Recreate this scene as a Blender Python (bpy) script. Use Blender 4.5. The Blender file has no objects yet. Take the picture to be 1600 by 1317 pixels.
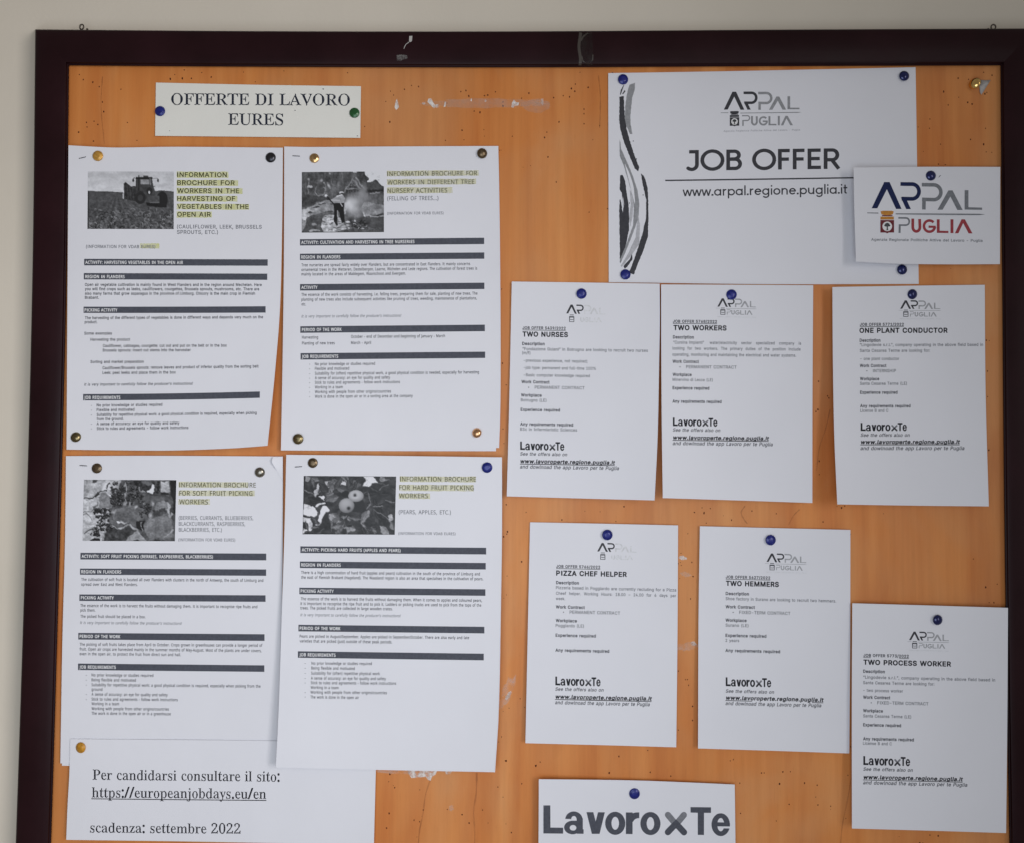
import bpy, math, random
import numpy as np
from mathutils import Vector, Matrix

SC = bpy.context.scene
COL = SC.collection
random.seed(7)

# ------------------------------------------------------------------ camera
LENS = 28.0
F = 1600 * LENS / 36.0          # focal length in photo pixels
DIST = 0.78
TH = math.radians(1.66)         # the phone looks slightly up
FWD = Vector((0, math.cos(TH), math.sin(TH)))
UPV = Vector((0, -math.sin(TH), math.cos(TH)))
CAMPOS = -DIST * FWD
cd = bpy.data.cameras.new('camera')
cd.lens = LENS
cd.sensor_width = 36
cd.sensor_fit = 'HORIZONTAL'
cd.clip_start = 0.01
cd.clip_end = 50
cam = bpy.data.objects.new('camera', cd)
cam.location = CAMPOS
cam.rotation_euler = (math.radians(90) + TH, 0, 0)
COL.objects.link(cam)
SC.camera = cam

# ------------------------------------------------------------------ light
w = bpy.data.worlds.new('World')
SC.world = w
w.use_nodes = True
bg = w.node_tree.nodes['Background']
bg.inputs[0].default_value = (1.0, 0.94, 0.88, 1)
bg.inputs[1].default_value = 0.20


def area(name, loc, target, sx, sy, power, color):
    l = bpy.data.lights.new(name, 'AREA')
    l.shape = 'RECTANGLE'
    l.size, l.size_y = sx, sy
    l.energy = power
    l.color = color
    o = bpy.data.objects.new(name, l)
    o.location = loc
    d = Vector(target) - Vector(loc)
    o.rotation_euler = d.to_track_quat('-Z', 'Y').to_euler()
    COL.objects.link(o)
    return o


# a window beside and behind the photographer, and an added close fill lamp brightening the lower middle
wl = area('window_light', (1.0, -1.5, 0.1), (-1.05, 0, -0.15), 0.6, 0.9, 3.3, (1.0, 0.97, 0.97))
wl.data.spread = math.radians(70)
area('fill_light', (-0.10, -0.95, -0.24), (-0.10, 0, -0.14), 0.7, 0.6, 3.8, (0.84, 0.94, 1.06))

SC.view_settings.view_transform = 'Standard'
SC.view_settings.look = 'None'
SC.view_settings.exposure = 0.09
SC.view_settings.gamma = 1


# ------------------------------------------------------------------ helpers
def at(px, py, h=0.0):
    """Point on the plane standing h metres proud of the board that the photo shows at px, py."""
    d = Vector(((px - 800) / F, 0, 0)) + UPV * (-(py - 658.5) / F) + FWD
    t = (-h - CAMPOS.y) / d.y
    return CAMPOS + d * t


def at_np(P, hs):
    """the same for arrays"""
    P = np.asarray(P, float)
    hs = np.asarray(hs, float)
    a = (P[:, 0] - 800) / F
    b = -(P[:, 1] - 658.5) / F
    dx = a
    dy = b * UPV.y + FWD.y
    dz = b * UPV.z + FWD.z
    t = (-hs - CAMPOS.y) / dy
    return np.stack([CAMPOS.x + dx * t, CAMPOS.y + dy * t, CAMPOS.z + dz * t], 1)


def mesh_obj(name, verts, faces, mat, parent=None, smooth=False, loc=None):
    me = bpy.data.meshes.new(name)
    if parent is not None:
        loc = world_loc(parent)
    if loc is None:
        loc = Vector((0, 0, 0))
    off = np.array(loc)
    V = np.asarray([tuple(v) for v in verts] if not isinstance(verts, np.ndarray) else verts, float) - off
    me.from_pydata(V.tolist(), [], faces)
    me.materials.append(mat)
    if smooth:
        me.polygons.foreach_set('use_smooth', [True] * len(me.polygons))
    me.update()
    o = bpy.data.objects.new(name, me)
    COL.objects.link(o)
    if parent is not None:
        o.parent = parent
    else:
        o.location = loc
    return o


def world_loc(o):
    l = Vector(o.location)
    p = o.parent
    while p is not None:
        l += Vector(p.location)
        p = p.parent
    return l


def thing(name, label, cat, loc, group=None):
    o = bpy.data.objects.new(name, None)
    o.empty_display_size = 0.01
    o.location = loc
    COL.objects.link(o)
    tag(o, label, cat, group)
    return o


def tag(o, label=None, cat=None, group=None, kind=None):
    if label:
        o['label'] = label
    if cat:
        o['category'] = cat
    if group:
        o['group'] = group
    if kind:
        o['kind'] = kind


def lin(v):
    v = v / 255.0
    return np.where(v <= 0.04045, v / 12.92, ((v + 0.055) / 1.055) ** 2.4)


# ------------------------------------------------------------------ materials
def nodes(name):
    m = bpy.data.materials.new(name)
    m.use_nodes = True
    nt = m.node_tree
    return m, nt, nt.nodes['Principled BSDF']


def setp(b, **k):
    names = {'color': 'Base Color', 'rough': 'Roughness', 'metal': 'Metallic', 'spec': 'Specular IOR Level',
             'coat': 'Coat Weight', 'coatr': 'Coat Roughness', 'alpha': 'Alpha', 'sheen': 'Sheen Weight'}
    for a, v in k.items():
        b.inputs[names[a]].default_value = (*v, 1) if a == 'color' else v


def noise(nt, scale, detail=3, rough=0.5, mapping=None, dist=0.0):
    n = nt.nodes.new('ShaderNodeTexNoise')
    n.inputs['Scale'].default_value = scale
    n.inputs['Detail'].default_value = detail
    n.inputs['Roughness'].default_value = rough
    n.inputs['Distortion'].default_value = dist
    tc = nt.nodes.new('ShaderNodeNewGeometry')
    mp = nt.nodes.new('ShaderNodeMapping')
    nt.links.new(tc.outputs['Position'], mp.inputs[0])
    if mapping:
        mp.inputs['Scale'].default_value = mapping
    nt.links.new(mp.outputs[0], n.inputs['Vector'])
    return n


def ramp(nt, src, stops):
    r = nt.nodes.new('ShaderNodeValToRGB')
    e = r.color_ramp.elements
    while len(e) < len(stops):
        e.new(0.5)
    for i, (p, c) in enumerate(stops):
        e[i].position = p
        e[i].color = (*c, 1) if len(c) == 3 else c
    nt.links.new(src, r.inputs[0])
    return r


def mix(nt, a, b, fac, mode='MIX'):
    m = nt.nodes.new('ShaderNodeMix')
    m.data_type = 'RGBA'
    m.blend_type = mode
    for s, v in ((6, a), (7, b)):
        if isinstance(v, tuple):
            m.inputs[s].default_value = (*v, 1)
        else:
            nt.links.new(v, m.inputs[s])
    if isinstance(fac, float):
        m.inputs[0].default_value = fac
    else:
        nt.links.new(fac, m.inputs[0])
    return m.outputs[2]


def bump(nt, b, src, strength, dist=0.001):
    n = nt.nodes.new('ShaderNodeBump')
    n.inputs['Strength'].default_value = strength
    n.inputs['Distance'].default_value = dist
    nt.links.new(src, n.inputs['Height'])
    nt.links.new(n.outputs[0], b.inputs['Normal'])


def paper_mat(name, col):
    m, nt, b = nodes(name)
    n1 = noise(nt, 9, 4, 0.5)
    c = ramp(nt, n1.outputs[0], [(0.3, tuple(x * 0.965 for x in col)), (0.7, col)])
    nt.links.new(c.outputs[0], b.inputs['Base Color'])
    n2 = noise(nt, 26, 3, 0.5)
    n3 = noise(nt, 2600, 2, 0.6)
    ad = nt.nodes.new('ShaderNodeMath')
    ad.operation = 'MULTIPLY_ADD'
    nt.links.new(n3.outputs[0], ad.inputs[0])
    ad.inputs[1].default_value = 0.02
    nt.links.new(n2.outputs[0], ad.inputs[2])
    bump(nt, b, ad.outputs[0], 0.35, 0.0022)
    setp(b, rough=0.62, spec=0.35)
    return m


M = {}
M['paper'] = paper_mat('office_paper', (0.765, 0.765, 0.81))
M['card'] = paper_mat('cream_card', (0.80, 0.79, 0.735))


def flat(name, col, rough=0.6, spec=0.16, **k):
    m, nt, b = nodes(name)
    n = noise(nt, 420, 3, 0.6)
    c = ramp(nt, n.outputs[0], [(0.35, tuple(x * 0.88 for x in col)), (0.68, tuple(min(1, x * 1.12) for x in col))])
    nt.links.new(c.outputs[0], b.inputs['Base Color'])
    setp(b, rough=rough, spec=spec, **k)
    return m


M['ink'] = flat('black_toner', (0.022, 0.022, 0.028))
M['ink_soft'] = flat('body_toner', (0.032, 0.034, 0.044))
M['ink_mid'] = flat('worn_toner', (0.095, 0.098, 0.112))
M['ink_grey'] = flat('grey_toner', (0.205, 0.21, 0.232))
M['ink_pale'] = flat('pale_toner', (0.38, 0.385, 0.405))
M['ink_ghost'] = flat('ghost_toner', (0.68, 0.685, 0.705))
M['poster_ink'] = flat('poster_toner', (0.052, 0.052, 0.060))
M['poster_grey'] = flat('poster_grey_toner', (0.29, 0.295, 0.31))
M['poster_light'] = flat('poster_light_grey_toner', (0.47, 0.47, 0.50))
M['bar'] = flat('bar_toner', (0.080, 0.085, 0.106))
M['olive'] = flat('text_under_highlighter', (0.075, 0.075, 0.028))
M['olive2'] = flat('thin_text_under_highlighter', (0.135, 0.132, 0.075))
M['hi'] = flat('yellow_highlighter', (0.66, 0.66, 0.34))
M['hi2'] = flat('faded_highlighter', (0.71, 0.70, 0.52))
M['navy'] = flat('navy_print', (0.012, 0.020, 0.078))
M['steelgrey'] = flat('grey_print', (0.20, 0.21, 0.23))
M['red'] = flat('red_print', (0.34, 0.055, 0.066))
M['darkred'] = flat('dark_red_print', (0.16, 0.028, 0.035))
M['orange'] = flat('orange_print', (0.55, 0.24, 0.05))
M['white'] = flat('white_print', (0.78, 0.78, 0.79))
M['treeink'] = flat('tree_print', (0.07, 0.075, 0.08))

# photo print: colours carried by the printed picture
m, nt, b = nodes('printed_picture')
va = nt.nodes.new('ShaderNodeVertexColor')
va.layer_name = 'print'
nt.links.new(va.outputs[0], b.inputs['Base Color'])
setp(b, rough=0.45, spec=0.35)
M['photo'] = m

# wood veneer
m, nt, b = nodes('orange_wood_veneer')
g1 = noise(nt, 1.0, 4, 0.5, (34, 1, 3.0), 0.45)
g2 = noise(nt, 1.0, 6, 0.62, (170, 1, 5.0), 0.1)
g3 = noise(nt, 1.0, 3, 0.5, (5.0, 1, 2.0), 0.7)
g4 = noise(nt, 1.0, 2, 0.5, (700, 1, 90.0), 0.0)
base = ramp(nt, g1.outputs[0], [(0.28, (0.54, 0.165, 0.036)), (0.5, (0.64, 0.232, 0.058)), (0.74, (0.72, 0.295, 0.086))])
f2 = ramp(nt, g2.outputs[0], [(0.36, (0.84, 0.80, 0.76)), (0.6, (1, 1, 1))])
f3 = ramp(nt, g3.outputs[0], [(0.34, (0.90, 0.83, 0.76)), (0.62, (1.06, 1.06, 1.06))])
f4 = ramp(nt, g4.outputs[0], [(0.30, (0.90, 0.86, 0.82)), (0.42, (1, 1, 1))])
g5 = noise(nt, 1.0, 4, 0.55, (7.0, 1, 5.0), 0.6)
pale = ramp(nt, g5.outputs[0], [(0.42, (0, 0, 0)), (0.68, (0.6, 0.6, 0.6))])
c0 = mix(nt, base.outputs[0], (0.62, 0.31, 0.135), pale.outputs[0])
red = noise(nt, 1.0, 4, 0.5, (11.0, 1, 3.0), 0.5)
redr = ramp(nt, red.outputs[0], [(0.56, (0, 0, 0)), (0.72, (0.5, 0.5, 0.5))])
c0 = mix(nt, c0, (0.44, 0.125, 0.030), redr.outputs[0])
c = mix(nt, c0, f2.outputs[0], 0.38, 'MULTIPLY')
c = mix(nt, c, f3.outputs[0], 0.9, 'MULTIPLY')
c = mix(nt, c, f4.outputs[0], 0.35, 'MULTIPLY')
nt.links.new(c, b.inputs['Base Color'])
rr = ramp(nt, g3.outputs[0], [(0.3, (0.42,) * 3), (0.7, (0.58,) * 3)])
nt.links.new(rr.outputs[0], b.inputs['Roughness'])
bump(nt, b, g2.outputs[0], 0.12, 0.0006)
setp(b, spec=0.35)
M['wood'] = m

# dark frame
m, nt, b = nodes('dark_maroon_lacquer')
n1 = noise(nt, 1.0, 5, 0.6, (12, 12, 12))
n2 = noise(nt, 900, 2, 0.5)
c1 = ramp(nt, n1.outputs[0], [(0.3, (0.013, 0.0036, 0.0047)), (0.7, (0.021, 0.0056, 0.0078))])
nt.links.new(c1.outputs[0], b.inputs['Base Color'])
r1 = ramp(nt, n1.outputs[0], [(0.3, (0.36,) * 3), (0.75, (0.5,) * 3)])
nt.links.new(r1.outputs[0], b.inputs['Roughness'])
bump(nt, b, n2.outputs[0], 0.08, 0.0004)
setp(b, spec=0.13)
M['frame'] = m

# wall paint
m, nt, b = nodes('beige_wall_paint')
n1 = noise(nt, 4, 4, 0.6)
n2 = noise(nt, 260, 4, 0.6)
n3 = noise(nt, 28, 3, 0.5)
c1 = ramp(nt, n1.outputs[0], [(0.3, (0.66, 0.60, 0.505)), (0.7, (0.72, 0.655, 0.555))])
nt.links.new(c1.outputs[0], b.inputs['Base Color'])
ad = nt.nodes.new('ShaderNodeMath')
ad.operation = 'MULTIPLY_ADD'
nt.links.new(n2.outputs[0], ad.inputs[0])
ad.inputs[1].default_value = 0.35
nt.links.new(n3.outputs[0], ad.inputs[2])
bump(nt, b, ad.outputs[0], 0.3, 0.0015)
setp(b, rough=0.75, spec=0.25)
M['wall'] = m

M['hole'] = flat('pin_hole_brown', (0.085, 0.022, 0.010), 0.8, 0.1)
M['steel'] = flat('staple_steel', (0.22, 0.22, 0.24), 0.35, 0.5, metal=0.9)
M['eye'] = flat('dull_iron', (0.13, 0.11, 0.09), 0.45, 0.5, metal=0.8)
M['scrap'] = flat('torn_paper', (0.46, 0.44, 0.42), 0.7)


def head_mat(name, col, rough, metal, coat=0.0):
    m, nt, b = nodes(name)
    n = noise(nt, 320, 3, 0.6)
    c = ramp(nt, n.outputs[0], [(0.35, tuple(x * 0.75 for x in col)), (0.7, tuple(min(1, x * 1.15) for x in col))])
    nt.links.new(c.outputs[0], b.inputs['Base Color'])
    r = ramp(nt, n.outputs[0], [(0.3, (rough * 0.8,) * 3), (0.7, (min(1, rough * 1.3),) * 3)])
    nt.links.new(r.outputs[0], b.inputs['Roughness'])
    setp(b, metal=metal, coat=coat, coatr=0.12)
    return m


M['blue'] = head_mat('blue_lacquer', (0.006, 0.014, 0.19), 0.36, 0.2, 0.2)
M['darkblue'] = head_mat('dark_blue_lacquer', (0.005, 0.012, 0.10), 0.22, 0.4, 0.4)
M['green'] = head_mat('green_lacquer', (0.008, 0.10, 0.022), 0.35, 0.2, 0.5)
M['gold'] = head_mat('yellow_lacquer', (0.62, 0.33, 0.06), 0.38, 0.35, 0.3)
M['ochre'] = head_mat('ochre_lacquer', (0.55, 0.25, 0.015), 0.45, 0.1, 0.2)
M['brass'] = head_mat('brass', (0.72, 0.47, 0.22), 0.25, 1.0)
M['brightbrass'] = head_mat('bright_brass', (0.85, 0.56, 0.2), 0.16, 1.0)
M['copper'] = head_mat('copper', (0.80, 0.46, 0.25), 0.25, 1.0)
M['bronze'] = head_mat('worn_bronze', (0.16, 0.115, 0.07), 0.33, 0.9)
M['oldbrass'] = head_mat('tarnished_brass', (0.24, 0.19, 0.10), 0.28, 1.0)
M['blacksteel'] = head_mat('blackened_steel', (0.06, 0.06, 0.07), 0.3, 0.9)
M['nickel'] = head_mat('dull_nickel', (0.28, 0.26, 0.22), 0.25, 1.0)


def see_through(name, col, alpha, lo=0.35, hi=0.7, sc=120, rough=0.5):
    m, nt, b = nodes(name)
    n = noise(nt, sc, 4, 0.65)
    r = ramp(nt, n.outputs[0], [(lo, (0, 0, 0)), (hi, (alpha,) * 3)])
    nt.links.new(r.outputs[0], b.inputs['Alpha'])
    setp(b, color=col, rough=rough, spec=0.4)
    return m


M['residue'] = see_through('tape_residue', (0.62, 0.56, 0.50), 0.30, 0.2, 0.8, 90)
M['scuff'] = see_through('white_scuff', (0.80, 0.76, 0.72), 0.95, 0.32, 0.6, 160)
M['softscuff'] = see_through('rubbed_patch', (0.74, 0.66, 0.58), 0.45, 0.35, 0.75, 110)
M['crack'] = see_through('veneer_seam', (0.25, 0.085, 0.03), 0.38, 0.2, 0.8, 60)
M['hi'] = see_through('yellow_highlighter', (0.74, 0.75, 0.27), 0.78, 0.05, 0.8, 200)
M['hi2'] = see_through('faded_highlighter', (0.75, 0.73, 0.42), 0.72, 0.05, 0.8, 200)
M['tape'] = see_through('clear_tape', (0.032, 0.026, 0.023), 0.55, 0.35, 0.7, 70, 0.45)

# ------------------------------------------------------------------ lettering
# letter outlines: advance width, then closed rings of x, y
FONTS={
'A':{
'!':(86,[(44,41,60,29,63,12,52,-4,35,-8,18,3,15,21,27,38),(53,210,59,203,57,64,51,58,27,58,21,64,19,204,25,210)]),
'%':(278,[(208,96,225,90,240,75,246,56,246,29,240,11,226,-3,209,-10,192,-10,175,-3,161,11,154,29,154,56,161,75,173,88,190,95),(219,209,221,200,82,-3,50,-5,48,4,187,206,192,210),(203,66,192,63,187,51,189,28,200,20,209,24,213,34,212,57),(75,213,95,207,110,191,116,174,117,150,111,130,100,117,83,108,64,107,46,113,31,127,24,147,23,168,28,187,41,203,56,211),(71,183,62,180,57,167,58,146,70,137,79,140,83,152,81,176)]),
'&':(187,[(89,211,111,204,124,193,136,163,128,135,97,104,129,66,137,95,168,93,167,65,155,35,180,3,177,-6,144,-6,131,8,99,-7,60,-7,31,5,12,29,7,47,11,74,22,91,45,111,25,149,28,181,41,199,54,207),(68,83,47,62,45,49,51,36,72,25,92,27,107,35),(89,176,72,176,62,167,62,151,74,133,98,156,98,168)]),
"'":(90,[(55,210,61,203,58,126,52,121,30,121,25,127,22,204,28,210)]),
'(':(117,[(95,222,101,215,74,139,67,74,76,25,101,-39,95,-45,70,-45,52,-17,37,24,30,67,30,107,41,162,62,213,69,222)]),
')':(117,[(39,222,53,203,70,155,79,108,79,65,70,17,45,-40,39,-45,15,-45,9,-37,35,29,42,94,31,157,9,216,15,222)]),
'+':(189,[(103,152,109,146,109,97,159,96,163,68,157,62,109,62,108,11,103,7,79,7,73,13,72,62,22,63,18,91,24,97,72,97,73,148,79,152)]),
',':(83,[(57,34,61,27,40,-50,34,-54,12,-54,9,-47,21,31,27,35)]),
'-':(189,[(141,99,141,75,136,69,45,69,40,74,39,98,45,104,135,104)]),
'.':(83,[(44,41,60,28,62,11,53,-3,34,-8,17,3,14,21,25,38)]),
'/':(107,[(96,219,100,210,34,-33,29,-37,3,-36,0,-29,65,215,71,219)]),
'0':(189,[(96,213,127,203,151,178,165,143,169,95,162,51,145,16,120,-3,86,-9,55,0,29,27,15,66,13,117,22,161,37,187,63,207),(91,178,72,172,62,160,50,115,51,77,58,51,68,35,87,26,105,29,119,43,128,67,131,98,129,131,121,157,111,171)]),
'1':(189,[(113,209,117,203,117,29,159,27,163,22,162,-3,156,-6,28,-6,25,0,28,27,79,29,79,167,34,137,28,143,29,173,76,209)]),
'2':(189,[(119,207,139,195,151,179,158,159,158,136,140,101,75,29,158,28,162,23,161,-3,155,-6,23,-6,19,0,20,22,106,115,122,145,114,169,88,178,65,168,53,139,25,138,20,145,25,172,43,197,61,207,85,213)]),
'3':(189,[(150,210,155,204,155,181,103,123,134,112,155,90,163,64,158,30,139,7,114,-6,81,-9,48,-1,18,26,11,48,15,58,47,58,60,35,92,26,118,37,125,63,119,78,110,86,92,92,63,93,57,99,57,123,102,174,25,175,22,180,22,206,28,210)]),
'4':(189,[(98,210,125,210,130,201,54,72,106,72,107,129,112,133,140,132,143,72,170,68,171,43,166,36,144,36,143,0,137,-6,107,-3,105,36,16,36,10,42,12,69)]),
'5':(189,[(147,210,153,203,149,175,66,174,62,133,83,139,105,139,128,130,144,117,162,80,162,55,156,33,136,7,115,-5,84,-9,57,-3,39,8,26,23,19,41,19,55,52,58,65,34,92,26,117,40,124,55,125,71,115,93,99,103,76,103,52,92,21,98,33,206,39,210)]),
'6':(189,[(129,210,134,206,134,199,87,132,121,127,149,107,161,76,159,42,147,18,127,0,101,-9,71,-7,47,5,28,28,19,55,22,86,41,127,95,207),(92,100,67,91,57,69,63,40,73,30,87,26,113,34,125,59,123,75,115,89)]),
'7':(189,[(159,209,162,204,162,176,72,-3,67,-6,36,-6,33,3,119,173,24,174,18,180,19,206,25,210)]),
'8':(189,[(97,213,129,203,155,175,159,159,157,136,137,107,159,84,167,53,161,28,144,8,120,-5,85,-9,56,-3,33,11,19,31,14,57,23,86,44,107,29,124,22,143,22,161,30,182,59,207),(91,88,64,79,53,59,60,36,72,29,91,26,120,35,129,56,119,78),(103,176,83,177,65,168,59,147,68,129,96,122,115,132,121,145,120,160)]),
'9':(189,[(111,210,135,198,153,176,162,148,159,116,141,79,86,-3,52,-6,47,4,94,72,61,76,35,94,21,124,21,160,35,187,56,204,79,212),(94,178,69,170,57,145,58,129,65,115,90,103,113,111,125,136,117,164)]),
':':(83,[(44,41,60,28,62,11,53,-3,34,-8,17,3,14,21,25,38),(43,151,59,139,62,121,51,105,33,102,17,114,14,131,25,147)]),
';':(83,[(57,34,61,27,40,-50,34,-54,12,-54,9,-47,21,31,27,35),(46,151,63,139,66,121,54,105,36,102,20,114,17,132,29,148)]),
'A':(200,[(113,209,191,-3,185,-6,155,-5,133,50,60,50,39,-4,4,-6,1,3,74,205,80,210),(96,159,72,86,120,86)]),
'B':(190,[(136,201,155,185,165,162,162,129,143,107,161,92,171,73,173,46,166,24,149,6,124,-4,21,-6,18,0,18,206,24,210,105,210),(133,68,123,79,109,85,56,86,56,30,104,29,123,34,135,47),(124,163,105,174,56,174,56,121,100,121,117,127,128,145)]),
'C':(212,[(114,213,144,206,167,191,186,169,195,137,189,133,161,134,146,161,124,174,103,176,79,169,62,153,50,127,48,91,56,60,67,44,80,34,111,27,129,32,145,42,161,70,189,70,195,63,187,36,164,9,134,-6,101,-9,60,2,32,27,15,61,10,109,19,153,46,191,80,209)]),
'D':(209,[(146,196,175,167,189,128,189,76,175,37,152,12,120,-3,21,-6,18,0,18,206,24,210,100,210),(121,168,95,174,56,173,57,29,116,34,133,44,147,64,153,92,151,127,139,153)]),
'E':(175,[(152,209,155,203,152,175,56,174,56,121,143,120,149,115,149,92,143,85,56,85,56,31,151,29,157,23,156,-3,150,-6,21,-6,18,0,18,206,24,210)]),
'F':(172,[(150,209,154,203,150,175,56,174,56,118,139,118,145,112,145,88,139,82,56,82,55,-3,50,-6,21,-6,18,0,18,206,24,210)]),
'G':(216,[(112,213,142,206,166,192,186,168,196,139,190,133,160,134,143,162,119,175,97,175,75,167,58,147,49,121,49,82,59,55,73,38,99,28,125,30,145,41,159,72,110,74,107,103,113,109,194,108,198,79,190,41,169,13,135,-6,102,-9,63,1,34,25,14,63,10,109,18,152,37,183,71,206)]),
'H':(214,[(186,209,189,203,188,-3,157,-6,152,-3,150,86,57,86,55,-3,50,-6,21,-5,18,0,19,207,49,210,55,206,56,122,149,122,152,206,157,210)]),
'I':(110,[(77,207,78,-4,33,-5,32,206)]),
'J':(166,[(135,210,141,203,141,49,136,29,118,5,101,-4,69,-9,45,-4,27,8,13,27,7,47,8,72,13,75,42,74,48,43,61,29,77,26,95,34,102,53,102,204,108,210)]),
'K':(194,[(182,209,185,203,182,197,106,115,184,5,185,-3,145,-5,79,87,56,64,55,-3,50,-6,21,-5,18,0,19,207,49,210,55,206,56,116,142,209)]),
'L':(165,[(50,210,56,203,56,30,147,28,151,23,147,-6,24,-6,18,-3,18,204,24,210)]),
'M':(259,[(230,208,232,-3,201,-6,196,-1,195,131,143,-2,137,-6,115,-6,108,0,55,132,55,-1,49,-6,21,-5,19,207,60,210,67,205,126,52,185,206,191,210)]),
'N':(217,[(188,209,191,203,190,-3,185,-6,149,-3,56,145,56,0,50,-6,21,-5,18,0,19,207,24,210,60,207,153,61,153,204,159,210)]),
'O':(221,[(113,213,152,202,182,175,199,139,203,91,192,44,169,13,134,-6,101,-9,60,2,33,26,15,61,10,109,20,155,45,190,80,209),(111,176,87,172,67,160,53,136,47,101,52,69,64,47,85,32,104,27,128,32,149,46,160,65,166,94,163,126,154,151,136,168)]),
'P':(185,[(136,200,157,182,168,158,169,127,161,102,144,83,120,71,56,68,55,-3,50,-6,21,-6,18,0,18,206,24,210,103,210),(123,164,104,174,56,174,56,104,100,103,123,113,131,135)]),
'Q':(221,[(71,206,101,213,143,206,169,190,191,160,202,124,202,80,191,43,170,15,192,-15,189,-24,157,-24,140,-3,101,-9,68,-2,46,13,22,43,10,94,16,144,36,181),(111,176,87,172,67,160,53,136,47,101,52,69,64,47,85,32,104,27,116,29,93,60,93,67,128,69,148,45,160,65,166,94,163,126,154,151,136,168)]),
'R':(187,[(139,200,162,177,170,140,162,106,135,80,176,-3,171,-6,139,-6,95,72,57,73,55,-3,50,-6,21,-6,18,0,18,206,24,210,103,210),(124,165,101,174,56,174,56,109,101,109,124,117,132,141)]),
'S':(186,[(104,212,135,202,154,186,164,166,166,148,132,146,119,168,87,177,59,167,53,155,53,144,68,130,129,111,149,99,166,76,169,46,160,23,139,2,109,-9,70,-9,41,1,24,16,12,39,10,58,44,60,57,36,89,26,123,36,131,48,131,61,117,75,56,95,32,110,18,128,15,158,25,183,44,200,74,211)]),
'T':(187,[(169,209,173,203,169,175,109,173,109,0,103,-6,75,-6,71,0,71,173,10,175,6,180,7,206,13,210)]),
'U':(215,[(185,209,189,203,189,63,179,29,156,5,124,-8,83,-8,52,4,30,25,19,54,19,206,49,210,55,206,58,57,74,35,107,27,137,38,150,60,152,206,157,210)]),
'V':(200,[(188,209,191,204,189,195,117,-3,112,-6,79,-6,1,206,7,210,33,210,40,205,96,45,152,206,157,210)]),
'W':(282,[(271,208,273,198,216,-5,182,-6,176,-2,137,141,98,-2,92,-6,57,-4,1,200,3,208,33,210,39,206,77,58,117,206,122,210,155,209,197,57,236,206,241,210)]),
'X':(197,[(181,209,183,199,118,105,188,3,187,-3,149,-5,95,73,40,-5,4,-5,2,4,72,104,7,199,7,207,45,209,95,135,146,209)]),
'Y':(196,[(184,209,187,200,114,82,113,-3,108,-6,79,-6,75,0,75,82,1,200,1,206,7,210,40,209,95,120,148,208)]),
'Z':(183,[(162,209,165,204,164,181,60,30,161,29,166,23,165,-3,160,-6,14,-5,11,21,116,174,15,174,10,180,11,206,16,210)]),
'a':(163,[(99,158,122,147,139,119,140,-3,135,-6,111,-6,104,4,76,-9,39,-6,24,3,10,21,6,47,10,65,34,86,99,98,104,101,103,109,98,120,84,126,59,122,40,103,15,110,11,120,20,136,44,154,70,160),(104,66,50,55,43,46,45,33,64,25,89,30,102,44)]),
'b':(177,[(20,210,46,210,51,206,52,145,77,159,111,158,135,145,155,117,162,85,159,45,144,16,121,-3,81,-9,52,7,45,-6,21,-6,16,-3,15,203),(91,126,75,123,63,116,51,83,53,60,60,41,70,30,84,25,99,26,112,35,120,49,125,73,117,109,106,121)]),
'c':(166,[(91,160,128,146,143,129,151,110,147,105,121,98,108,116,97,123,80,126,62,119,50,103,45,84,46,63,52,43,61,32,78,25,103,30,121,53,148,47,151,40,141,18,125,2,103,-7,78,-10,45,0,24,20,10,50,7,84,15,116,33,141,62,158)]),
'd':(177,[(151,209,155,203,154,-3,149,-6,124,-6,118,7,88,-9,51,-4,27,14,11,45,7,85,15,118,33,143,59,158,93,159,117,145,118,206,124,210),(84,126,68,123,57,116,48,97,45,77,53,41,64,30,77,25,94,27,106,35,118,69,117,91,110,111,100,121)]),
'e':(169,[(89,160,119,151,140,131,153,103,155,68,149,62,46,61,57,35,75,26,103,28,122,49,151,39,146,21,129,3,106,-7,80,-10,47,-1,25,18,11,45,7,84,15,116,35,143,61,158),(116,96,104,118,79,126,59,118,46,96)]),
'f':(109,[(95,216,103,209,97,185,91,181,69,182,63,169,64,158,97,155,98,131,92,125,63,124,63,-1,57,-6,31,-6,26,0,26,124,-2,127,-3,153,3,158,25,159,29,191,45,210,69,218)]),
'g':(178,[(152,158,155,152,155,-8,148,-36,128,-56,101,-65,67,-66,39,-56,17,-35,14,-28,17,-22,41,-10,64,-30,97,-31,115,-17,118,10,97,-2,68,-4,43,5,25,20,14,39,7,67,9,99,19,125,36,146,61,158,93,159,118,145,123,158),(84,126,70,124,57,116,48,100,45,78,48,56,56,41,81,30,107,40,116,57,119,75,116,99,108,113,98,122)]),
'h':(172,[(46,210,52,204,52,146,75,158,103,159,127,149,142,131,149,103,149,0,145,-6,118,-6,113,-3,111,103,103,119,88,125,67,121,53,103,51,-3,45,-6,21,-6,16,-3,15,204,21,210)]),
'i':(74,[(46,158,52,152,52,0,46,-6,21,-6,15,0,15,152,21,158),(35,216,52,207,57,189,47,175,30,171,15,180,10,197,20,212)]),
'j':(74,[(46,158,52,152,51,-25,44,-43,32,-55,15,-62,-4,-63,-10,-57,-10,-32,11,-25,15,-13,15,152,21,158),(39,215,54,205,57,189,45,174,29,171,14,181,10,197,21,212)]),
'k':(160,[(46,210,52,204,52,98,111,158,144,158,150,155,149,148,89,86,154,4,151,-6,114,-5,61,61,52,53,51,-3,21,-6,16,-3,15,204,21,210)]),
'l':(83,[(21,210,46,210,52,204,52,33,55,28,74,24,78,1,72,-6,52,-7,35,-3,21,8,16,23,15,203)]),
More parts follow.
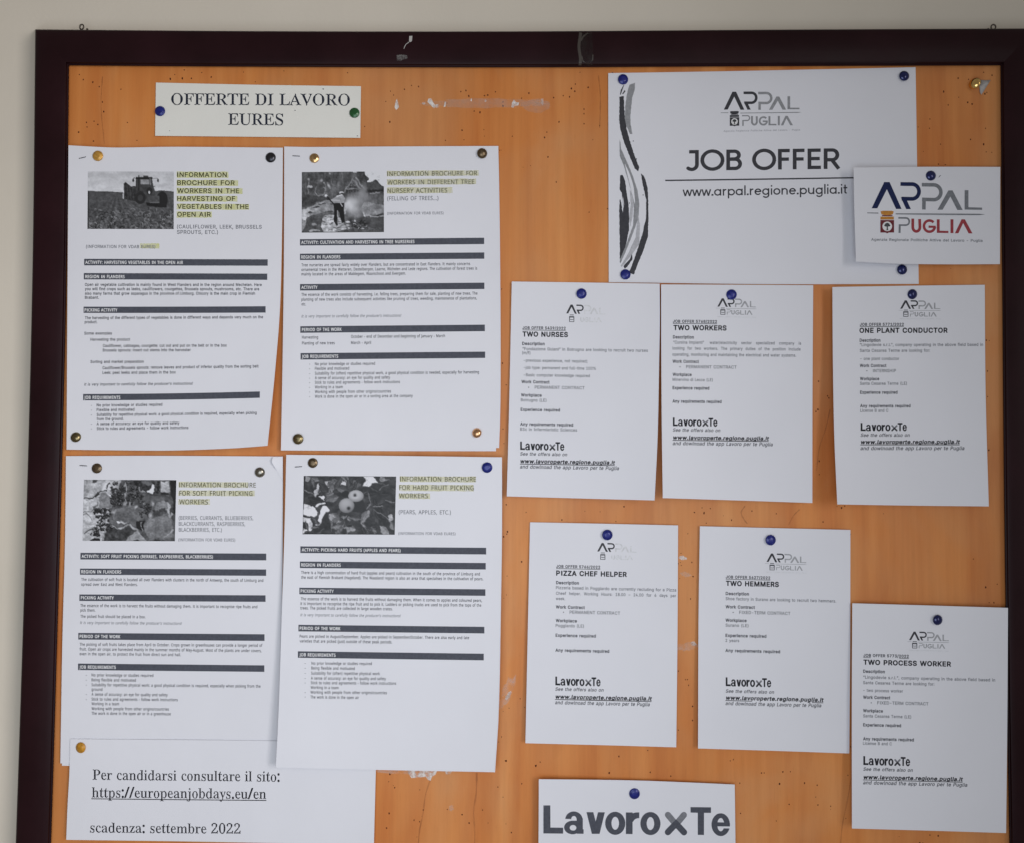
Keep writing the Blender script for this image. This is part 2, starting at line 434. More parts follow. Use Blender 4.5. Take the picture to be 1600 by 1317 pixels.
'm':(252,[(219,139,229,107,229,0,226,-5,198,-6,193,-3,191,108,185,120,171,126,152,122,142,109,137,-5,109,-6,104,-3,103,106,97,120,83,126,62,120,53,104,51,-3,45,-6,16,-3,15,152,18,157,47,158,52,146,75,159,98,160,115,152,128,139,151,156,182,161,204,153)]),
'n':(172,[(123,152,140,134,149,109,148,-3,119,-6,113,-3,111,106,100,121,80,125,63,118,53,100,51,-3,46,-6,18,-5,15,0,16,155,45,158,52,145,68,156,84,160,105,159)]),
'o':(174,[(91,160,120,151,143,131,155,104,159,69,150,31,131,7,105,-7,78,-10,45,0,24,20,10,50,7,84,15,116,33,141,62,158),(85,126,71,124,59,116,45,84,46,63,53,42,61,32,77,25,95,26,106,33,116,47,121,67,121,87,114,108,101,121)]),
'p':(177,[(118,155,142,137,158,110,162,66,154,32,133,5,111,-7,79,-9,52,6,51,-60,46,-63,19,-63,15,-57,16,155,21,158,45,158,52,144,80,159),(91,126,75,123,63,116,51,83,53,60,60,41,70,30,84,25,99,26,112,35,120,49,125,73,117,109,106,121)]),
'q':(177,[(59,158,93,159,118,144,124,158,149,158,154,155,155,-57,151,-63,124,-63,118,-60,117,6,92,-8,61,-8,36,5,15,33,7,67,14,115,33,143),(84,126,68,123,57,116,48,97,45,77,53,41,64,30,77,25,94,27,106,35,118,69,117,91,110,111,100,121)]),
'r':(111,[(100,159,103,154,102,126,69,122,53,105,51,-3,46,-6,19,-6,15,0,16,155,21,158,45,158,52,148,75,159)]),
's':(154,[(83,160,118,146,131,131,135,113,107,105,91,123,73,127,55,121,50,107,61,98,106,86,124,76,136,58,138,34,130,15,113,0,85,-9,57,-9,35,-1,19,12,10,27,9,41,39,49,52,30,77,25,97,32,100,45,92,53,45,66,29,75,15,93,13,116,20,135,37,151,56,158)]),
't':(99,[(25,195,53,194,57,159,82,158,88,153,85,126,57,123,57,33,62,27,81,27,87,23,91,0,85,-6,62,-8,44,-4,29,8,22,21,19,124,-2,128,-3,152,2,158,19,159,19,189)]),
'u':(172,[(145,158,149,152,148,-3,119,-6,112,7,82,-8,60,-7,40,0,25,16,15,41,16,155,45,158,51,155,53,48,63,31,82,26,103,35,111,52,113,155,118,158)]),
'v':(163,[(151,158,154,148,96,-3,91,-6,63,-6,1,155,7,158,39,155,78,48,116,155,121,158)]),
'w':(235,[(223,155,175,-5,147,-6,141,-2,113,95,85,-2,79,-6,50,-3,3,149,6,157,35,158,40,155,68,57,98,158,127,158,132,155,159,57,186,155,192,158)]),
'x':(159,[(144,157,146,148,98,77,148,4,148,-3,112,-5,76,48,40,-5,5,-5,4,4,54,77,6,148,6,155,43,157,76,107,109,157)]),
'y':(163,[(151,158,154,148,81,-39,56,-61,39,-65,17,-62,13,-55,19,-32,47,-26,58,0,1,155,7,158,39,155,78,48,116,154,122,158)]),
'z':(160,[(136,157,139,129,62,29,138,28,142,23,141,-3,135,-6,13,-5,12,22,89,122,16,124,13,129,14,155,19,158)]),
'–':(148,[(146,98,146,75,140,69,0,69,-6,75,-6,98,0,104,140,104)]),
'“':(128,[(63,209,67,203,54,125,49,121,18,122,14,128,36,206,41,210),(112,209,116,202,103,125,98,121,68,122,64,130,85,206,91,210)]),
'”':(128,[(63,209,66,201,45,125,40,121,18,122,14,129,27,206,32,210),(112,209,116,203,95,125,89,121,67,122,63,128,76,206,81,210)]),
},
'B':{
'!':(94,[(44,47,64,35,70,12,57,-9,35,-15,13,-2,8,21,22,43),(53,217,61,213,66,204,64,64,55,52,27,51,18,55,14,64,12,204,21,216)]),
'%':(286,[(208,103,229,95,245,80,253,56,253,29,245,7,231,-8,212,-16,192,-17,170,-8,156,7,147,29,147,56,156,79,168,93,184,101),(223,214,229,204,227,196,87,-8,77,-13,45,-10,40,0,43,9,182,211,192,217),(203,59,197,58,194,51,194,35,200,27,206,34),(75,220,97,214,113,199,122,180,123,150,119,131,104,111,86,102,64,100,41,108,26,123,18,141,17,168,21,188,36,209,53,218),(71,176,64,167,65,149,70,144,76,152,76,169)]),
'&':(195,[(89,218,123,204,135,191,142,169,141,148,134,131,107,103,125,82,128,96,136,102,166,102,175,93,174,63,163,35,187,4,186,-7,179,-12,142,-13,129,-2,90,-15,56,-14,26,1,4,31,1,47,4,75,14,92,35,112,18,149,21,183,44,209,62,217),(67,74,53,58,56,40,72,32,97,37),(87,170,76,171,69,164,75,143,91,157)]),
"'":(98,[(58,216,67,204,64,123,55,114,27,114,18,127,16,207,25,216)]),
'(':(125,[(95,229,105,223,107,215,80,136,74,74,82,28,107,-39,98,-51,70,-51,56,-39,32,17,23,60,23,107,37,171,59,222,70,229)]),
')':(125,[(39,229,52,219,73,169,85,113,86,65,76,15,50,-45,39,-51,15,-51,5,-46,2,-37,28,32,35,94,24,155,2,216,11,228)]),
'+':(197,[(103,159,115,149,116,104,164,101,170,91,170,68,160,56,116,55,113,7,103,1,79,1,66,10,65,55,17,58,11,68,11,91,21,103,65,104,68,153,79,159)]),
',':(91,[(59,41,68,27,46,-52,37,-61,10,-60,2,-47,15,33,27,42)]),
'-':(197,[(147,101,147,72,139,62,45,62,33,71,33,101,42,110,135,111)]),
'.':(91,[(40,48,63,35,70,14,58,-8,34,-15,12,-2,7,21,19,41)]),
'/':(116,[(97,226,106,218,106,208,41,-35,32,-43,2,-43,-5,-38,-7,-27,58,216,68,226)]),
'0':(197,[(96,219,131,208,156,183,171,146,175,95,168,48,150,11,121,-10,86,-16,50,-5,24,23,9,66,6,117,15,162,31,192,61,214),(91,171,77,167,67,155,57,115,63,57,73,40,87,33,103,36,115,50,125,98,122,131,115,153,106,165)]),
'1':(197,[(114,216,123,203,123,36,164,32,170,22,169,-4,157,-13,27,-12,18,0,21,29,31,35,72,36,72,152,41,132,31,131,21,143,22,175,75,216)]),
'2':(197,[(120,214,139,203,155,187,164,164,165,140,147,98,92,36,163,34,169,23,168,-4,156,-13,22,-12,13,0,15,27,103,122,114,139,115,152,105,167,83,170,69,163,58,134,23,132,13,144,18,173,39,202,60,214,85,219)]),
'3':(197,[(153,216,162,207,162,180,116,127,145,112,165,85,170,52,165,30,147,5,117,-12,82,-16,48,-8,30,2,13,21,5,48,8,61,17,66,48,65,64,40,92,33,113,42,118,63,112,76,103,82,63,86,52,92,50,124,86,167,21,170,15,180,16,207,28,217)]),
'4':(197,[(98,217,128,216,135,211,137,199,66,79,99,79,99,127,105,138,137,140,148,134,150,79,169,78,176,72,178,42,170,30,151,29,150,-4,137,-13,112,-13,102,-8,99,29,16,29,7,33,3,42,6,73,88,211)]),
'5':(197,[(150,216,159,204,159,180,154,170,73,167,70,144,113,144,133,135,149,121,163,99,169,80,169,55,163,32,141,2,120,-10,93,-16,56,-10,35,3,21,18,11,44,13,59,24,65,53,64,69,39,92,33,112,44,118,71,110,88,93,97,74,96,51,85,25,88,16,94,14,104,26,207,38,217)]),
'6':(197,[(129,217,139,211,141,199,101,139,133,129,158,105,169,72,166,39,152,13,132,-5,101,-15,68,-13,42,0,22,24,13,55,16,89,36,132,90,211,100,217),(96,93,74,88,63,69,68,44,87,33,108,39,118,59,114,80)]),
'7':(197,[(163,214,169,204,168,175,77,-7,67,-13,32,-11,26,4,108,167,21,168,11,180,14,211,25,217)]),
'8':(197,[(96,219,120,215,139,204,162,176,165,139,148,108,168,81,174,53,166,24,148,3,123,-11,85,-16,55,-10,29,6,12,29,7,57,14,84,33,108,20,128,15,148,17,170,25,187,40,203,58,214),(97,81,75,78,63,68,59,52,67,39,98,33,118,44,122,56,119,67),(107,167,88,171,72,165,66,153,71,136,86,129,108,135,114,155)]),
'9':(197,[(113,216,140,203,158,181,169,148,165,113,146,74,91,-8,81,-13,49,-12,41,-6,40,5,80,65,50,73,24,97,13,131,15,163,29,191,51,210,79,219),(94,171,73,165,63,145,70,120,90,110,108,117,118,136,112,160)]),
':':(91,[(40,48,63,35,70,14,58,-8,34,-15,12,-2,7,21,19,41),(43,158,63,146,70,124,57,102,33,95,12,109,7,131,20,152)]),
';':(91,[(59,41,68,27,46,-52,37,-61,10,-60,2,-47,15,33,27,42),(46,158,68,144,73,121,60,101,36,95,17,107,10,128,21,151)]),
'A':(208,[(116,215,123,207,198,5,196,-6,185,-13,150,-11,128,43,64,43,42,-10,1,-11,-6,-4,-6,5,69,209,80,217),(96,136,81,93,111,93)]),
'B':(198,[(141,206,163,184,172,159,170,131,155,108,171,91,179,68,179,43,171,20,152,0,119,-12,17,-11,11,0,13,211,24,217,105,217),(127,64,109,78,64,79,63,37,119,39,127,47),(119,159,105,167,63,167,63,128,110,130,120,143)]),
'C':(220,[(114,219,145,212,172,196,196,163,202,136,192,127,160,127,152,133,141,156,128,165,103,169,84,164,65,145,56,121,55,86,64,59,82,41,111,34,140,47,152,71,160,76,193,76,202,63,192,32,168,4,137,-12,101,-16,57,-3,27,22,9,59,3,109,12,155,25,179,41,196,77,215)]),
'D':(217,[(151,201,180,172,196,128,196,76,180,32,156,7,123,-9,96,-13,17,-11,11,0,13,211,24,217,100,217,128,211),(116,163,95,167,63,167,64,36,115,41,128,49,140,65,146,92,144,124,134,148)]),
'E':(183,[(156,214,162,204,162,181,155,169,63,167,63,128,146,127,155,118,155,92,152,83,143,78,63,78,63,37,154,35,163,23,161,-7,150,-13,17,-11,11,0,13,211,24,217)]),
'F':(180,[(155,214,161,203,161,180,155,170,63,166,63,125,144,123,151,112,149,81,139,75,63,75,60,-7,50,-13,17,-11,11,0,13,211,24,217)]),
'G':(224,[(112,219,143,213,171,197,192,172,202,136,193,127,160,127,152,132,141,155,127,165,103,169,83,163,65,145,56,121,55,86,64,59,78,44,99,35,122,36,141,47,150,66,113,66,101,76,101,106,113,115,195,115,204,106,205,79,197,40,173,7,138,-12,102,-16,61,-6,29,20,8,60,3,109,12,153,32,187,67,212)]),
'H':(223,[(190,214,196,203,193,-7,183,-13,157,-13,146,-7,144,79,64,79,60,-7,50,-13,17,-11,11,0,13,211,24,217,49,217,60,211,63,129,143,129,146,211,157,217)]),
'I':(124,[(91,207,92,-4,33,-5,32,206)]),
'J':(174,[(138,216,147,203,147,49,143,28,122,0,103,-11,69,-16,44,-11,27,-1,10,18,1,47,1,73,10,82,43,82,51,73,53,48,59,38,77,33,90,39,95,53,96,207,105,216)]),
'K':(203,[(186,214,192,204,189,196,114,114,190,8,190,-7,180,-13,141,-11,77,77,63,61,60,-7,50,-13,17,-11,11,0,13,211,24,217,49,217,60,211,64,134,138,214)]),
'L':(173,[(50,217,59,213,63,204,63,37,152,34,158,23,158,0,148,-12,24,-13,12,-4,11,204,20,216)]),
'M':(267,[(235,214,240,203,240,0,237,-8,227,-13,201,-13,189,-4,188,94,148,-7,137,-13,107,-11,62,95,61,-4,49,-13,16,-10,11,0,11,203,14,211,24,217,60,217,71,211,126,73,180,211,190,217)]),
'N':(225,[(192,214,198,203,195,-8,185,-13,146,-10,63,119,62,-4,50,-13,16,-10,11,0,14,211,24,217,63,213,146,85,147,207,159,217)]),
'O':(229,[(113,219,157,207,187,180,206,141,210,92,201,48,173,9,144,-10,101,-16,57,-3,28,21,9,59,3,109,13,156,41,195,77,215),(111,169,88,166,73,156,61,137,55,113,56,82,64,59,82,41,103,34,127,38,143,51,153,67,159,93,157,123,148,146,132,163)]),
'P':(194,[(141,206,163,186,174,160,176,127,166,97,152,80,130,67,108,62,63,61,60,-7,50,-13,17,-11,11,0,13,211,24,217,103,217),(118,160,100,167,63,167,63,111,100,110,116,116,125,135)]),
'Q':(229,[(70,213,101,219,144,213,173,195,197,164,208,131,210,92,202,51,179,14,199,-15,199,-23,193,-30,156,-31,138,-12,101,-16,70,-10,41,7,17,39,7,65,3,94,9,147,31,185,48,201),(111,169,88,166,73,156,61,137,55,113,56,82,64,59,82,41,103,35,86,59,88,71,98,77,129,76,148,57,159,93,157,123,148,146,132,163)]),
'R':(195,[(143,205,165,184,176,155,172,111,161,92,144,77,183,5,182,-7,171,-13,134,-11,91,65,64,66,60,-7,50,-13,17,-11,11,0,13,211,24,217,103,217),(119,160,101,167,63,167,63,116,101,115,119,122,125,141)]),
'S':(194,[(104,219,138,208,159,190,171,169,171,144,161,138,131,139,115,163,93,170,65,163,60,145,73,135,130,118,153,104,173,77,176,46,166,18,143,-3,109,-15,74,-16,46,-8,19,11,5,36,5,62,15,68,45,67,52,62,61,41,89,33,118,41,124,49,124,60,111,71,55,88,27,105,12,127,8,158,16,182,39,206,65,217)]),
'T':(195,[(171,216,180,204,180,180,175,170,116,167,115,-4,106,-13,73,-12,64,0,64,167,5,170,-1,180,0,207,13,217)]),
'U':(223,[(187,216,196,204,196,63,184,24,157,-2,124,-15,83,-15,48,-1,24,23,11,57,13,211,24,217,50,217,60,211,64,60,79,40,107,34,133,43,143,64,145,207,154,216)]),
'V':(208,[(190,215,197,207,198,199,123,-6,112,-13,75,-11,69,-4,-6,198,-4,209,7,217,34,217,45,210,96,67,147,211,157,217)]),
'W':(290,[(275,213,280,197,220,-10,182,-13,171,-7,137,114,103,-7,92,-13,61,-13,52,-8,-6,197,-1,213,33,217,44,211,77,86,112,211,122,217,159,214,165,205,197,85,230,211,241,217)]),
'X':(206,[(186,214,191,204,188,195,126,105,193,8,193,-8,183,-13,145,-11,95,60,44,-11,0,-10,-6,0,-3,9,64,104,2,195,2,211,12,217,49,214,95,148,142,214)]),
'Y':(205,[(185,216,194,207,194,197,121,80,119,-5,108,-13,76,-12,68,0,68,80,-4,195,-5,208,7,217,44,214,95,135,144,214)]),
'Z':(191,[(166,214,172,204,169,176,73,37,164,35,173,23,171,-7,160,-13,9,-11,3,0,6,26,102,167,12,168,3,180,5,211,16,217)]),
'a':(172,[(102,164,126,152,146,121,147,-4,135,-13,111,-13,100,-8,71,-17,38,-12,20,-2,3,20,-1,47,4,67,17,84,33,93,96,104,96,109,89,118,72,119,59,113,47,99,38,97,10,105,4,121,15,141,43,160,70,167),(97,57,56,50,50,39,64,31,83,34,95,45)]),
'b':(186,[(17,216,46,217,56,211,59,159,85,167,119,162,147,142,162,118,169,85,164,38,149,11,123,-10,96,-17,71,-14,56,-6,45,-13,21,-13,9,-4,8,203),(91,119,69,111,58,83,64,47,73,36,84,32,107,39,118,73,112,105,101,116)]),
'c':(174,[(91,167,116,160,137,147,154,123,157,107,148,98,121,91,113,95,96,116,81,119,68,115,58,104,53,88,52,67,58,47,69,34,89,32,101,37,112,55,123,60,152,52,158,40,147,14,129,-3,106,-14,78,-17,40,-5,19,15,4,47,1,84,8,117,28,146,59,164)]),
'd':(186,[(152,216,162,203,161,-4,149,-13,125,-13,113,-7,83,-17,50,-11,22,9,5,42,1,84,8,119,24,144,49,162,85,167,111,160,113,211,124,217),(84,119,63,111,52,85,57,49,64,39,77,32,89,33,101,40,111,69,105,106,95,116)]),
'e':(177,[(89,167,124,156,145,136,159,106,162,68,152,56,129,55,151,48,158,40,156,25,144,7,117,-11,80,-17,49,-10,20,13,5,43,1,83,8,117,31,149,59,164),(117,55,54,54,65,37,87,31,103,37),(107,103,99,113,85,119,67,115,56,103)]),
'f':(117,[(98,222,110,209,102,181,91,174,73,176,70,169,71,165,92,165,102,160,105,131,95,118,70,117,69,-4,60,-13,28,-12,19,0,19,117,-1,118,-8,124,-10,156,-1,164,19,166,22,192,41,215,69,225)]),
'g':(186,[(153,164,162,152,162,-8,157,-31,139,-57,115,-69,72,-73,45,-67,26,-56,7,-31,13,-17,43,-4,18,18,4,46,1,85,8,118,32,151,58,164,86,167,113,158,125,165),(111,-4,82,-11,50,-7,65,-23,88,-26,106,-19),(84,119,62,111,54,97,51,78,59,48,68,40,81,37,102,44,112,75,106,105,96,115)]),
'h':(180,[(46,217,58,207,59,160,84,167,111,164,132,154,149,132,156,104,156,0,147,-12,115,-13,106,-4,105,99,101,112,89,118,71,116,60,100,56,-7,46,-13,21,-13,9,-4,8,204,17,216)]),
'i':(82,[(35,223,53,215,63,198,59,178,45,165,53,162,59,152,59,0,49,-12,21,-13,13,-10,8,0,8,152,13,162,22,165,7,179,3,197,15,217)]),
'j':(82,[(35,223,51,217,63,197,59,178,45,165,53,162,59,152,58,-22,50,-47,37,-60,19,-68,-4,-70,-16,-61,-17,-35,-11,-24,7,-17,8,152,13,162,22,165,8,178,3,197,16,217)]),
'k':(168,[(46,217,55,213,59,204,59,115,110,164,144,165,156,156,154,144,98,86,159,9,161,-4,152,-12,110,-11,60,51,56,-8,46,-13,21,-13,9,-4,8,204,17,216)]),
'l':(91,[(21,217,49,216,58,207,59,35,72,34,80,25,85,1,75,-12,53,-14,33,-10,17,3,9,20,8,204,12,213)]),
'm':(260,[(222,146,232,129,236,107,236,0,230,-11,198,-13,186,-4,185,105,182,114,171,119,155,116,147,103,147,0,142,-10,109,-13,97,-4,97,106,93,115,83,119,67,115,59,101,56,-7,45,-13,21,-13,11,-7,8,152,14,163,45,165,56,159,72,166,95,167,116,160,128,150,155,165,182,167,209,158)]),
'n':(180,[(128,157,146,139,155,109,154,-7,143,-13,118,-13,108,-7,105,103,96,116,80,118,65,111,59,97,57,-6,46,-13,14,-11,8,0,10,159,21,165,44,165,57,158,75,165,97,167)]),
'o':(182,[(91,167,124,156,148,135,162,107,166,69,156,30,135,2,108,-13,78,-17,40,-5,19,15,4,47,1,84,8,117,28,146,59,164),(85,119,64,112,52,84,57,48,66,37,77,32,102,38,114,67,108,104,97,116)]),
'p':(186,[(119,162,147,142,164,113,169,66,161,31,147,9,119,-12,88,-17,59,-9,56,-64,46,-70,17,-70,8,-57,9,156,21,165,48,165,57,157,84,167),(91,119,69,111,58,83,64,47,73,36,84,32,107,39,118,73,112,105,101,116)]),
'q':(186,[(56,164,85,167,113,157,122,165,149,165,161,156,162,-57,152,-70,124,-70,113,-64,111,-9,82,-17,50,-11,22,9,8,32,1,67,7,116,28,147),(84,119,63,111,52,85,57,49,64,39,77,32,89,33,101,40,111,69,105,106,95,116)]),
'r':(119,[(101,166,110,154,108,122,97,116,71,115,60,102,58,-4,49,-13,17,-12,8,0,9,156,21,165,45,165,56,159,78,167)]),
's':(162,[(83,167,104,162,123,151,138,131,142,112,132,103,108,98,99,101,90,115,81,119,63,118,57,109,125,83,142,62,146,39,138,14,118,-5,92,-15,61,-16,31,-7,14,8,3,28,4,45,12,51,41,55,56,35,68,31,87,34,94,43,44,59,24,70,9,89,6,116,13,137,32,156,53,165)]),
't':(107,[(25,202,57,199,63,189,64,166,85,164,94,156,92,124,85,118,63,116,63,37,65,33,84,34,93,25,98,0,88,-12,63,-15,43,-11,24,3,16,18,13,117,-8,124,-10,152,-4,163,12,166,13,192)]),
'u':(180,[(147,164,156,152,154,-7,143,-13,120,-13,108,-6,71,-15,36,-5,18,14,9,41,10,159,21,165,46,165,56,159,59,49,68,36,82,33,98,40,105,53,106,157,118,165)]),
'v':(172,[(155,163,161,156,161,147,102,-7,91,-13,58,-11,-4,144,-4,159,7,165,34,165,44,160,78,70,111,160,121,165)]),
'w':(243,[(226,162,230,147,180,-10,147,-13,137,-7,113,69,90,-7,79,-13,55,-13,45,-8,-3,147,1,162,35,165,45,160,68,84,88,156,96,164,127,165,137,160,159,84,182,160,192,165)]),
'x':(167,[(148,162,152,147,106,77,153,9,153,-8,143,-13,107,-11,76,35,44,-11,1,-10,-5,0,-2,8,46,78,1,143,1,160,11,165,47,163,76,121,105,163)]),
'y':(172,[(156,163,161,147,86,-44,72,-60,54,-69,33,-71,12,-67,6,-55,14,-27,21,-22,42,-21,51,0,-4,144,-4,159,7,165,34,165,44,160,78,70,111,159,122,165)]),
'z':(168,[(140,163,146,152,144,126,76,36,143,33,149,23,146,-7,135,-13,9,-11,3,0,6,27,75,115,12,118,6,129,8,159,19,165)]),
'–':(156,[(152,101,152,71,140,62,0,62,-9,66,-13,75,-12,101,0,111,140,111)]),
'“':(136,[(120,211,122,198,111,127,105,117,70,114,59,120,49,114,21,114,10,120,9,134,34,214,68,214,74,204,71,181,84,214,110,217)]),
'”':(136,[(120,211,122,199,96,117,62,117,57,127,60,150,47,117,20,114,10,120,8,133,19,204,25,214,60,217,71,211,81,217,109,217)]),
},
'N':{
'!':(77,[(38,37,53,28,57,11,49,-3,36,-8,19,0,15,18,23,32),(49,196,54,183,48,55,44,50,29,50,24,59,18,191,23,196)]),
"'":(65,[(43,196,47,188,42,123,37,118,23,118,18,127,14,192,19,196)]),
'(':(85,[(72,196,76,190,56,157,44,122,39,61,50,6,76,-42,71,-46,51,-46,30,-21,16,11,7,54,7,93,16,137,34,176,49,195)]),
')':(85,[(29,196,50,171,64,137,73,93,73,54,64,11,48,-24,32,-46,9,-46,5,-40,25,-7,38,32,42,87,31,141,4,192,9,196)]),
',':(77,[(51,35,55,27,32,-36,9,-38,21,33)]),
'-':(91,[(79,84,80,63,76,58,12,58,7,62,7,81,11,86)]),
'.':(77,[(38,37,53,28,57,11,49,-3,35,-8,19,1,15,19,23,32)]),
'/':(105,[(99,195,99,186,30,-1,1,-3,1,6,70,193)]),
'0':(158,[(79,199,108,191,128,170,142,132,145,87,138,43,127,18,106,0,76,-7,47,0,25,21,12,59,9,107,16,150,28,176,49,194),(77,171,61,167,50,156,43,133,41,99,49,40,57,27,72,22,88,23,101,33,109,52,113,85,111,123,104,152,95,165)]),
'1':(158,[(95,196,99,191,99,1,95,-4,73,-4,68,1,68,157,36,132,20,152,74,195)]),
'2':(158,[(106,192,131,168,136,148,134,125,113,88,52,26,139,26,143,21,143,-1,12,-3,10,21,87,101,100,123,104,142,100,159,87,168,57,168,28,152,12,174,30,187,57,197,83,198)]),
'3':(158,[(88,198,117,186,135,160,137,143,131,123,107,101,125,92,136,79,142,60,140,39,129,16,106,0,69,-7,23,-1,9,6,11,33,45,23,71,21,91,25,105,36,110,59,102,75,80,83,41,85,37,91,40,112,79,115,96,124,103,136,104,151,97,164,74,171,52,168,25,155,10,176,47,195)]),
'4':(158,[(120,197,125,192,125,69,151,67,153,44,148,39,125,39,123,-3,99,-4,94,1,93,39,6,40,2,44,2,63,92,194),(93,150,37,69,93,69)]),
'5':(158,[(125,196,129,191,127,167,53,166,49,120,98,119,116,111,131,98,142,67,135,29,116,7,89,-5,53,-6,16,4,16,33,53,22,83,23,102,33,110,56,106,79,92,90,73,94,33,90,18,100,25,193)]),
'6':(158,[(123,197,130,192,129,170,93,171,67,161,50,139,43,109,79,124,99,123,120,115,134,101,142,84,145,66,142,39,132,17,115,2,89,-6,63,-4,44,4,30,17,15,47,11,93,17,135,32,166,56,188,87,198),(88,97,60,93,44,73,47,44,58,29,69,22,94,24,105,31,111,43,111,79,103,91)]),
'7':(158,[(142,195,144,172,66,-1,35,-3,34,5,109,165,12,166,8,171,9,193)]),
'8':(158,[(85,198,116,188,135,167,138,148,135,131,127,118,107,102,138,75,144,43,138,23,120,4,96,-5,65,-6,32,5,17,19,11,33,9,53,13,69,22,83,44,101,22,123,15,155,21,172,37,188,60,197),(73,86,46,68,41,55,41,40,59,22,92,22,110,35,112,59,98,74),(72,171,52,163,46,145,54,128,78,115,101,129,107,149,97,167)]),
'9':(158,[(86,198,115,185,136,155,143,122,138,58,124,27,98,4,64,-6,29,-4,23,1,25,22,63,21,88,31,104,53,111,83,77,68,54,69,33,78,20,91,12,108,12,150,21,172,40,190,63,198),(81,170,57,167,43,148,43,113,50,101,61,96,92,98,111,117,111,136,104,153,96,164)]),
':':(77,[(38,37,53,28,57,11,49,-3,35,-8,19,1,15,19,23,32),(40,151,54,143,57,125,49,112,32,107,18,117,15,133,22,147)]),
';':(77,[(49,35,52,25,30,-36,7,-38,5,-33,18,32),(36,152,52,144,56,125,48,112,32,107,18,116,15,133,21,147)]),
'A':(176,[(98,196,175,-1,144,-2,120,55,51,55,27,-2,-1,-3,-3,4,71,193,76,197),(86,152,62,85,110,86)]),
'B':(179,[(137,184,154,166,158,140,150,117,131,101,149,91,160,76,164,48,158,27,139,7,114,-2,25,-3,23,193,97,195),(126,73,106,85,55,85,55,25,98,25,121,32,130,52),(122,155,102,166,55,167,55,115,95,114,115,120,125,136)]),
'C':(175,[(125,198,164,185,155,161,101,169,69,157,49,125,47,75,58,47,73,31,108,22,153,30,158,25,158,5,127,-6,76,-3,45,12,23,41,13,84,15,124,28,157,52,183,86,197)]),
'D':(201,[(144,180,169,156,182,123,182,76,168,37,148,16,117,1,88,-4,25,-3,23,194,98,195),(119,160,92,167,54,166,55,25,109,29,129,39,142,56,150,85,148,121,138,144)]),
'E':(154,[(135,195,135,168,54,166,55,115,128,115,133,110,133,91,128,86,55,85,54,27,133,25,137,20,136,-1,25,-3,23,193)]),
'F':(144,[(135,195,135,168,55,166,55,107,128,107,132,102,132,82,127,77,55,77,54,-1,25,-3,23,193)]),
'G':(200,[(150,195,176,185,165,159,132,168,107,169,85,164,63,150,47,117,47,77,56,51,76,30,107,22,145,25,147,76,108,77,106,103,177,104,179,5,150,-3,115,-7,84,-5,61,3,36,23,18,56,13,106,21,143,41,171,68,190,105,198)]),
'H':(204,[(175,195,175,-2,145,-1,144,85,56,86,54,-1,24,-3,23,194,54,193,55,115,143,115,145,193)]),
'I':(104,[(71,195,72,-4,33,-5,32,195)]),
'J':(78,[(48,196,53,191,50,-19,42,-36,28,-48,6,-55,-15,-54,-25,-47,-24,-25,11,-23,21,-5,21,192,25,196)]),
'K':(171,[(165,195,166,189,93,108,169,-2,136,-3,69,85,54,72,54,-1,25,-3,23,194,54,193,55,108,133,195)]),
'L':(146,[(49,196,54,191,54,27,136,25,136,-3,23,-1,22,191,27,196)]),
'M':(248,[(220,195,220,-2,195,-4,190,1,190,144,134,-1,129,-4,107,-1,52,143,53,1,48,-4,24,-3,24,194,65,193,121,45,179,193)]),
'N':(209,[(180,195,181,-2,146,-1,52,144,53,1,48,-4,24,-3,23,194,57,194,152,47,151,191,156,196)]),
'O':(215,[(111,199,151,188,178,165,195,125,197,84,188,45,165,13,135,-3,92,-6,56,5,31,28,15,65,13,108,22,149,45,179,74,195),(115,169,85,167,66,157,54,141,47,118,46,83,54,51,72,31,93,23,120,23,141,32,155,49,162,73,163,111,156,140,141,160)]),
'P':(167,[(126,186,144,169,151,150,153,128,144,103,133,89,114,77,90,71,55,71,54,-1,25,-3,23,193,91,195),(110,159,90,166,55,166,55,100,89,101,112,110,120,136)]),
'Q':(215,[(74,195,111,199,147,191,172,172,187,149,197,109,193,60,175,24,145,0,186,-43,185,-49,147,-49,111,-7,81,-5,56,5,35,22,24,39,13,84,18,137,35,169,55,187),(115,169,85,167,66,157,54,141,47,118,46,83,54,51,72,31,93,23,120,23,141,32,155,49,162,73,163,111,156,140,141,160)]),
'R':(172,[(128,186,148,162,153,129,142,103,116,84,166,-1,133,-3,87,75,56,75,54,-1,25,-3,23,193,93,195),(114,156,95,166,55,167,55,104,89,104,112,113,120,133)]),
'S':(152,[(105,196,134,185,125,161,85,169,63,168,49,159,45,141,55,124,107,100,129,82,139,57,133,25,118,8,92,-4,51,-6,16,1,10,7,12,32,49,23,83,23,101,33,107,48,98,69,45,93,23,112,13,136,16,166,28,182,46,193,69,198)]),
'T':(154,[(148,195,148,168,91,166,91,1,86,-4,61,-3,59,166,1,168,0,193)]),
'U':(201,[(173,195,176,63,163,23,141,3,114,-6,78,-5,52,5,31,26,21,53,21,194,48,196,52,192,53,60,57,43,76,26,104,22,130,31,142,52,145,193)]),
'V':(166,[(163,195,163,186,96,-1,67,-3,-3,193,24,196,29,193,81,45,132,193)]),
'W':(255,[(249,195,198,-3,167,-1,124,143,82,-1,51,-2,1,195,32,193,68,54,108,193,139,195,182,53,217,193,222,196)]),
'X':(162,[(154,195,155,190,97,100,159,-2,126,-3,78,75,29,-3,-1,-3,-2,3,60,100,2,194,34,195,79,125,124,195)]),
'Y':(157,[(153,195,153,185,92,74,91,-1,63,-3,60,73,-3,193,30,193,76,107,123,194)]),
'Z':(158,[(142,195,144,172,48,27,143,26,147,21,147,-2,9,-3,7,20,103,165,14,166,10,171,11,194)]),
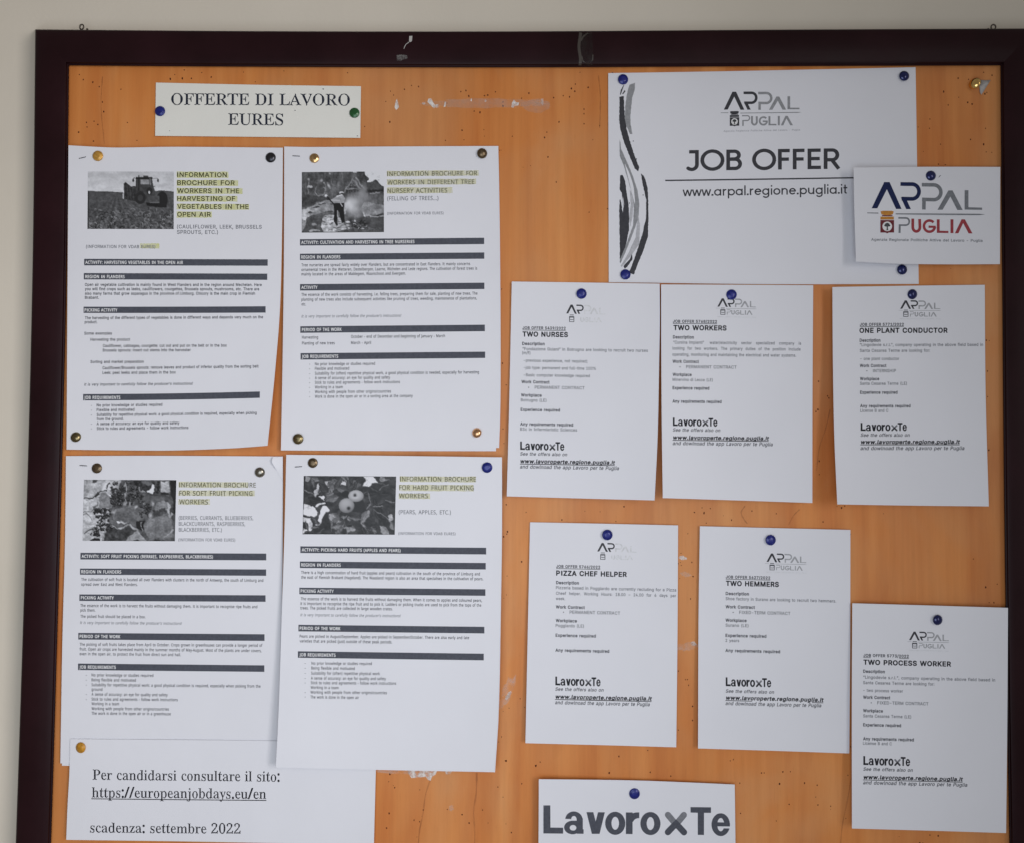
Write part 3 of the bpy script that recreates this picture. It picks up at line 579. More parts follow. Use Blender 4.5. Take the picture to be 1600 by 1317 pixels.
'a':(156,[(99,148,122,134,132,112,132,-1,110,-3,104,12,88,0,72,-6,33,-2,17,11,10,26,9,46,14,63,27,76,46,85,101,91,102,102,96,117,84,123,63,122,34,113,25,136,60,149),(101,66,70,65,51,59,41,46,42,30,59,21,89,28,100,43)]),
'b':(170,[(23,208,50,205,51,136,73,148,102,150,127,139,145,119,154,82,151,43,140,18,119,0,81,-6,63,0,47,11,41,-3,20,-1,19,203),(95,122,64,117,51,91,51,59,56,39,63,28,80,21,108,27,121,56,118,103,111,114)]),
'c':(134,[(93,150,123,141,116,118,75,122,56,114,45,92,44,57,53,33,67,24,87,22,119,29,122,6,103,-4,71,-6,41,4,22,24,12,52,11,87,21,118,36,136,60,148)]),
'd':(170,[(142,208,146,203,146,-1,122,-3,117,11,87,-6,49,-2,26,16,14,43,11,81,18,115,35,137,62,150,92,148,115,136,116,205),(88,122,72,123,57,117,44,86,48,40,57,27,72,21,102,27,114,53,110,104,103,116)]),
'e':(156,[(76,151,97,148,117,138,132,122,140,101,139,64,43,63,50,38,66,25,96,22,134,30,135,5,109,-5,74,-6,44,4,24,22,13,48,11,85,23,120,46,143),(109,91,101,115,81,123,57,117,45,92)]),
'f':(97,[(105,204,108,200,100,179,71,182,59,171,57,148,91,147,93,127,88,122,57,121,57,0,52,-4,28,-3,25,121,2,123,1,138,25,148,30,183,48,203,75,210)]),
'g':(170,[(142,148,146,143,146,-9,138,-41,120,-59,95,-67,56,-67,25,-59,22,-54,25,-30,67,-41,87,-41,103,-34,114,-17,115,8,96,-3,72,-7,47,-1,27,15,17,34,11,63,13,94,22,120,40,141,62,150,89,149,117,133,122,147),(81,123,67,122,56,115,43,82,49,39,60,25,74,21,104,28,112,40,115,61,108,108,99,118)]),
'h':(171,[(45,208,50,203,51,136,73,148,104,150,130,140,143,123,148,103,145,-3,118,-1,115,105,108,118,91,123,64,117,53,99,50,-1,20,-1,19,203,24,208)]),
'i':(74,[(45,148,50,143,50,1,45,-4,24,-4,19,1,19,143,24,148),(38,202,50,193,53,180,46,168,32,164,20,172,17,187,24,199)]),
'j':(74,[(45,148,50,143,48,-39,40,-55,28,-64,9,-69,-12,-66,-19,-60,-18,-40,12,-39,19,-27,19,144,24,148),(38,202,50,193,53,180,46,168,32,164,20,172,17,187,24,199)]),
'k':(148,[(45,208,50,203,50,86,108,147,140,145,84,82,144,3,142,-3,111,-3,62,61,50,51,49,-2,20,-1,19,203,24,208)]),
'l':(74,[(45,208,50,203,50,1,45,-4,24,-4,19,1,19,203,24,208)]),
'm':(256,[(224,132,233,104,231,-3,203,-1,201,104,194,118,179,123,158,119,145,103,140,-3,111,-1,110,103,103,117,87,123,64,118,53,100,50,-1,20,-2,21,147,43,147,48,134,73,148,103,150,120,143,135,130,153,144,184,151,209,145)]),
'n':(171,[(130,140,142,126,148,103,147,-2,118,-1,115,106,104,120,84,123,64,116,53,99,50,-1,21,-3,20,146,43,147,48,133,63,144,89,151,114,148)]),
'o':(167,[(84,151,114,144,136,125,149,99,152,65,144,32,127,9,103,-4,78,-7,51,0,28,18,14,44,11,80,18,111,35,135,60,148),(90,122,72,122,57,116,44,87,48,42,57,28,75,21,104,27,114,41,119,59,115,102,105,116)]),
'p':(170,[(117,146,139,128,151,102,154,62,147,29,130,7,103,-6,73,-4,50,8,50,-66,21,-68,20,145,44,147,49,133,78,150),(91,123,63,116,51,87,51,60,57,36,67,25,80,21,96,22,107,27,116,40,122,62,116,105,107,117)]),
'q':(170,[(57,148,92,148,117,133,122,147,146,145,144,-68,116,-66,115,8,92,-4,61,-6,36,6,18,29,11,63,16,107,32,134),(88,122,72,123,58,117,44,87,48,40,56,28,69,22,100,26,114,50,115,82,110,104,103,115)]),
'r':(116,[(108,148,106,121,76,119,62,110,54,97,50,-1,21,-3,20,145,44,147,48,129,77,149)]),
's':(133,[(112,142,117,136,107,115,61,123,47,120,40,109,49,97,99,75,113,63,121,44,113,14,93,0,71,-6,40,-6,12,3,12,31,44,22,68,21,84,25,90,35,83,50,32,73,17,86,10,105,16,130,33,144,57,150,84,150)]),
't':(102,[(35,181,52,179,53,148,89,148,94,144,91,122,53,120,53,33,65,21,94,21,95,2,88,-4,65,-7,45,-3,32,7,22,25,21,121,3,123,1,136,22,149)]),
'u':(171,[(145,147,146,-2,123,-3,117,10,101,-1,77,-7,53,-4,35,4,24,18,18,39,18,146,48,145,50,39,61,24,84,21,103,28,113,45,116,145)]),
'v':(141,[(138,147,140,142,85,-1,53,-3,-3,145,29,145,68,35,108,145)]),
'w':(216,[(211,146,170,-3,137,-1,105,102,73,-1,39,-2,1,147,31,145,57,43,91,147,122,145,153,44,181,145)]),
'x':(147,[(136,147,137,141,90,73,140,-2,108,-3,71,50,33,-3,3,-3,2,3,52,73,5,146,36,147,71,97,106,147)]),
'y':(142,[(139,147,140,142,70,-40,44,-64,26,-69,1,-66,0,-41,23,-41,36,-36,54,0,-3,146,29,145,69,38,108,145)]),
'z':(131,[(115,147,116,123,46,23,116,22,120,17,119,-2,9,-3,7,17,80,121,13,122,12,146)]),
'…':(166,[(137,195,139,-1,24,-3,22,193),(117,174,43,173,44,18,118,19)]),
},
'M':{
'(':(91,[(73,201,81,191,52,133,45,97,43,63,55,8,81,-43,73,-51,49,-51,26,-24,12,9,3,52,3,95,13,142,36,187,47,200)]),
')':(91,[(31,201,52,177,69,139,78,95,78,52,68,6,47,-36,34,-50,8,-51,0,-41,29,18,37,85,26,140,-1,193,7,200)]),
',':(83,[(54,39,60,25,36,-39,29,-43,7,-42,2,-33,17,36,24,40)]),
'-':(97,[(84,85,85,61,77,53,10,53,2,60,2,83,9,91,77,91)]),
'.':(83,[(40,41,58,29,61,9,51,-8,33,-13,15,-2,11,20,20,36)]),
'/':(110,[(101,200,106,189,34,-3,27,-9,-1,-8,-6,3,66,195,73,201)]),
':':(83,[(40,41,58,29,61,9,51,-8,33,-13,15,-2,11,20,20,36),(41,156,58,145,61,124,52,108,31,103,14,115,11,138,23,154)]),
'A':(182,[(100,200,176,13,179,-4,172,-9,141,-7,117,51,55,51,31,-5,-4,-8,-7,5,67,196,74,201),(86,136,69,90,103,90)]),
'B':(185,[(140,188,155,173,162,151,158,121,142,102,160,86,167,69,168,43,160,21,141,3,116,-7,22,-7,18,0,19,196,26,201,99,200),(122,71,101,81,59,81,59,30,96,29,115,34,125,50),(118,152,97,162,59,162,59,119,93,119,112,124,120,138)]),
'C':(180,[(131,202,168,188,170,180,159,159,150,154,125,163,103,165,72,153,54,123,52,76,62,49,81,32,109,27,158,33,162,27,162,4,156,-3,128,-10,74,-8,39,11,18,41,8,83,12,132,28,166,53,189,88,202)]),
'D':(207,[(147,184,173,159,186,124,187,74,172,34,151,12,119,-4,89,-9,22,-7,18,0,19,196,26,201,100,200),(112,158,90,162,59,161,60,29,92,30,115,37,131,49,139,61,146,96,142,125,132,144)]),
'E':(160,[(137,199,142,193,142,171,137,163,59,161,59,120,132,119,137,112,137,89,129,81,59,81,59,31,136,29,142,22,140,-4,133,-9,22,-7,18,0,19,196,26,201)]),
'F':(150,[(137,199,142,193,142,171,137,163,59,161,59,112,131,111,137,104,135,77,129,73,59,72,58,-3,51,-9,22,-7,18,0,19,196,26,201)]),
'G':(206,[(152,199,181,187,171,157,163,154,136,162,109,165,79,156,65,144,56,128,50,103,51,79,60,53,79,34,108,27,140,29,143,71,104,73,101,79,102,105,109,110,180,108,184,101,183,4,169,-4,129,-11,94,-11,65,-4,32,20,13,55,8,108,17,144,38,175,67,194,103,203)]),
'H':(210,[(177,199,181,192,180,-4,173,-9,148,-9,141,-3,140,81,60,81,58,-3,51,-9,22,-7,18,0,19,196,25,201,51,201,58,196,59,120,139,119,141,196,148,201)]),
'I':(122,[(89,195,90,-4,33,-5,32,195)]),
'J':(84,[(50,201,58,192,55,-21,46,-39,31,-52,8,-59,-17,-58,-30,-49,-28,-23,-22,-19,6,-20,16,-4,16,193,24,201)]),
'K':(177,[(168,199,171,187,99,108,174,5,173,-4,167,-9,133,-7,68,78,59,70,58,-4,51,-9,22,-7,18,0,19,196,25,201,51,201,58,196,60,121,130,199)]),
'L':(151,[(51,201,59,192,59,31,138,29,143,23,143,0,137,-8,26,-9,18,-3,18,193,25,201)]),
'M':(254,[(223,199,226,192,224,-5,193,-9,185,-1,185,117,139,-3,131,-9,109,-9,103,-4,57,115,57,-1,49,-9,21,-7,18,0,20,197,62,201,69,196,121,59,175,196,181,201)]),
'N':(215,[(183,199,187,192,185,-5,179,-9,149,-9,143,-5,57,127,57,-1,49,-9,21,-7,18,0,19,197,26,201,61,197,147,65,147,193,155,201)]),
'O':(220,[(113,203,154,192,182,168,199,127,201,76,189,36,165,7,130,-9,91,-11,51,2,24,30,10,69,9,116,18,152,42,183,72,199),(105,165,82,161,67,152,55,129,50,97,54,65,64,44,82,31,101,27,124,29,142,40,155,64,159,92,156,124,145,148,130,160)]),
'P':(173,[(129,190,148,172,156,152,157,126,148,100,136,85,116,73,59,66,58,-4,51,-9,22,-7,18,0,19,196,26,201,92,200),(107,155,88,162,59,162,59,104,93,106,109,115,115,135)]),
'Q':(220,[(72,199,112,203,148,195,176,175,192,151,202,111,198,58,180,21,153,-1,191,-41,192,-47,187,-54,144,-53,108,-12,80,-9,53,1,31,19,20,37,8,83,13,139,31,172,52,191),(105,165,82,161,67,152,55,129,50,97,54,65,64,44,82,31,101,27,124,29,142,40,155,64,159,92,156,124,145,148,130,160)]),
'R':(178,[(131,190,153,164,157,128,148,102,124,81,169,7,170,-4,164,-9,131,-7,83,71,60,71,58,-4,51,-9,22,-7,18,0,19,196,26,201,95,200),(110,153,93,161,59,162,59,108,88,109,108,116,115,136)]),
'S':(158,[(116,198,135,191,139,185,128,157,68,164,53,157,49,143,57,128,109,104,133,85,143,58,136,21,117,1,88,-10,44,-10,9,-1,5,6,5,30,9,36,77,27,96,34,102,49,93,67,43,89,19,109,7,140,14,172,29,189,51,200,90,203)]),
'T':(160,[(149,200,155,192,155,170,151,164,95,161,95,-1,88,-9,60,-8,54,0,54,161,-1,164,-6,170,-5,195,3,201)]),
'U':(207,[(175,200,181,192,181,61,167,20,144,-1,116,-10,80,-10,49,1,27,23,17,52,17,196,23,201,49,201,56,196,59,52,73,33,103,27,127,35,138,53,140,195,147,201)]),
'V':(172,[(165,200,170,189,101,-3,93,-9,65,-8,-8,196,0,201,26,201,33,196,80,62,128,196,135,201)]),
'W':(260,[(251,199,255,189,202,-5,171,-9,164,-4,124,125,86,-4,79,-9,48,-6,-5,188,-3,197,29,201,36,196,68,75,104,196,111,201,141,199,182,73,214,196,220,201)]),
'X':(168,[(156,199,159,187,103,100,163,5,163,-4,157,-9,124,-7,78,66,32,-7,-3,-7,-6,6,54,100,-2,186,-2,196,4,201,36,199,79,134,121,199)]),
'Y':(163,[(155,200,160,188,97,72,96,-3,89,-9,61,-8,55,-1,55,71,-5,183,-8,195,-1,201,31,199,76,117,119,197)]),
'Z':(164,[(145,199,149,193,148,169,57,31,147,30,152,23,151,-4,144,-9,6,-7,2,-1,3,23,94,161,11,162,5,169,6,196,13,201)]),
},
'H':{
'L':(529,[(176,714,179,152,505,150,505,0,0,2,0,712)]),
'o':(529,[(274,564,321,555,366,537,414,504,448,468,475,426,501,365,513,306,514,252,506,195,488,142,465,99,437,62,398,26,345,-4,295,-18,241,-21,194,-12,148,6,101,39,66,75,39,116,13,178,2,236,0,291,9,348,26,401,49,444,79,483,126,524,169,547,219,561),(262,436,244,434,228,428,198,401,176,361,161,296,163,234,180,172,198,142,212,126,233,112,252,107,271,109,286,115,316,142,338,182,353,246,351,309,334,371,317,401,302,417,281,431)]),
'v':(507,[(499,549,364,2,166,0,29,549,204,549,265,314,325,549)]),
'r':(371,[(342,552,342,408,295,404,246,385,213,359,184,315,172,312,171,1,1,1,1,549,169,550,174,526,218,541,259,550)]),
'T':(600,[(585,714,585,572,386,569,385,1,208,1,207,569,1,572,1,713)]),
'e':(543,[(281,564,335,554,379,535,425,504,463,465,491,422,515,364,527,306,528,252,526,231,522,229,168,228,180,178,200,139,224,115,258,100,279,102,306,116,328,139,349,178,514,176,500,138,472,90,441,54,405,24,366,1,325,-14,281,-21,248,-21,194,-11,149,8,104,39,66,78,37,121,13,179,2,236,0,291,8,342,28,402,56,452,90,492,132,525,174,547,225,561),(358,331,345,372,323,411,296,434,269,443,235,435,206,411,183,372,171,331)]),
'a':(543,[(289,561,349,543,406,504,445,455,461,421,468,395,478,391,479,118,481,114,500,112,498,0,325,0,319,7,272,-8,232,-14,196,-14,158,-8,109,8,61,37,29,70,9,108,0,146,2,179,9,206,36,252,73,286,119,311,165,324,198,329,321,330,320,378,307,414,285,438,256,450,230,446,215,438,200,424,186,399,176,357,172,358,169,371,29,374,38,416,55,455,83,494,116,522,154,544,204,560,235,564),(248,220,219,221,186,212,163,196,148,174,143,155,148,126,162,104,186,88,219,79,255,82,274,89,294,103,309,126,314,156,305,182,281,207)]),
},
'S':{
'.':(165,[(98,93,119,85,137,68,143,49,143,24,137,5,123,-11,104,-20,85,-21,59,-12,46,1,37,24,37,49,43,68,56,82,74,91)]),
'/':(235,[(246,490,254,481,251,466,76,-2,65,-11,4,-10,-4,-1,-1,14,174,482,185,491)]),
'0':(360,[(211,487,259,472,258,468,245,468,243,465,268,451,290,431,317,385,337,298,338,198,324,116,295,56,269,30,244,15,254,8,251,3,214,-7,179,-8,126,2,124,8,135,14,101,33,72,66,56,99,44,142,37,194,36,266,43,332,60,392,92,440,136,466,125,471,111,464,109,470,155,486),(82,37,87,34,86,29,81,32),(225,441,221,427,208,437,189,441,155,429,154,439,149,440,133,415,123,378,114,288,117,145,129,76,136,58,152,39,156,51,172,42,192,39,221,53,225,39,240,56,251,94,261,199,260,315,247,405,240,424)]),
'2':(360,[(236,481,239,476,228,469,280,446,307,414,314,386,314,364,305,329,279,286,230,231,230,226,241,225,236,215,91,72,79,78,76,72,89,61,264,63,287,75,301,91,301,97,291,92,287,95,304,141,341,143,346,138,344,78,339,75,334,84,330,82,329,28,332,23,336,31,342,31,342,2,338,-1,311,-1,310,5,319,9,314,13,51,13,46,9,54,5,54,-1,25,-1,22,4,22,31,26,32,32,23,35,24,36,62,55,85,45,86,43,91,150,201,194,258,199,259,202,249,206,252,227,292,239,346,237,402,230,424,216,442,212,442,209,431,176,444,152,440,135,430,132,442,124,438,110,414,102,376,100,354,111,357,114,354,114,332,109,327,75,332,73,338,85,344,49,362,40,384,43,415,51,430,67,446,115,468,102,475,109,481,146,487,202,487),(31,75,30,59,24,56,22,66),(31,368,35,369,62,339,44,347),(29,384,33,381,29,376,26,381),(312,428,318,424,318,417,311,422),(54,451,54,445,48,442,48,448),(265,471,273,468,273,462,264,465)]),
':':(165,[(98,93,119,85,137,68,143,49,143,24,137,5,123,-11,104,-20,85,-21,59,-12,46,1,37,24,37,49,43,68,56,82,74,91),(109,378,129,366,140,349,143,335,140,299,126,279,108,269,68,270,47,286,39,302,40,349,48,363,66,377,88,381)]),
'A':(422,[(224,466,245,419,241,416,231,425,230,416,378,67,396,33,401,33,400,44,405,45,419,28,443,18,444,2,439,-1,379,-1,376,4,386,9,382,13,309,13,304,11,314,4,311,-1,229,0,227,15,231,20,261,23,282,37,291,30,296,38,290,75,265,136,255,144,252,131,105,129,82,75,76,48,80,34,89,26,126,19,128,4,125,-1,-6,-1,-9,18,23,31,38,54,158,349,162,355,169,344,174,349,202,421,201,427,192,420,188,424,202,459,208,467),(176,330,180,315,118,165,124,161,241,163,251,153,254,161,251,174,191,319,185,328)]),
'D':(481,[(358,429,356,425,348,428,339,424,381,399,416,364,440,321,453,269,454,206,447,156,432,113,410,78,385,55,336,29,347,24,345,18,305,6,239,-1,161,-1,156,2,166,9,162,13,95,13,90,11,100,4,96,-1,21,0,21,17,52,25,69,39,78,30,86,51,87,384,78,424,74,425,68,416,51,431,16,438,14,455,95,457,98,452,88,446,92,443,159,443,165,445,155,452,158,457,259,456,324,444),(229,431,199,428,185,415,176,425,169,391,170,49,178,30,186,39,196,30,215,26,245,27,275,36,311,64,315,63,316,54,322,56,341,88,351,116,363,191,358,305,350,345,335,379,321,399,318,388,314,388,276,420),(444,110,442,101,437,99,438,106),(465,184,467,179,462,176,460,182),(464,277,464,270,460,274),(402,398,408,395,408,389,402,392)]),
'E':(427,[(398,456,400,325,395,319,382,322,368,371,350,398,362,404,348,417,344,403,316,417,272,427,211,428,194,424,185,415,179,425,175,424,170,405,170,246,174,235,170,222,170,55,179,31,188,39,224,29,275,32,309,39,345,54,348,40,374,59,375,64,365,65,365,69,390,102,409,141,426,144,430,134,411,38,406,34,399,48,393,22,394,15,406,21,403,1,378,-1,376,4,387,11,362,13,357,11,367,4,364,-1,162,-1,157,2,167,9,164,13,95,13,90,11,100,4,96,-1,15,0,13,14,16,18,49,23,69,39,75,31,79,32,89,71,86,405,78,424,69,415,51,431,17,438,16,455,96,457,100,452,90,446,94,443,159,443,165,445,155,452,158,457),(299,347,306,342,306,242,301,239,293,248,291,225,294,220,301,230,306,226,306,124,302,118,292,117,286,121,272,179,259,201,260,205,269,206,268,211,249,223,248,209,216,218,182,220,179,242,184,248,214,249,248,260,249,246,264,254,268,261,257,262,256,266,272,292,287,344),(388,433,388,414,391,421),(376,446,362,448,357,445,372,443)]),
'F':(389,[(392,456,394,325,389,319,376,322,364,365,351,390,322,414,291,424,244,430,202,428,184,418,175,427,170,418,172,51,181,31,189,39,216,23,255,18,257,1,162,-1,159,4,169,9,165,13,94,13,88,11,98,4,95,-1,16,0,16,17,50,26,68,41,76,32,86,55,87,392,77,424,68,415,48,430,18,437,13,442,14,455,95,457,98,452,88,446,92,443,158,443,163,445,153,452,156,457),(298,349,304,344,304,246,299,243,291,252,290,224,292,218,299,228,304,225,304,124,301,118,289,117,283,121,270,176,255,201,256,205,266,205,264,211,245,224,244,210,215,220,181,222,177,244,182,250,211,250,244,261,247,258,243,246,256,253,267,265,256,266,255,271,272,302,282,342,286,348),(341,417,345,405,356,402,349,413),(382,433,382,415,386,422),(370,446,358,448,352,445,366,443)]),
'I':(246,[(242,457,246,452,244,439,202,430,186,415,178,424,170,402,170,62,179,32,189,40,206,28,242,20,247,14,247,2,241,-1,162,-1,159,4,169,9,165,13,94,13,88,11,98,4,95,-1,15,-1,11,5,15,18,51,28,68,40,76,31,87,55,89,394,81,425,72,415,56,430,15,438,12,454,18,457,99,457,102,452,93,446,96,443,161,443,166,445,156,452,159,457)]),
'L':(411,[(248,457,251,451,248,438,205,431,186,415,178,424,170,402,169,75,173,42,179,32,188,41,212,30,264,30,304,38,344,56,347,52,342,42,345,40,371,62,372,66,362,66,360,71,385,105,406,151,411,155,424,156,427,142,411,48,406,43,397,49,392,21,394,15,402,24,406,22,404,4,398,-1,378,-1,374,4,385,11,359,13,354,11,364,4,361,-1,162,-1,157,2,167,9,164,13,94,13,88,11,98,4,95,-1,18,-1,14,4,16,17,52,26,68,39,76,30,86,52,87,395,78,424,69,415,49,431,18,438,15,454,21,457,96,457,100,452,90,446,94,443,161,443,166,445,156,452,159,457)]),
'O':(510,[(288,467,335,458,384,437,385,431,372,428,409,401,446,360,470,315,480,282,486,238,484,201,474,154,454,109,431,78,377,32,388,28,387,22,349,3,315,-7,234,-11,182,0,138,22,137,28,149,31,112,59,84,90,62,127,49,164,40,219,42,254,52,302,72,346,96,379,146,422,134,425,135,431,174,451,212,463),(269,441,241,440,215,431,199,419,176,393,171,402,166,401,145,349,133,271,136,158,156,79,171,54,175,55,175,65,179,65,209,32,229,20,254,14,286,16,306,23,328,38,348,61,358,53,380,105,391,182,388,299,381,339,366,381,352,405,348,404,348,394,344,393,321,419,306,430)]),
'P':(403,[(308,449,311,445,298,438,346,420,380,389,394,354,396,321,391,298,376,268,346,242,296,223,308,215,305,210,264,204,179,205,181,232,218,232,241,236,258,243,276,258,279,248,286,249,294,262,303,294,304,356,297,392,284,415,276,404,254,422,212,430,192,424,184,415,175,425,170,414,169,231,174,218,169,205,170,56,179,32,188,41,208,25,239,18,242,2,161,-1,158,4,167,9,164,13,94,13,88,11,98,4,95,-1,17,-1,16,17,52,26,68,39,76,30,86,52,87,394,78,424,68,416,48,431,18,438,15,454,95,457,98,452,88,445,94,443,159,443,163,446,153,454,158,457,264,456)]),
'R':(458,[(324,445,324,439,312,434,356,417,389,388,401,361,404,331,397,298,383,275,359,256,308,234,303,219,426,36,431,34,432,44,436,45,454,26,479,17,481,2,411,-1,408,4,417,9,414,13,346,14,223,204,218,204,215,192,201,210,178,214,177,232,182,237,232,237,234,232,227,225,231,223,271,235,282,244,272,251,288,271,294,271,294,258,304,269,314,302,316,359,307,395,298,410,293,412,288,402,258,424,218,430,196,425,185,415,176,424,170,408,169,235,173,224,169,212,169,72,179,32,188,41,208,25,239,18,242,2,236,-1,161,-1,158,4,167,9,164,13,94,13,88,11,98,4,95,-1,17,-1,16,17,52,26,68,39,76,30,86,52,87,394,78,424,68,416,48,431,18,438,15,454,95,457,98,452,88,446,92,443,159,443,165,445,155,452,158,457,235,457),(331,17,354,7,357,1,338,0,329,12),(319,230,321,225,315,222,313,226),(415,318,417,314,412,310,410,316),(354,434,361,431,362,425,353,428)]),
'S':(375,[(336,467,340,461,340,324,336,318,325,318,320,322,306,360,288,392,300,395,292,408,286,410,282,400,246,428,219,440,182,443,154,435,130,414,121,380,115,380,111,389,107,384,112,351,135,320,166,299,285,241,308,224,330,199,346,149,342,99,330,68,314,45,329,49,330,44,292,12,235,-8,161,-10,79,11,69,4,60,-12,45,-12,41,-6,41,152,45,158,61,158,65,152,78,111,97,71,95,66,83,68,94,50,99,48,101,58,105,58,138,30,164,20,199,16,235,23,260,41,276,71,286,61,291,76,287,118,261,153,134,222,108,240,82,268,70,289,63,321,66,362,79,398,76,401,66,396,68,406,99,441,149,464,204,467,299,446,311,450,322,467),(86,22,75,24,68,19,78,14),(54,58,47,45,54,32),(355,168,355,162,352,165),(328,423,328,407,331,414),(312,436,302,438,296,434,305,432)]),
'T':(408,[(408,456,411,451,411,322,406,316,392,319,381,366,365,393,350,408,308,427,271,431,261,423,254,433,250,429,252,56,261,32,269,41,285,26,325,18,328,2,242,-1,239,4,249,9,245,13,175,13,170,11,180,4,176,-1,93,-1,92,17,129,25,149,41,158,32,167,55,168,429,165,433,158,423,148,431,118,428,69,407,66,418,61,417,49,405,50,401,58,401,60,396,40,362,31,322,26,316,15,316,10,322,11,454,16,457,184,457,188,454,178,446,181,443,235,443,240,445,230,452,234,457),(358,418,361,406,372,402,371,408),(22,433,19,426,22,414),(399,433,399,415,403,422),(53,446,39,448,34,445,49,443),(387,446,375,448,370,445,384,443)]),
'U':(477,[(472,457,474,439,438,424,426,401,423,144,414,94,397,52,364,16,314,-7,265,-14,185,-8,182,-3,193,4,159,15,132,30,115,48,98,81,86,148,84,405,75,425,66,416,46,431,16,438,13,454,19,457,94,457,97,452,87,446,91,443,159,443,165,445,155,452,158,457,241,454,238,438,201,430,185,416,176,426,170,411,169,111,182,61,203,32,209,31,209,39,214,41,251,26,291,24,328,33,357,52,378,85,390,134,390,395,378,423,358,432,331,438,328,454,334,457),(114,34,119,31,118,26,113,29)]),
'V':(413,[(-12,457,54,457,57,452,47,445,52,443,128,443,132,446,122,452,125,457,211,455,209,438,176,434,154,419,144,426,140,401,243,145,248,136,256,132,261,135,255,146,353,402,346,427,301,438,298,454,304,457,436,457,442,454,441,439,408,426,388,392,280,112,274,106,266,117,256,94,233,32,236,30,246,39,249,35,228,-14,214,-14,205,1,193,28,196,32,207,28,205,38,47,406,35,424,31,414,26,413,9,430,-14,439,-16,452)]),
'a':(329,[(226,312,229,308,218,301,246,288,262,274,277,239,282,36,289,28,294,38,305,36,321,41,328,25,299,0,278,-8,276,-4,286,8,259,3,234,6,219,17,205,45,202,32,171,10,139,-4,108,-10,107,-4,122,5,72,8,45,26,33,58,38,86,56,114,91,138,82,145,85,150,141,174,199,192,203,188,201,167,152,148,136,134,122,109,112,119,106,99,106,69,112,45,126,29,131,40,158,36,175,43,196,61,206,52,211,62,211,168,207,179,211,191,211,256,202,281,194,272,176,288,162,293,139,294,118,290,109,284,105,271,95,275,92,271,110,235,105,216,91,206,69,204,53,214,46,232,53,261,72,282,61,285,60,289,85,305,132,318,179,320),(212,9,230,-5,214,1),(54,5,61,4,64,-2,55,-1),(52,200,68,198,71,192,56,193),(91,196,92,192,85,192,86,196),(35,231,44,214,42,209,35,216),(115,251,124,236,121,220)]),
'b':(346,[(135,457,140,452,140,425,134,424,129,433,126,428,126,279,135,266,126,245,127,52,138,60,155,24,175,16,189,16,216,27,234,52,242,42,250,64,257,114,259,169,254,219,241,261,225,279,219,267,198,277,181,279,162,272,142,253,137,258,136,283,181,312,211,320,248,317,251,312,239,305,272,291,295,271,314,241,324,211,329,182,326,126,304,68,266,25,278,24,280,19,254,2,206,-11,159,-7,114,19,104,29,112,38,104,41,78,24,79,20,90,21,89,14,58,-10,46,-13,42,-8,42,41,46,44,54,34,56,39,56,409,51,427,39,421,29,432,9,439,7,452,12,457,69,457,72,452,63,446,65,443,111,443,116,446,107,451,108,457)]),
'c':(278,[(195,320,241,305,240,301,228,298,251,279,260,266,264,249,261,231,254,222,241,217,219,222,210,239,208,282,198,275,190,289,172,296,154,292,139,284,119,248,109,258,100,218,100,155,113,94,133,59,169,32,173,34,171,45,195,40,221,42,245,52,271,71,284,59,252,23,225,5,189,-8,155,-11,152,-6,162,1,129,6,98,19,60,55,46,81,36,112,33,168,47,222,64,250,84,272,72,276,78,286,102,302,134,315),(134,-3,135,-8,131,-8),(262,215,255,206,240,205,242,210),(276,241,275,226,268,219,272,239),(199,238,207,225,205,220,196,234),(275,258,275,252,272,255),(266,278,273,274,272,267,265,272)]),
'd':(355,[(316,457,320,452,320,425,314,424,309,433,306,428,306,64,313,36,322,45,334,35,351,29,354,13,348,9,304,6,300,9,305,20,274,16,250,9,262,4,262,-2,225,-10,218,27,188,0,161,-10,128,-11,94,-1,89,2,91,7,105,0,117,5,87,19,63,44,46,74,36,108,33,169,49,234,73,272,115,301,104,311,126,318,155,320,181,314,224,285,226,271,234,276,234,419,229,426,222,414,208,431,178,438,174,442,176,456,249,457,252,452,243,446,245,443,291,443,296,446,287,451,288,457),(226,48,234,21,235,39),(182,278,164,278,139,266,135,276,131,275,119,258,110,228,104,171,107,95,119,49,134,31,138,41,165,30,186,33,203,44,219,65,226,53,236,72,235,248,228,264,218,255,199,272)]),
'e':(286,[(168,320,211,310,249,281,249,275,239,278,237,275,261,232,269,192,272,190,278,198,282,196,284,169,279,164,252,164,249,169,258,177,229,179,224,176,234,169,231,164,118,163,109,174,104,166,106,131,119,80,138,53,168,34,174,36,168,44,171,48,208,44,234,53,269,85,284,71,263,39,232,12,196,-5,159,-11,155,-6,167,2,134,4,109,12,82,29,63,49,46,81,38,108,33,174,38,202,50,236,66,261,88,284,81,285,69,278,67,282,89,301,116,314),(132,-3,132,-9,127,-8),(184,288,164,296,152,294,136,284,122,256,115,267,111,265,103,211,103,191,108,183,116,194,192,193,204,198,213,191,211,261,208,263,203,255,198,256),(278,217,278,210,274,214),(43,245,42,238,36,234,38,244)]),
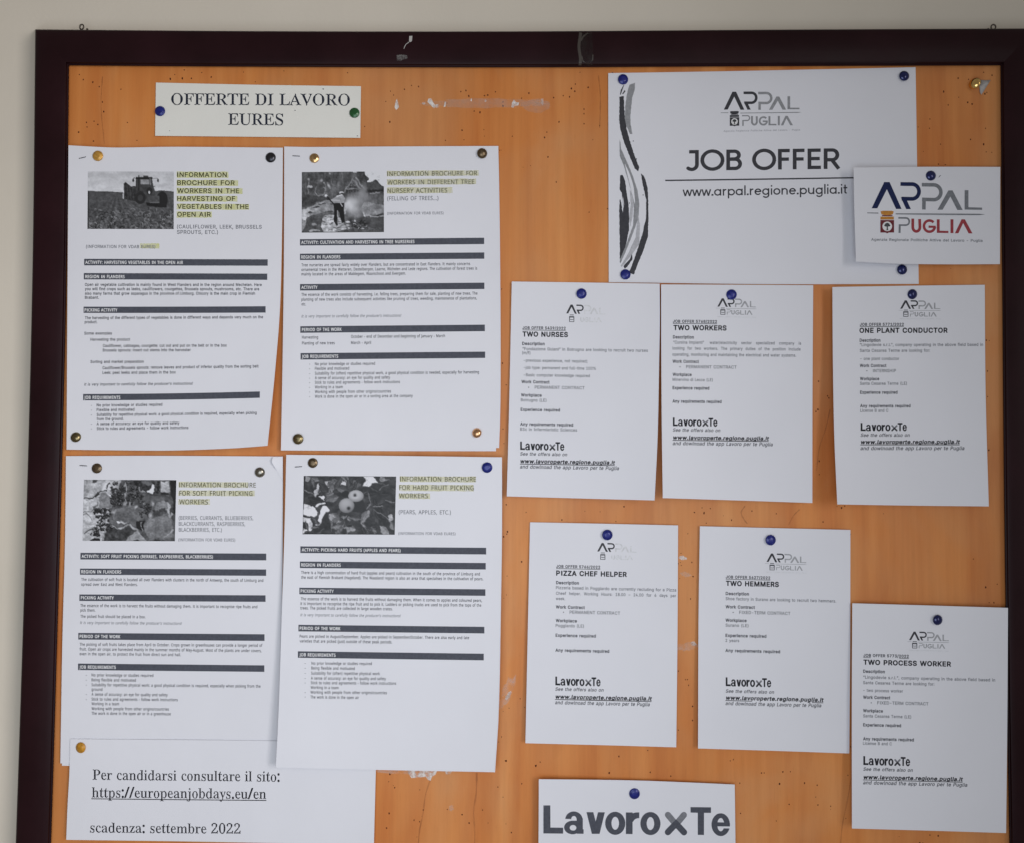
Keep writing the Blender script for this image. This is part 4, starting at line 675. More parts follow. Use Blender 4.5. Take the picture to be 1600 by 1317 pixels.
'h':(366,[(144,457,148,452,148,425,142,424,138,433,134,428,135,264,144,257,145,270,176,298,224,318,244,320,245,315,233,309,234,306,266,302,296,286,308,266,317,229,319,36,322,29,332,35,342,23,362,16,364,4,361,-1,304,-1,300,4,310,11,305,13,256,12,254,9,264,4,261,-1,206,-1,202,2,203,15,224,23,232,36,244,29,248,54,247,241,241,264,226,278,223,276,225,265,206,270,191,268,167,256,149,236,144,238,144,249,134,236,136,38,139,29,149,36,159,23,179,16,180,1,121,-1,118,4,128,11,122,13,75,12,73,9,82,4,79,-1,22,-1,18,2,19,15,38,22,49,35,61,29,66,48,66,405,61,426,50,419,42,431,19,440,17,452,22,457,79,457,82,452,73,446,75,443,119,443,124,446,116,451,116,457),(318,276,319,267,314,272),(298,301,306,295,307,289,298,295),(266,316,265,312,259,314,261,318)]),
'i':(183,[(146,311,150,306,150,279,144,279,139,287,136,282,136,41,141,26,149,37,158,25,178,17,181,2,176,-1,122,-1,119,4,129,9,126,12,78,13,72,11,82,4,79,-1,21,-1,17,5,21,17,38,22,51,35,61,29,64,36,66,261,61,282,51,276,42,287,22,292,19,306,25,311,79,311,82,306,73,301,75,298,121,297,126,301,117,305,118,311),(54,394,91,363,79,365,65,374),(115,368,115,364,111,364),(108,450,130,436,138,411,134,395,123,382,108,376,94,376,71,389,63,414,69,432,78,443,94,450),(146,394,147,388,142,386,140,391),(95,462,92,456,73,454,81,461),(106,462,121,461,128,454,109,456)]),
'j':(195,[(156,311,160,306,160,279,154,279,149,287,146,282,146,-36,137,-74,113,-105,89,-119,99,-126,94,-132,54,-141,-1,-137,-26,-124,-39,-111,-36,-107,-23,-109,-34,-96,-43,-74,-41,-59,-32,-47,-14,-42,9,-52,13,-68,-1,-101,2,-104,11,-98,16,-111,28,-116,47,-112,61,-94,71,-104,77,-64,76,271,71,282,62,272,48,288,25,294,22,308,28,311,89,311,92,306,83,301,85,298,131,297,136,301,127,305,128,311),(148,-77,147,-86,141,-88,142,-81),(2,-31,16,-39,25,-52,27,-72,24,-77,19,-72,17,-51,0,-35),(-18,-29,-19,-34,-48,-45,-35,-32),(112,451,136,437,144,409,138,394,128,383,114,377,98,377,76,390,69,418,85,445),(156,411,155,395,148,387,152,408),(58,411,61,406,58,402,54,406),(58,426,61,422,58,416,54,421),(155,426,158,421,155,416,152,421),(101,464,99,459,79,455,86,462),(112,464,126,462,134,455,114,459)]),
'l':(184,[(145,457,150,452,150,425,144,424,139,433,136,428,136,41,141,26,149,37,158,25,178,17,181,4,176,-1,122,-1,119,4,129,9,126,12,78,13,72,11,82,4,79,-1,22,-1,17,4,19,15,38,22,51,35,61,29,66,48,66,405,61,428,51,422,39,434,22,438,19,452,24,457,79,457,82,452,73,446,75,443,121,443,126,446,117,451,118,457)]),
'm':(539,[(289,290,314,248,313,35,316,27,326,34,338,22,355,16,356,1,298,-1,295,4,305,11,299,13,254,12,251,9,261,4,258,-1,204,-1,199,2,201,16,219,23,231,38,239,28,244,41,244,236,237,265,221,279,219,266,196,270,179,265,162,254,148,236,144,237,141,248,133,236,134,38,138,29,148,36,158,23,175,17,178,2,119,-1,116,4,126,9,124,12,78,13,72,11,82,4,79,-1,19,0,19,16,38,22,51,36,61,29,64,38,66,259,61,281,51,273,41,287,20,294,19,309,79,311,82,306,73,301,75,298,118,297,123,301,114,305,115,311,144,311,147,306,147,278,142,277,136,287,133,282,133,262,141,254,143,268,176,299,218,318,239,320,240,314,228,306,268,301),(416,320,419,315,406,306,434,304,458,295,472,283,482,264,491,208,492,39,496,26,505,36,515,23,535,16,537,4,534,-1,478,-1,475,4,485,11,479,13,432,12,430,9,440,4,436,-1,381,-1,376,2,379,16,398,23,408,35,418,29,421,36,420,251,411,271,399,279,398,266,375,270,358,265,325,239,320,241,316,261,364,305,391,317),(441,316,439,312,433,314,435,318)]),
'n':(366,[(294,289,308,266,317,229,319,35,324,28,332,35,342,23,361,16,363,1,304,-1,300,4,310,11,305,13,256,12,254,9,264,4,261,-1,206,-1,202,2,203,15,224,23,232,36,244,29,248,54,247,241,241,264,226,278,223,276,225,265,206,270,191,268,167,256,149,236,144,238,144,249,134,236,136,38,139,29,149,36,159,23,179,16,180,1,121,-1,118,4,127,9,125,12,78,13,72,11,82,4,79,-1,19,0,19,16,38,22,51,36,61,29,64,38,66,259,61,281,51,273,41,287,20,294,19,309,79,311,82,306,73,301,75,298,119,297,124,301,116,305,116,311,144,311,148,306,151,277,197,311,242,320,245,315,233,306,266,302),(136,288,134,266,142,256,144,274),(318,276,319,267,314,272),(298,301,306,295,307,289,298,295),(266,316,265,312,259,314,261,318)]),
'o':(321,[(179,320,225,310,259,288,258,283,246,282,274,254,291,224,303,179,304,144,290,82,274,55,245,25,256,22,256,16,209,-7,154,-11,111,-1,78,19,79,24,92,25,64,53,45,86,34,122,32,164,40,211,55,242,92,284,79,285,79,291,124,314),(172,297,142,289,125,258,114,268,104,199,104,108,112,46,116,40,125,51,141,23,165,13,181,15,196,23,212,51,221,40,224,42,233,125,231,212,224,262,219,265,217,255,212,254,197,285)]),
'p':(356,[(139,311,144,306,144,278,139,277,134,287,130,282,130,261,139,248,134,235,134,68,143,46,134,32,136,-86,142,-108,152,-98,164,-114,196,-123,198,-135,194,-140,124,-140,120,-135,130,-129,128,-126,76,-126,71,-128,81,-135,78,-140,21,-140,16,-135,18,-123,37,-118,51,-102,59,-112,64,-99,66,254,61,282,49,274,42,285,20,295,19,306,24,311,78,311,81,306,71,301,74,298,115,297,120,301,111,305,112,311),(246,320,262,314,250,305,281,291,301,272,324,234,336,186,336,131,327,89,304,44,281,21,250,5,262,0,276,7,278,2,248,-10,215,-11,175,3,143,34,151,58,170,38,189,30,209,32,229,43,234,31,247,45,260,82,266,136,264,199,257,242,251,259,235,278,229,267,209,276,181,272,164,259,148,236,143,239,139,264,168,297,185,310,216,320),(345,204,345,197,342,201)]),
'r':(272,[(265,296,276,274,275,258,265,240,239,236,212,264,199,271,200,258,188,258,173,252,154,222,144,234,137,214,136,51,139,32,144,28,151,37,165,23,195,17,197,1,124,-1,120,4,130,9,128,12,78,13,72,11,82,4,79,-1,19,0,19,15,38,22,51,35,61,29,66,49,64,275,61,283,51,276,42,287,21,293,20,308,25,311,79,311,82,306,73,301,75,298,118,297,123,301,114,305,115,311,144,311,147,306,147,279,141,279,136,287,133,282,133,252,142,242,144,258,179,296,195,308,199,306,196,293,232,306),(218,237,241,230,245,224,228,225),(271,232,264,223,251,224,255,230),(285,248,285,242,280,241),(279,297,287,289,288,278,282,282),(262,313,268,311,266,306,260,309),(229,318,228,313,223,315)]),
's':(273,[(242,320,246,314,246,226,242,220,228,222,217,248,196,276,179,287,158,294,139,294,122,288,110,276,105,260,94,265,91,255,96,236,112,217,205,167,231,144,244,104,243,75,234,46,248,55,251,52,242,34,214,5,182,-8,139,-11,72,7,62,4,49,-10,38,-10,34,-4,34,101,38,107,54,104,67,68,82,46,96,32,122,19,144,16,169,22,187,39,191,61,195,62,201,55,204,61,201,80,185,101,96,150,64,179,52,204,50,228,65,272,52,268,49,272,76,302,114,318,155,320,215,307,232,320),(59,168,68,163,68,156,59,162)]),
't':(213,[(139,426,146,421,146,354,141,350,135,360,132,358,133,306,139,300,145,313,205,311,209,284,204,277,145,276,139,288,132,281,133,59,140,41,152,32,155,44,181,45,206,74,218,69,221,62,207,34,185,10,165,-2,138,-10,134,-5,149,6,109,4,91,9,74,21,68,34,61,59,61,279,51,290,49,276,22,278,19,295,39,320,44,321,44,311,49,310,87,348,105,371,104,374,91,368,90,374,128,424),(105,-3,106,-8,102,-8),(77,5,84,4,87,-2,78,-1)]),
'u':(360,[(322,311,326,306,325,279,319,279,315,287,311,282,312,52,318,38,326,47,338,36,359,30,360,14,306,7,304,11,310,21,295,20,256,11,254,8,265,-1,231,-10,224,30,201,10,174,-4,136,-11,132,-6,144,3,112,4,86,14,69,38,60,69,55,278,51,284,44,273,34,287,13,294,11,309,71,311,74,306,64,299,69,297,115,297,119,301,110,305,111,311,141,309,142,279,136,279,132,287,129,282,129,68,133,49,152,30,154,42,172,37,191,39,228,63,233,34,239,21,241,41,236,52,241,66,240,271,235,282,226,273,215,287,192,294,189,308,194,311,254,311,257,306,247,301,249,298,296,297,302,301,293,305,294,311),(109,-3,111,-8,106,-8),(68,15,74,15,93,-2,84,-1)]),
'y':(285,[(298,311,301,295,285,287,271,267,204,86,198,84,194,95,189,89,167,28,171,26,181,36,184,32,155,-46,132,-94,95,-133,68,-141,41,-141,39,-135,58,-129,34,-124,15,-111,6,-85,13,-64,31,-53,53,-58,60,-66,62,-95,69,-105,75,-95,86,-97,97,-92,124,-54,138,-8,126,28,131,30,139,23,141,28,41,272,35,279,28,269,13,288,-4,293,-5,308,-1,311,55,311,58,306,48,301,51,298,101,297,106,299,96,306,99,311,161,309,159,292,140,289,128,277,118,285,116,266,172,116,184,108,188,111,182,122,236,265,232,285,204,293,202,308,208,311),(41,-40,55,-42,65,-49,75,-72,69,-73,61,-55,43,-46),(31,-41,29,-45,23,-44,26,-39)]),
'z':(278,[(274,310,276,291,265,271,256,262,256,277,249,272,113,26,116,20,125,28,174,27,211,37,235,59,259,106,272,108,277,96,269,1,98,-1,95,4,104,9,102,12,54,13,48,9,57,5,56,-1,14,0,12,14,20,31,28,40,35,31,41,36,180,284,176,290,166,283,115,286,85,278,59,254,44,216,29,214,25,219,26,244,31,309,195,311,198,306,188,301,191,298,236,297,242,301,233,305,234,311)]),
},
'G':{
'J':(443,[(399,714,401,196,394,152,380,112,361,79,333,45,301,19,259,-2,215,-14,166,-16,89,3,46,28,18,56,10,89,25,124,46,140,75,144,95,138,146,108,168,103,208,105,238,119,261,142,275,168,284,209,284,594,101,596,100,712)]),
'O':(757,[(418,728,505,708,559,684,616,644,670,591,701,545,738,458,751,365,733,356,751,351,748,306,725,219,700,166,644,95,600,56,529,16,462,-7,392,-16,318,-11,256,5,176,43,104,104,71,146,42,196,13,282,6,334,10,415,26,481,49,532,103,609,137,642,212,691,274,715,358,730),(371,613,332,608,274,590,239,571,201,541,168,501,149,468,133,426,124,379,124,334,139,269,155,235,189,186,239,144,273,125,332,106,371,102,429,107,471,119,515,142,553,171,578,198,614,258,630,314,634,356,630,401,614,456,578,516,553,544,515,572,471,595,429,607)]),
'B':(543,[(51,714,309,714,351,708,381,698,430,669,460,639,478,612,497,564,501,505,490,455,452,394,484,362,515,315,534,256,537,199,524,141,500,94,459,48,432,29,379,6,336,-1,49,1),(167,319,167,118,336,117,374,132,400,156,417,194,418,234,402,275,374,304,349,315,322,320),(374,556,346,584,312,596,167,595,166,441,312,447,346,459,367,476,381,502,384,525)]),
'F':(457,[(413,714,412,596,166,595,166,417,385,415,386,301,167,298,166,2,50,1,49,713)]),
'E':(500,[(456,714,455,596,166,595,166,424,426,423,429,309,425,306,167,305,166,122,169,119,462,118,464,1,50,1,49,713)]),
'R':(571,[(50,714,322,714,375,705,406,692,449,664,476,638,502,598,518,562,530,505,530,466,518,409,502,374,476,334,449,307,402,275,562,34,468,-31,269,258,166,259,165,1,49,1),(168,596,167,379,326,376,359,388,384,408,408,454,411,502,397,545,375,573,348,589,326,596)]),
' ':(300,[]),
'w':(557,[(559,402,439,-10,399,0,361,-11,272,262,182,-11,144,0,104,-10,-15,404,61,425,145,144,234,412,271,400,311,411,398,144,482,425)]),
'.':(157,[(135,106,135,1,22,1,22,106)]),
'a':(486,[(440,414,440,1,361,0,356,41,318,18,279,4,242,-1,189,2,122,26,69,69,40,111,22,158,17,228,33,289,49,319,79,356,125,390,189,413,242,416,279,410,318,396,356,374,361,414),(225,334,182,325,145,304,118,274,99,216,102,178,127,128,172,93,225,80,275,89,319,116,349,160,359,199,352,246,341,271,319,298,275,325)]),
'r':(300,[(239,419,262,389,264,374,257,354,244,337,204,331,170,314,145,287,132,261,127,228,127,2,46,0,44,412,125,414,129,386,194,414)]),
'p':(486,[(355,392,402,360,424,336,460,271,469,212,459,206,469,204,468,186,460,144,442,105,411,64,380,36,346,18,308,4,271,-1,218,2,178,13,128,40,127,-184,45,-185,45,413,125,414,129,374,178,401,242,416,308,410),(254,334,211,325,174,304,146,274,127,216,130,178,156,128,201,93,254,80,304,89,348,116,378,160,387,199,381,246,370,271,348,298,304,325)]),
'l':(171,[(125,628,127,2,46,0,44,626)]),
'e':(457,[(246,416,294,405,324,392,374,355,405,314,421,281,433,214,416,189,391,180,110,179,118,151,137,122,166,98,196,85,231,80,265,86,295,100,325,126,358,118,375,101,383,69,338,30,289,8,258,0,212,-1,178,5,126,26,74,69,45,114,33,142,23,198,24,231,32,266,52,314,84,356,105,374,164,405,212,416),(337,265,326,285,301,309,269,327,244,333,204,331,169,318,139,294,120,265)]),
'g':(486,[(439,414,441,-16,434,-61,421,-91,399,-122,373,-146,328,-172,292,-184,245,-191,199,-188,166,-181,121,-161,89,-139,63,-109,68,-84,77,-68,98,-57,125,-57,159,-88,211,-107,249,-108,292,-98,331,-74,353,-44,358,-24,358,39,286,6,214,-1,149,13,122,26,79,59,49,95,33,125,17,185,22,255,49,319,101,374,149,401,188,412,242,416,279,410,318,396,356,374,360,414),(225,334,182,325,145,304,118,274,99,216,102,178,127,128,172,93,225,80,275,89,319,116,349,160,359,199,352,246,341,271,319,298,275,325)]),
'i':(171,[(125,414,127,2,46,0,44,412),(126,614,126,515,45,515,45,613)]),
'o':(457,[(244,416,286,408,326,392,374,360,396,336,431,271,441,212,430,206,440,204,440,186,431,144,415,108,374,54,346,33,299,10,258,0,214,-1,162,9,128,23,69,69,40,111,22,158,17,229,32,286,49,319,94,369,122,388,162,405,189,413),(225,334,182,325,145,304,118,274,99,216,102,178,127,128,172,93,225,80,275,89,319,116,349,160,359,199,352,246,341,271,319,298,275,325)]),
'n':(471,[(355,376,392,332,407,304,418,259,419,1,338,1,334,262,315,299,295,318,262,334,226,337,194,328,169,313,148,286,138,262,127,208,126,1,45,1,45,413,125,414,129,386,175,410,245,420,296,410)]),
'u':(471,[(45,414,126,413,130,159,140,135,162,109,186,93,219,84,248,86,279,98,307,121,322,146,330,174,338,415,419,413,419,1,339,0,335,35,309,20,266,6,236,1,191,6,142,23,87,68,60,111,46,162)]),
't':(286,[(82,571,162,570,164,421,257,418,256,338,163,335,163,108,176,89,216,76,233,46,225,19,206,3,168,4,141,15,112,36,93,62,80,98,80,335,22,339,22,419,80,422)]),
},
}
GL = {}


def area2(P):
    return sum(P[i - 1][0] * P[i][1] - P[i][0] * P[i - 1][1] for i in range(len(P)))


def inside(p, P):
    r = False
    for i in range(len(P)):
        (xa, ya), (xb, yb) = P[i - 1], P[i]
        if (ya > p[1]) != (yb > p[1]) and p[0] < xa + (p[1] - ya) * (xb - xa) / (yb - ya):
            r = not r
    return r


def cuts(a, b, c, d):
    def o(p, q, r):
        return (q[0] - p[0]) * (r[1] - p[1]) - (q[1] - p[1]) * (r[0] - p[0])
    return o(a, b, c) * o(a, b, d) < 0 and o(c, d, a) * o(c, d, b) < 0


def fill(rings):
    """ear clipping of outlines with holes; gives points and triangles"""
    rings = [[p for k, p in enumerate(r) if p != r[k - 1]] for r in rings]
    rings = [r for r in rings if len(r) > 2 and abs(area2(r)) > 1e-7]
    depth = [sum(inside(r[0], q) for q in rings if q is not r) for r in rings]
    pts, tris = [], []
    for r, dpt in zip(rings, depth):
        if dpt % 2:
            continue
        poly = r if area2(r) > 0 else r[::-1]
        holes_ = [q if area2(q) < 0 else q[::-1] for q, e in zip(rings, depth) if e == dpt + 1 and inside(q[0], r)]
        holes_.sort(key=lambda q: -max(p[0] for p in q))
        for hq in holes_:
            best = None
            for j, hp in enumerate(hq):
                for i, pp in enumerate(poly):
                    if poly.count(pp) > 1:
                        continue
                    dd = (hp[0] - pp[0]) ** 2 + (hp[1] - pp[1]) ** 2
                    if best is None or dd < best[0]:
                        if not any(cuts(hp, pp, a[k - 1], a[k]) for a in [poly] + holes_ for k in range(len(a))):
                            best = (dd, i, j)
            if best:
                _, i, j = best
                poly = poly[:i + 1] + hq[j:] + hq[:j + 1] + poly[i:]
        base_ = len(pts)
        pts += poly
        ix = list(range(len(poly)))
        guard = 0
        while len(ix) > 3 and guard < 4000:
            done = False
            best_e = None
            for k in range(len(ix)):
                guard += 1
                a, b_, c_ = poly[ix[k - 1]], poly[ix[k]], poly[ix[(k + 1) % len(ix)]]
                cr = (b_[0] - a[0]) * (c_[1] - a[1]) - (b_[1] - a[1]) * (c_[0] - a[0])
                if cr <= 0:
                    if cr == 0 and best_e is None:
                        best_e = k
                    continue
                bad = False
                for q in ix:
                    p = poly[q]
                    if p == a or p == b_ or p == c_:
                        continue
                    if ((b_[0] - a[0]) * (p[1] - a[1]) - (b_[1] - a[1]) * (p[0] - a[0]) >= 0 and
                            (c_[0] - b_[0]) * (p[1] - b_[1]) - (c_[1] - b_[1]) * (p[0] - b_[0]) >= 0 and
                            (a[0] - c_[0]) * (p[1] - c_[1]) - (a[1] - c_[1]) * (p[0] - c_[0]) >= 0):
                        bad = True
                        break
                if not bad:
                    tris.append((base_ + ix[k - 1], base_ + ix[k], base_ + ix[(k + 1) % len(ix)]))
                    ix.pop(k)
                    done = True
                    break
            if not done:
                if best_e is None:
                    break
                ix.pop(best_e)
        if len(ix) == 3:
            tris.append(tuple(base_ + q for q in ix))
    return pts, tris


def glyph(font, ch):
    k = (font, ch)
    if k in GL:
        return GL[k]
    d = FONTS[font]
    if ch == ' ' or ch not in d:
        adv = {'H': 0.3, 'S': 0.2, 'G': 0.3}.get(font, 0.28)
        GL[k] = (adv, None, None)
        return GL[k]
    unit = 400.0 if font in 'ABNM' else 1000.0
    adv, rings = d[ch]
    adv /= unit
    loops = [[(r_[i] / unit, r_[i + 1] / unit) for i in range(0, len(r_), 2)] for r_ in rings]
    pts, tris = fill(loops)
    V = np.array(pts)
    T = np.array(tris, int).reshape(-1, 3)
    GL[k] = (adv, V, T)
    return GL[k]


class Print:
    """Flat print gathered in photo pixels, laid just proud of its sheet."""

    def __init__(s):
        s.V = []
        s.T = []
        s.n = 0

    def add(s, V, T):
        s.V.append(np.asarray(V, float))
        s.T.append(np.asarray(T, int) + s.n)
        s.n += len(V)

    def text(s, font, body, x0, y0, x1, cap, y1=None, slope=0.0, slant=0.0):
        xs = []
        pen = 0.0
        for ch in body:
            adv, V, T = glyph(font, ch)
            if V is not None:
                xs.append((V + [pen, 0], T))
            pen += adv
        if not xs:
            return
        mn = min(v[:, 0].min() for v, t in xs)
        mx = max(v[:, 0].max() for v, t in xs)
        ch = glyph(font, 'E' if font in 'GSANBM' else 'L')[1][:, 1].max()
        if y1 is not None:
            slope = (y1 - y0) / (x1 - x0)
        for V, T in xs:
            X = x0 + (V[:, 0] - mn) / (mx - mn) * (x1 - x0)
            up = V[:, 1] / ch * cap
            X = X + up * slant
            Y = y0 + (X - x0) * slope - up
            s.add(np.stack([X, Y], 1), T)

    def poly(s, pts, sub=None):
        pts, T = fill([[tuple(q) for q in pts]])
        s.add(pts, T)

    def strip(s, pts, width, n=1, caps=False):
        """stroke of constant or varying width along points"""
        P = np.array(pts, float)
        W = np.full(len(P), width) if np.isscalar(width) else np.array(width, float)
        d = np.gradient(P, axis=0)
        d /= np.maximum(1e-9, np.hypot(d[:, 0], d[:, 1]))[:, None]
        nrm = np.stack([-d[:, 1], d[:, 0]], 1) * W[:, None] / 2
        V = np.vstack([P + nrm, P - nrm])
        k = len(P)
        T = []
        for i in range(k - 1):
            T += [(i, i + 1, k + i + 1), (i, k + i + 1, k + i)]
        s.add(V, T)

    def bar(s, x0, yl0, yl1, x1, yr0, yr1, bow=0.0, n=14):
        t = np.linspace(0, 1, n)
        X = x0 + (x1 - x0) * t
        A = yl0 + (yr0 - yl0) * t + bow * 4 * t * (1 - t)
        B = yl1 + (yr1 - yl1) * t + bow * 4 * t * (1 - t)
        V = np.vstack([np.stack([X, A], 1), np.stack([X, B], 1)])
        T = []
        for i in range(n - 1):
            T += [(i, n + i, n + i + 1), (i, n + i + 1, i + 1)]
        s.add(V, T)

    def disc(s, cx, cy, rx, ry=None, n=14, a0=0, a1=360):
        ry = ry or rx
        V = [(cx, cy)] + [(cx + rx * math.cos(math.radians(a0 + (a1 - a0) * i / n)), cy + ry * math.sin(math.radians(a0 + (a1 - a0) * i / n))) for i in range(n + 1)]
        s.add(V, [(0, i, i + 1) for i in range(1, n + 1)])

    def build(s, name, sheet, mat, lift, parent=None, label=None):
        if not s.n:
            return None
        V = np.vstack(s.V)
        T = np.vstack(s.T)
        W = at_np(V, sheet.h(V[:, 0], V[:, 1]) + lift)
        # every face turned to the viewer
        a, b, c = W[T[:, 0]], W[T[:, 1]], W[T[:, 2]]
        ny = np.cross(b - a, c - a)[:, 1]
        T = np.where((ny > 0)[:, None], T[:, ::-1], T)
        o = mesh_obj(name, W, T.tolist(), mat, parent or sheet.root, smooth=True)
        if label:
            o['label'] = label
        return o


def arc(cx, cy, rx, ry, a0, a1, n=14):
    return [(cx + rx * math.cos(math.radians(a0 + (a1 - a0) * i / n)), cy + ry * math.sin(math.radians(a0 + (a1 - a0) * i / n))) for i in range(n + 1)]


# ------------------------------------------------------------------ paper sheets
def poly_at(pts, n):
    """n points evenly along a polyline, by smooth arc length"""
    P = np.array(pts, float)
    L = np.concatenate([[0], np.cumsum(np.hypot(*np.diff(P, axis=0).T))])
    t = np.linspace(0, L[-1], n)
    if len(P) < 3:
        return np.stack([np.interp(t, L, P[:, 0]), np.interp(t, L, P[:, 1])], 1)
    # Catmull-Rom through the points
    out = []
    for v in t:
        i = min(len(P) - 2, max(0, int(np.searchsorted(L, v, 'right')) - 1))
        u = (v - L[i]) / max(1e-9, L[i + 1] - L[i])
        p1, p2 = P[i], P[i + 1]
        h = L[i + 1] - L[i]
        m1 = (P[i + 1] - P[i - 1]) / (L[i + 1] - L[i - 1]) * h if i > 0 else p2 - p1
        m2 = (P[i + 2] - P[i]) / (L[i + 2] - L[i]) * h if i + 2 < len(P) else p2 - p1
        out.append((2 * u**3 - 3 * u**2 + 1) * p1 + (u**3 - 2 * u**2 + u) * m1 + (-2 * u**3 + 3 * u**2) * p2 + (u**3 - u**2) * m2)
    return np.array(out)


class Sheet:
    def __init__(s, name, label, cat, top, right, bottom, left, base=0.0006, lift=(0, 0, 0, 0), pw=2.2,
                 wave=0.0004, group=None, mat='paper', seed=0, edges=(0, 0, 0, 0)):
        """outline as four polylines: top and bottom left to right, left and right top to bottom"""
        s.top, s.right, s.bottom, s.left = top, right, bottom, left
        a = np.array(top + right + bottom + left)
        s.x0, s.y0 = a.min(0)
        s.x1, s.y1 = a.max(0)
        s.base, s.lift, s.pw, s.wave, s.seed, s.edges = base, lift, pw, wave, seed, edges
        cx, cy = (s.x0 + s.x1) / 2, (s.y0 + s.y1) / 2
        s.root = thing(name, label, cat, at(cx, cy, base), group)
        s.page = s.sheet_mesh('page', 0.0, M[mat])
        s.print_n = 0

    def h(s, X, Y):
        X = np.asarray(X, float)
        Y = np.asarray(Y, float)
        u = np.clip((X - s.x0) / (s.x1 - s.x0), 0, 1)
        v = np.clip((Y - s.y0) / (s.y1 - s.y0), 0, 1)
        p = s.pw
        tl, tr, br, bl = s.lift
        et, er, eb, el = s.edges
        r = tl * ((1 - u) * (1 - v)) ** p + tr * (u * (1 - v)) ** p + br * (u * v) ** p + bl * ((1 - u) * v) ** p
        r = r + et * (1 - v) ** 3 + er * u ** 3 + eb * v ** 3 + el * (1 - u) ** 3
        k = s.seed
        wv = np.sin(u * 5.1 + k) * np.sin(v * 4.3 + 1.7 * k) + 0.5 * np.sin(u * 9.7 + 2.1 * k + v * 3.0) * np.sin(v * 7.9 + k)
        return s.base + r + s.wave * (1 + wv / 1.5)

    def sheet_mesh(s, name, drop, mat, nu=40, nv=52, shift=(0, 0)):
        T = poly_at(s.top, nu)
        B = poly_at(s.bottom, nu)
        L = poly_at(s.left, nv)
        R = poly_at(s.right, nv)
        u = np.linspace(0, 1, nu)[None, :, None]
        v = np.linspace(0, 1, nv)[:, None, None]
        P = (1 - v) * T[None] + v * B[None] + (1 - u) * L[:, None] + u * R[:, None] \
            - ((1 - u) * (1 - v) * T[0] + u * (1 - v) * T[-1] + (1 - u) * v * B[0] + u * v * B[-1])
        P = P.reshape(-1, 2) + np.repeat(np.linspace(0, 1, nv) ** 0.7, nu)[:, None] * np.array(shift)
        H = s.h(P[:, 0], P[:, 1]) - drop
        Fr = at_np(P, H)
        Bk = Fr + [0, 0.00012, 0]
        n = len(P)
        faces = []
        for j in range(nv - 1):
            for i in range(nu - 1):
                a = j * nu + i
                faces.append((a, a + nu, a + nu + 1, a + 1))
                faces.append((n + a, n + a + 1, n + a + nu + 1, n + a + nu))
        ns = len(faces)
        rim = [i for i in range(nu)] + [j * nu + nu - 1 for j in range(1, nv)] + [(nv - 1) * nu + i for i in range(nu - 2, -1, -1)] + [j * nu for j in range(nv - 2, 0, -1)]
        E1 = Fr[rim]
        E2 = Bk[rim]
        m = len(rim)
        for i in range(m):
            q = (i + 1) % m
            faces.append((2 * n + i, 2 * n + q, 2 * n + m + q, 2 * n + m + i))
        V = np.vstack([Fr, Bk, E1, E2])
        o = mesh_obj(name, V, faces, mat, s.root)
        o.data.polygons.foreach_set('use_smooth', [k < ns for k in range(len(faces))])
        return o


INK = 0.00010     # print stands this far off the paper
BAR = 0.00008
HIL = 0.00004
# ------------------------------------------------------------------ wall
WALL = -0.018
wc = at(800, 700, WALL)
me_v, me_f = [], []
for (x, z) in ((-4, -2.2), (4, -2.2), (4, 2.2), (-4, 2.2)):
    me_v.append((x, wc.y, z))
wall = mesh_obj('wall', [Vector(v) for v in me_v], [(0, 1, 2, 3)], M['wall'])
tag(wall, 'beige painted wall behind the notice board', None, None, 'structure')

# ------------------------------------------------------------------ notice board
board = thing('notice_board', 'large wooden notice board with dark maroon frame hung on the beige wall', 'notice board', at(820, 880, 0))
# inner edge of the frame, clockwise from the top left, in photo pixels
TOPI = [(108, 103), (400, 105), (800, 106), (1200, 104.2), (1563, 103)]
LEFI = [(108, 103), (104.5, 400), (98, 700), (89.5, 1000), (80, 1317), (64, 1760)]
RIGI = [(1563, 103), (1565.5, 400), (1568, 700), (1571, 950), (1577, 1317), (1585, 1760)]
TOPO = [(55, 46.5), (400, 49.2), (800, 49.6), (1200, 47), (1620, 45)]
LEFO = [(55, 46.5), (51, 400), (44, 700), (35, 1000), (24.5, 1317), (8, 1815)]
RIGO = [(1620, 45), (1622, 400), (1625, 700), (1628, 950), (1634, 1317), (1642, 1815)]
BOTI = [(64, 1760), (800, 1762), (1585, 1760)]
BOTO = [(8, 1815), (800, 1817), (1642, 1815)]

# veneered panel, recessed a little under the lip
nx, ny = 24, 30
T, B_ = poly_at(TOPI, nx), poly_at(BOTI, nx)
L, R = poly_at(LEFI, ny), poly_at(RIGI, ny)
V, Fc = [], []
for j in range(ny):
    for i in range(nx):
        u, v = i / (nx - 1), j / (ny - 1)
        p = (1 - v) * T[i] + v * B_[i] + (1 - u) * L[j] + u * R[j] - ((1 - u) * (1 - v) * T[0] + u * (1 - v) * T[-1] + (1 - u) * v * B_[0] + u * v * B_[-1])
        p = np.array([800, 700]) + (p - [800, 700]) * 1.006
        V.append(at(p[0], p[1], 0))
for j in range(ny - 1):
    for i in range(nx - 1):
        a = j * nx + i
        Fc.append((a, a + nx, a + nx + 1, a + 1))
# thickness
n = len(V)
V += [v + Vector((0, 0.006, 0)) for v in V]
Fc += [tuple(n + k for k in reversed(f)) for f in Fc]
rim = [i for i in range(nx)] + [j * nx + nx - 1 for j in range(1, ny)] + [(ny - 1) * nx + i for i in range(nx - 2, -1, -1)] + [j * nx for j in range(ny - 2, 0, -1)]
for k in range(len(rim)):
    a, b_ = rim[k], rim[(k + 1) % len(rim)]
    Fc.append((a, b_, n + b_, n + a))
mesh_obj('panel', V, Fc, M['wood'], board)

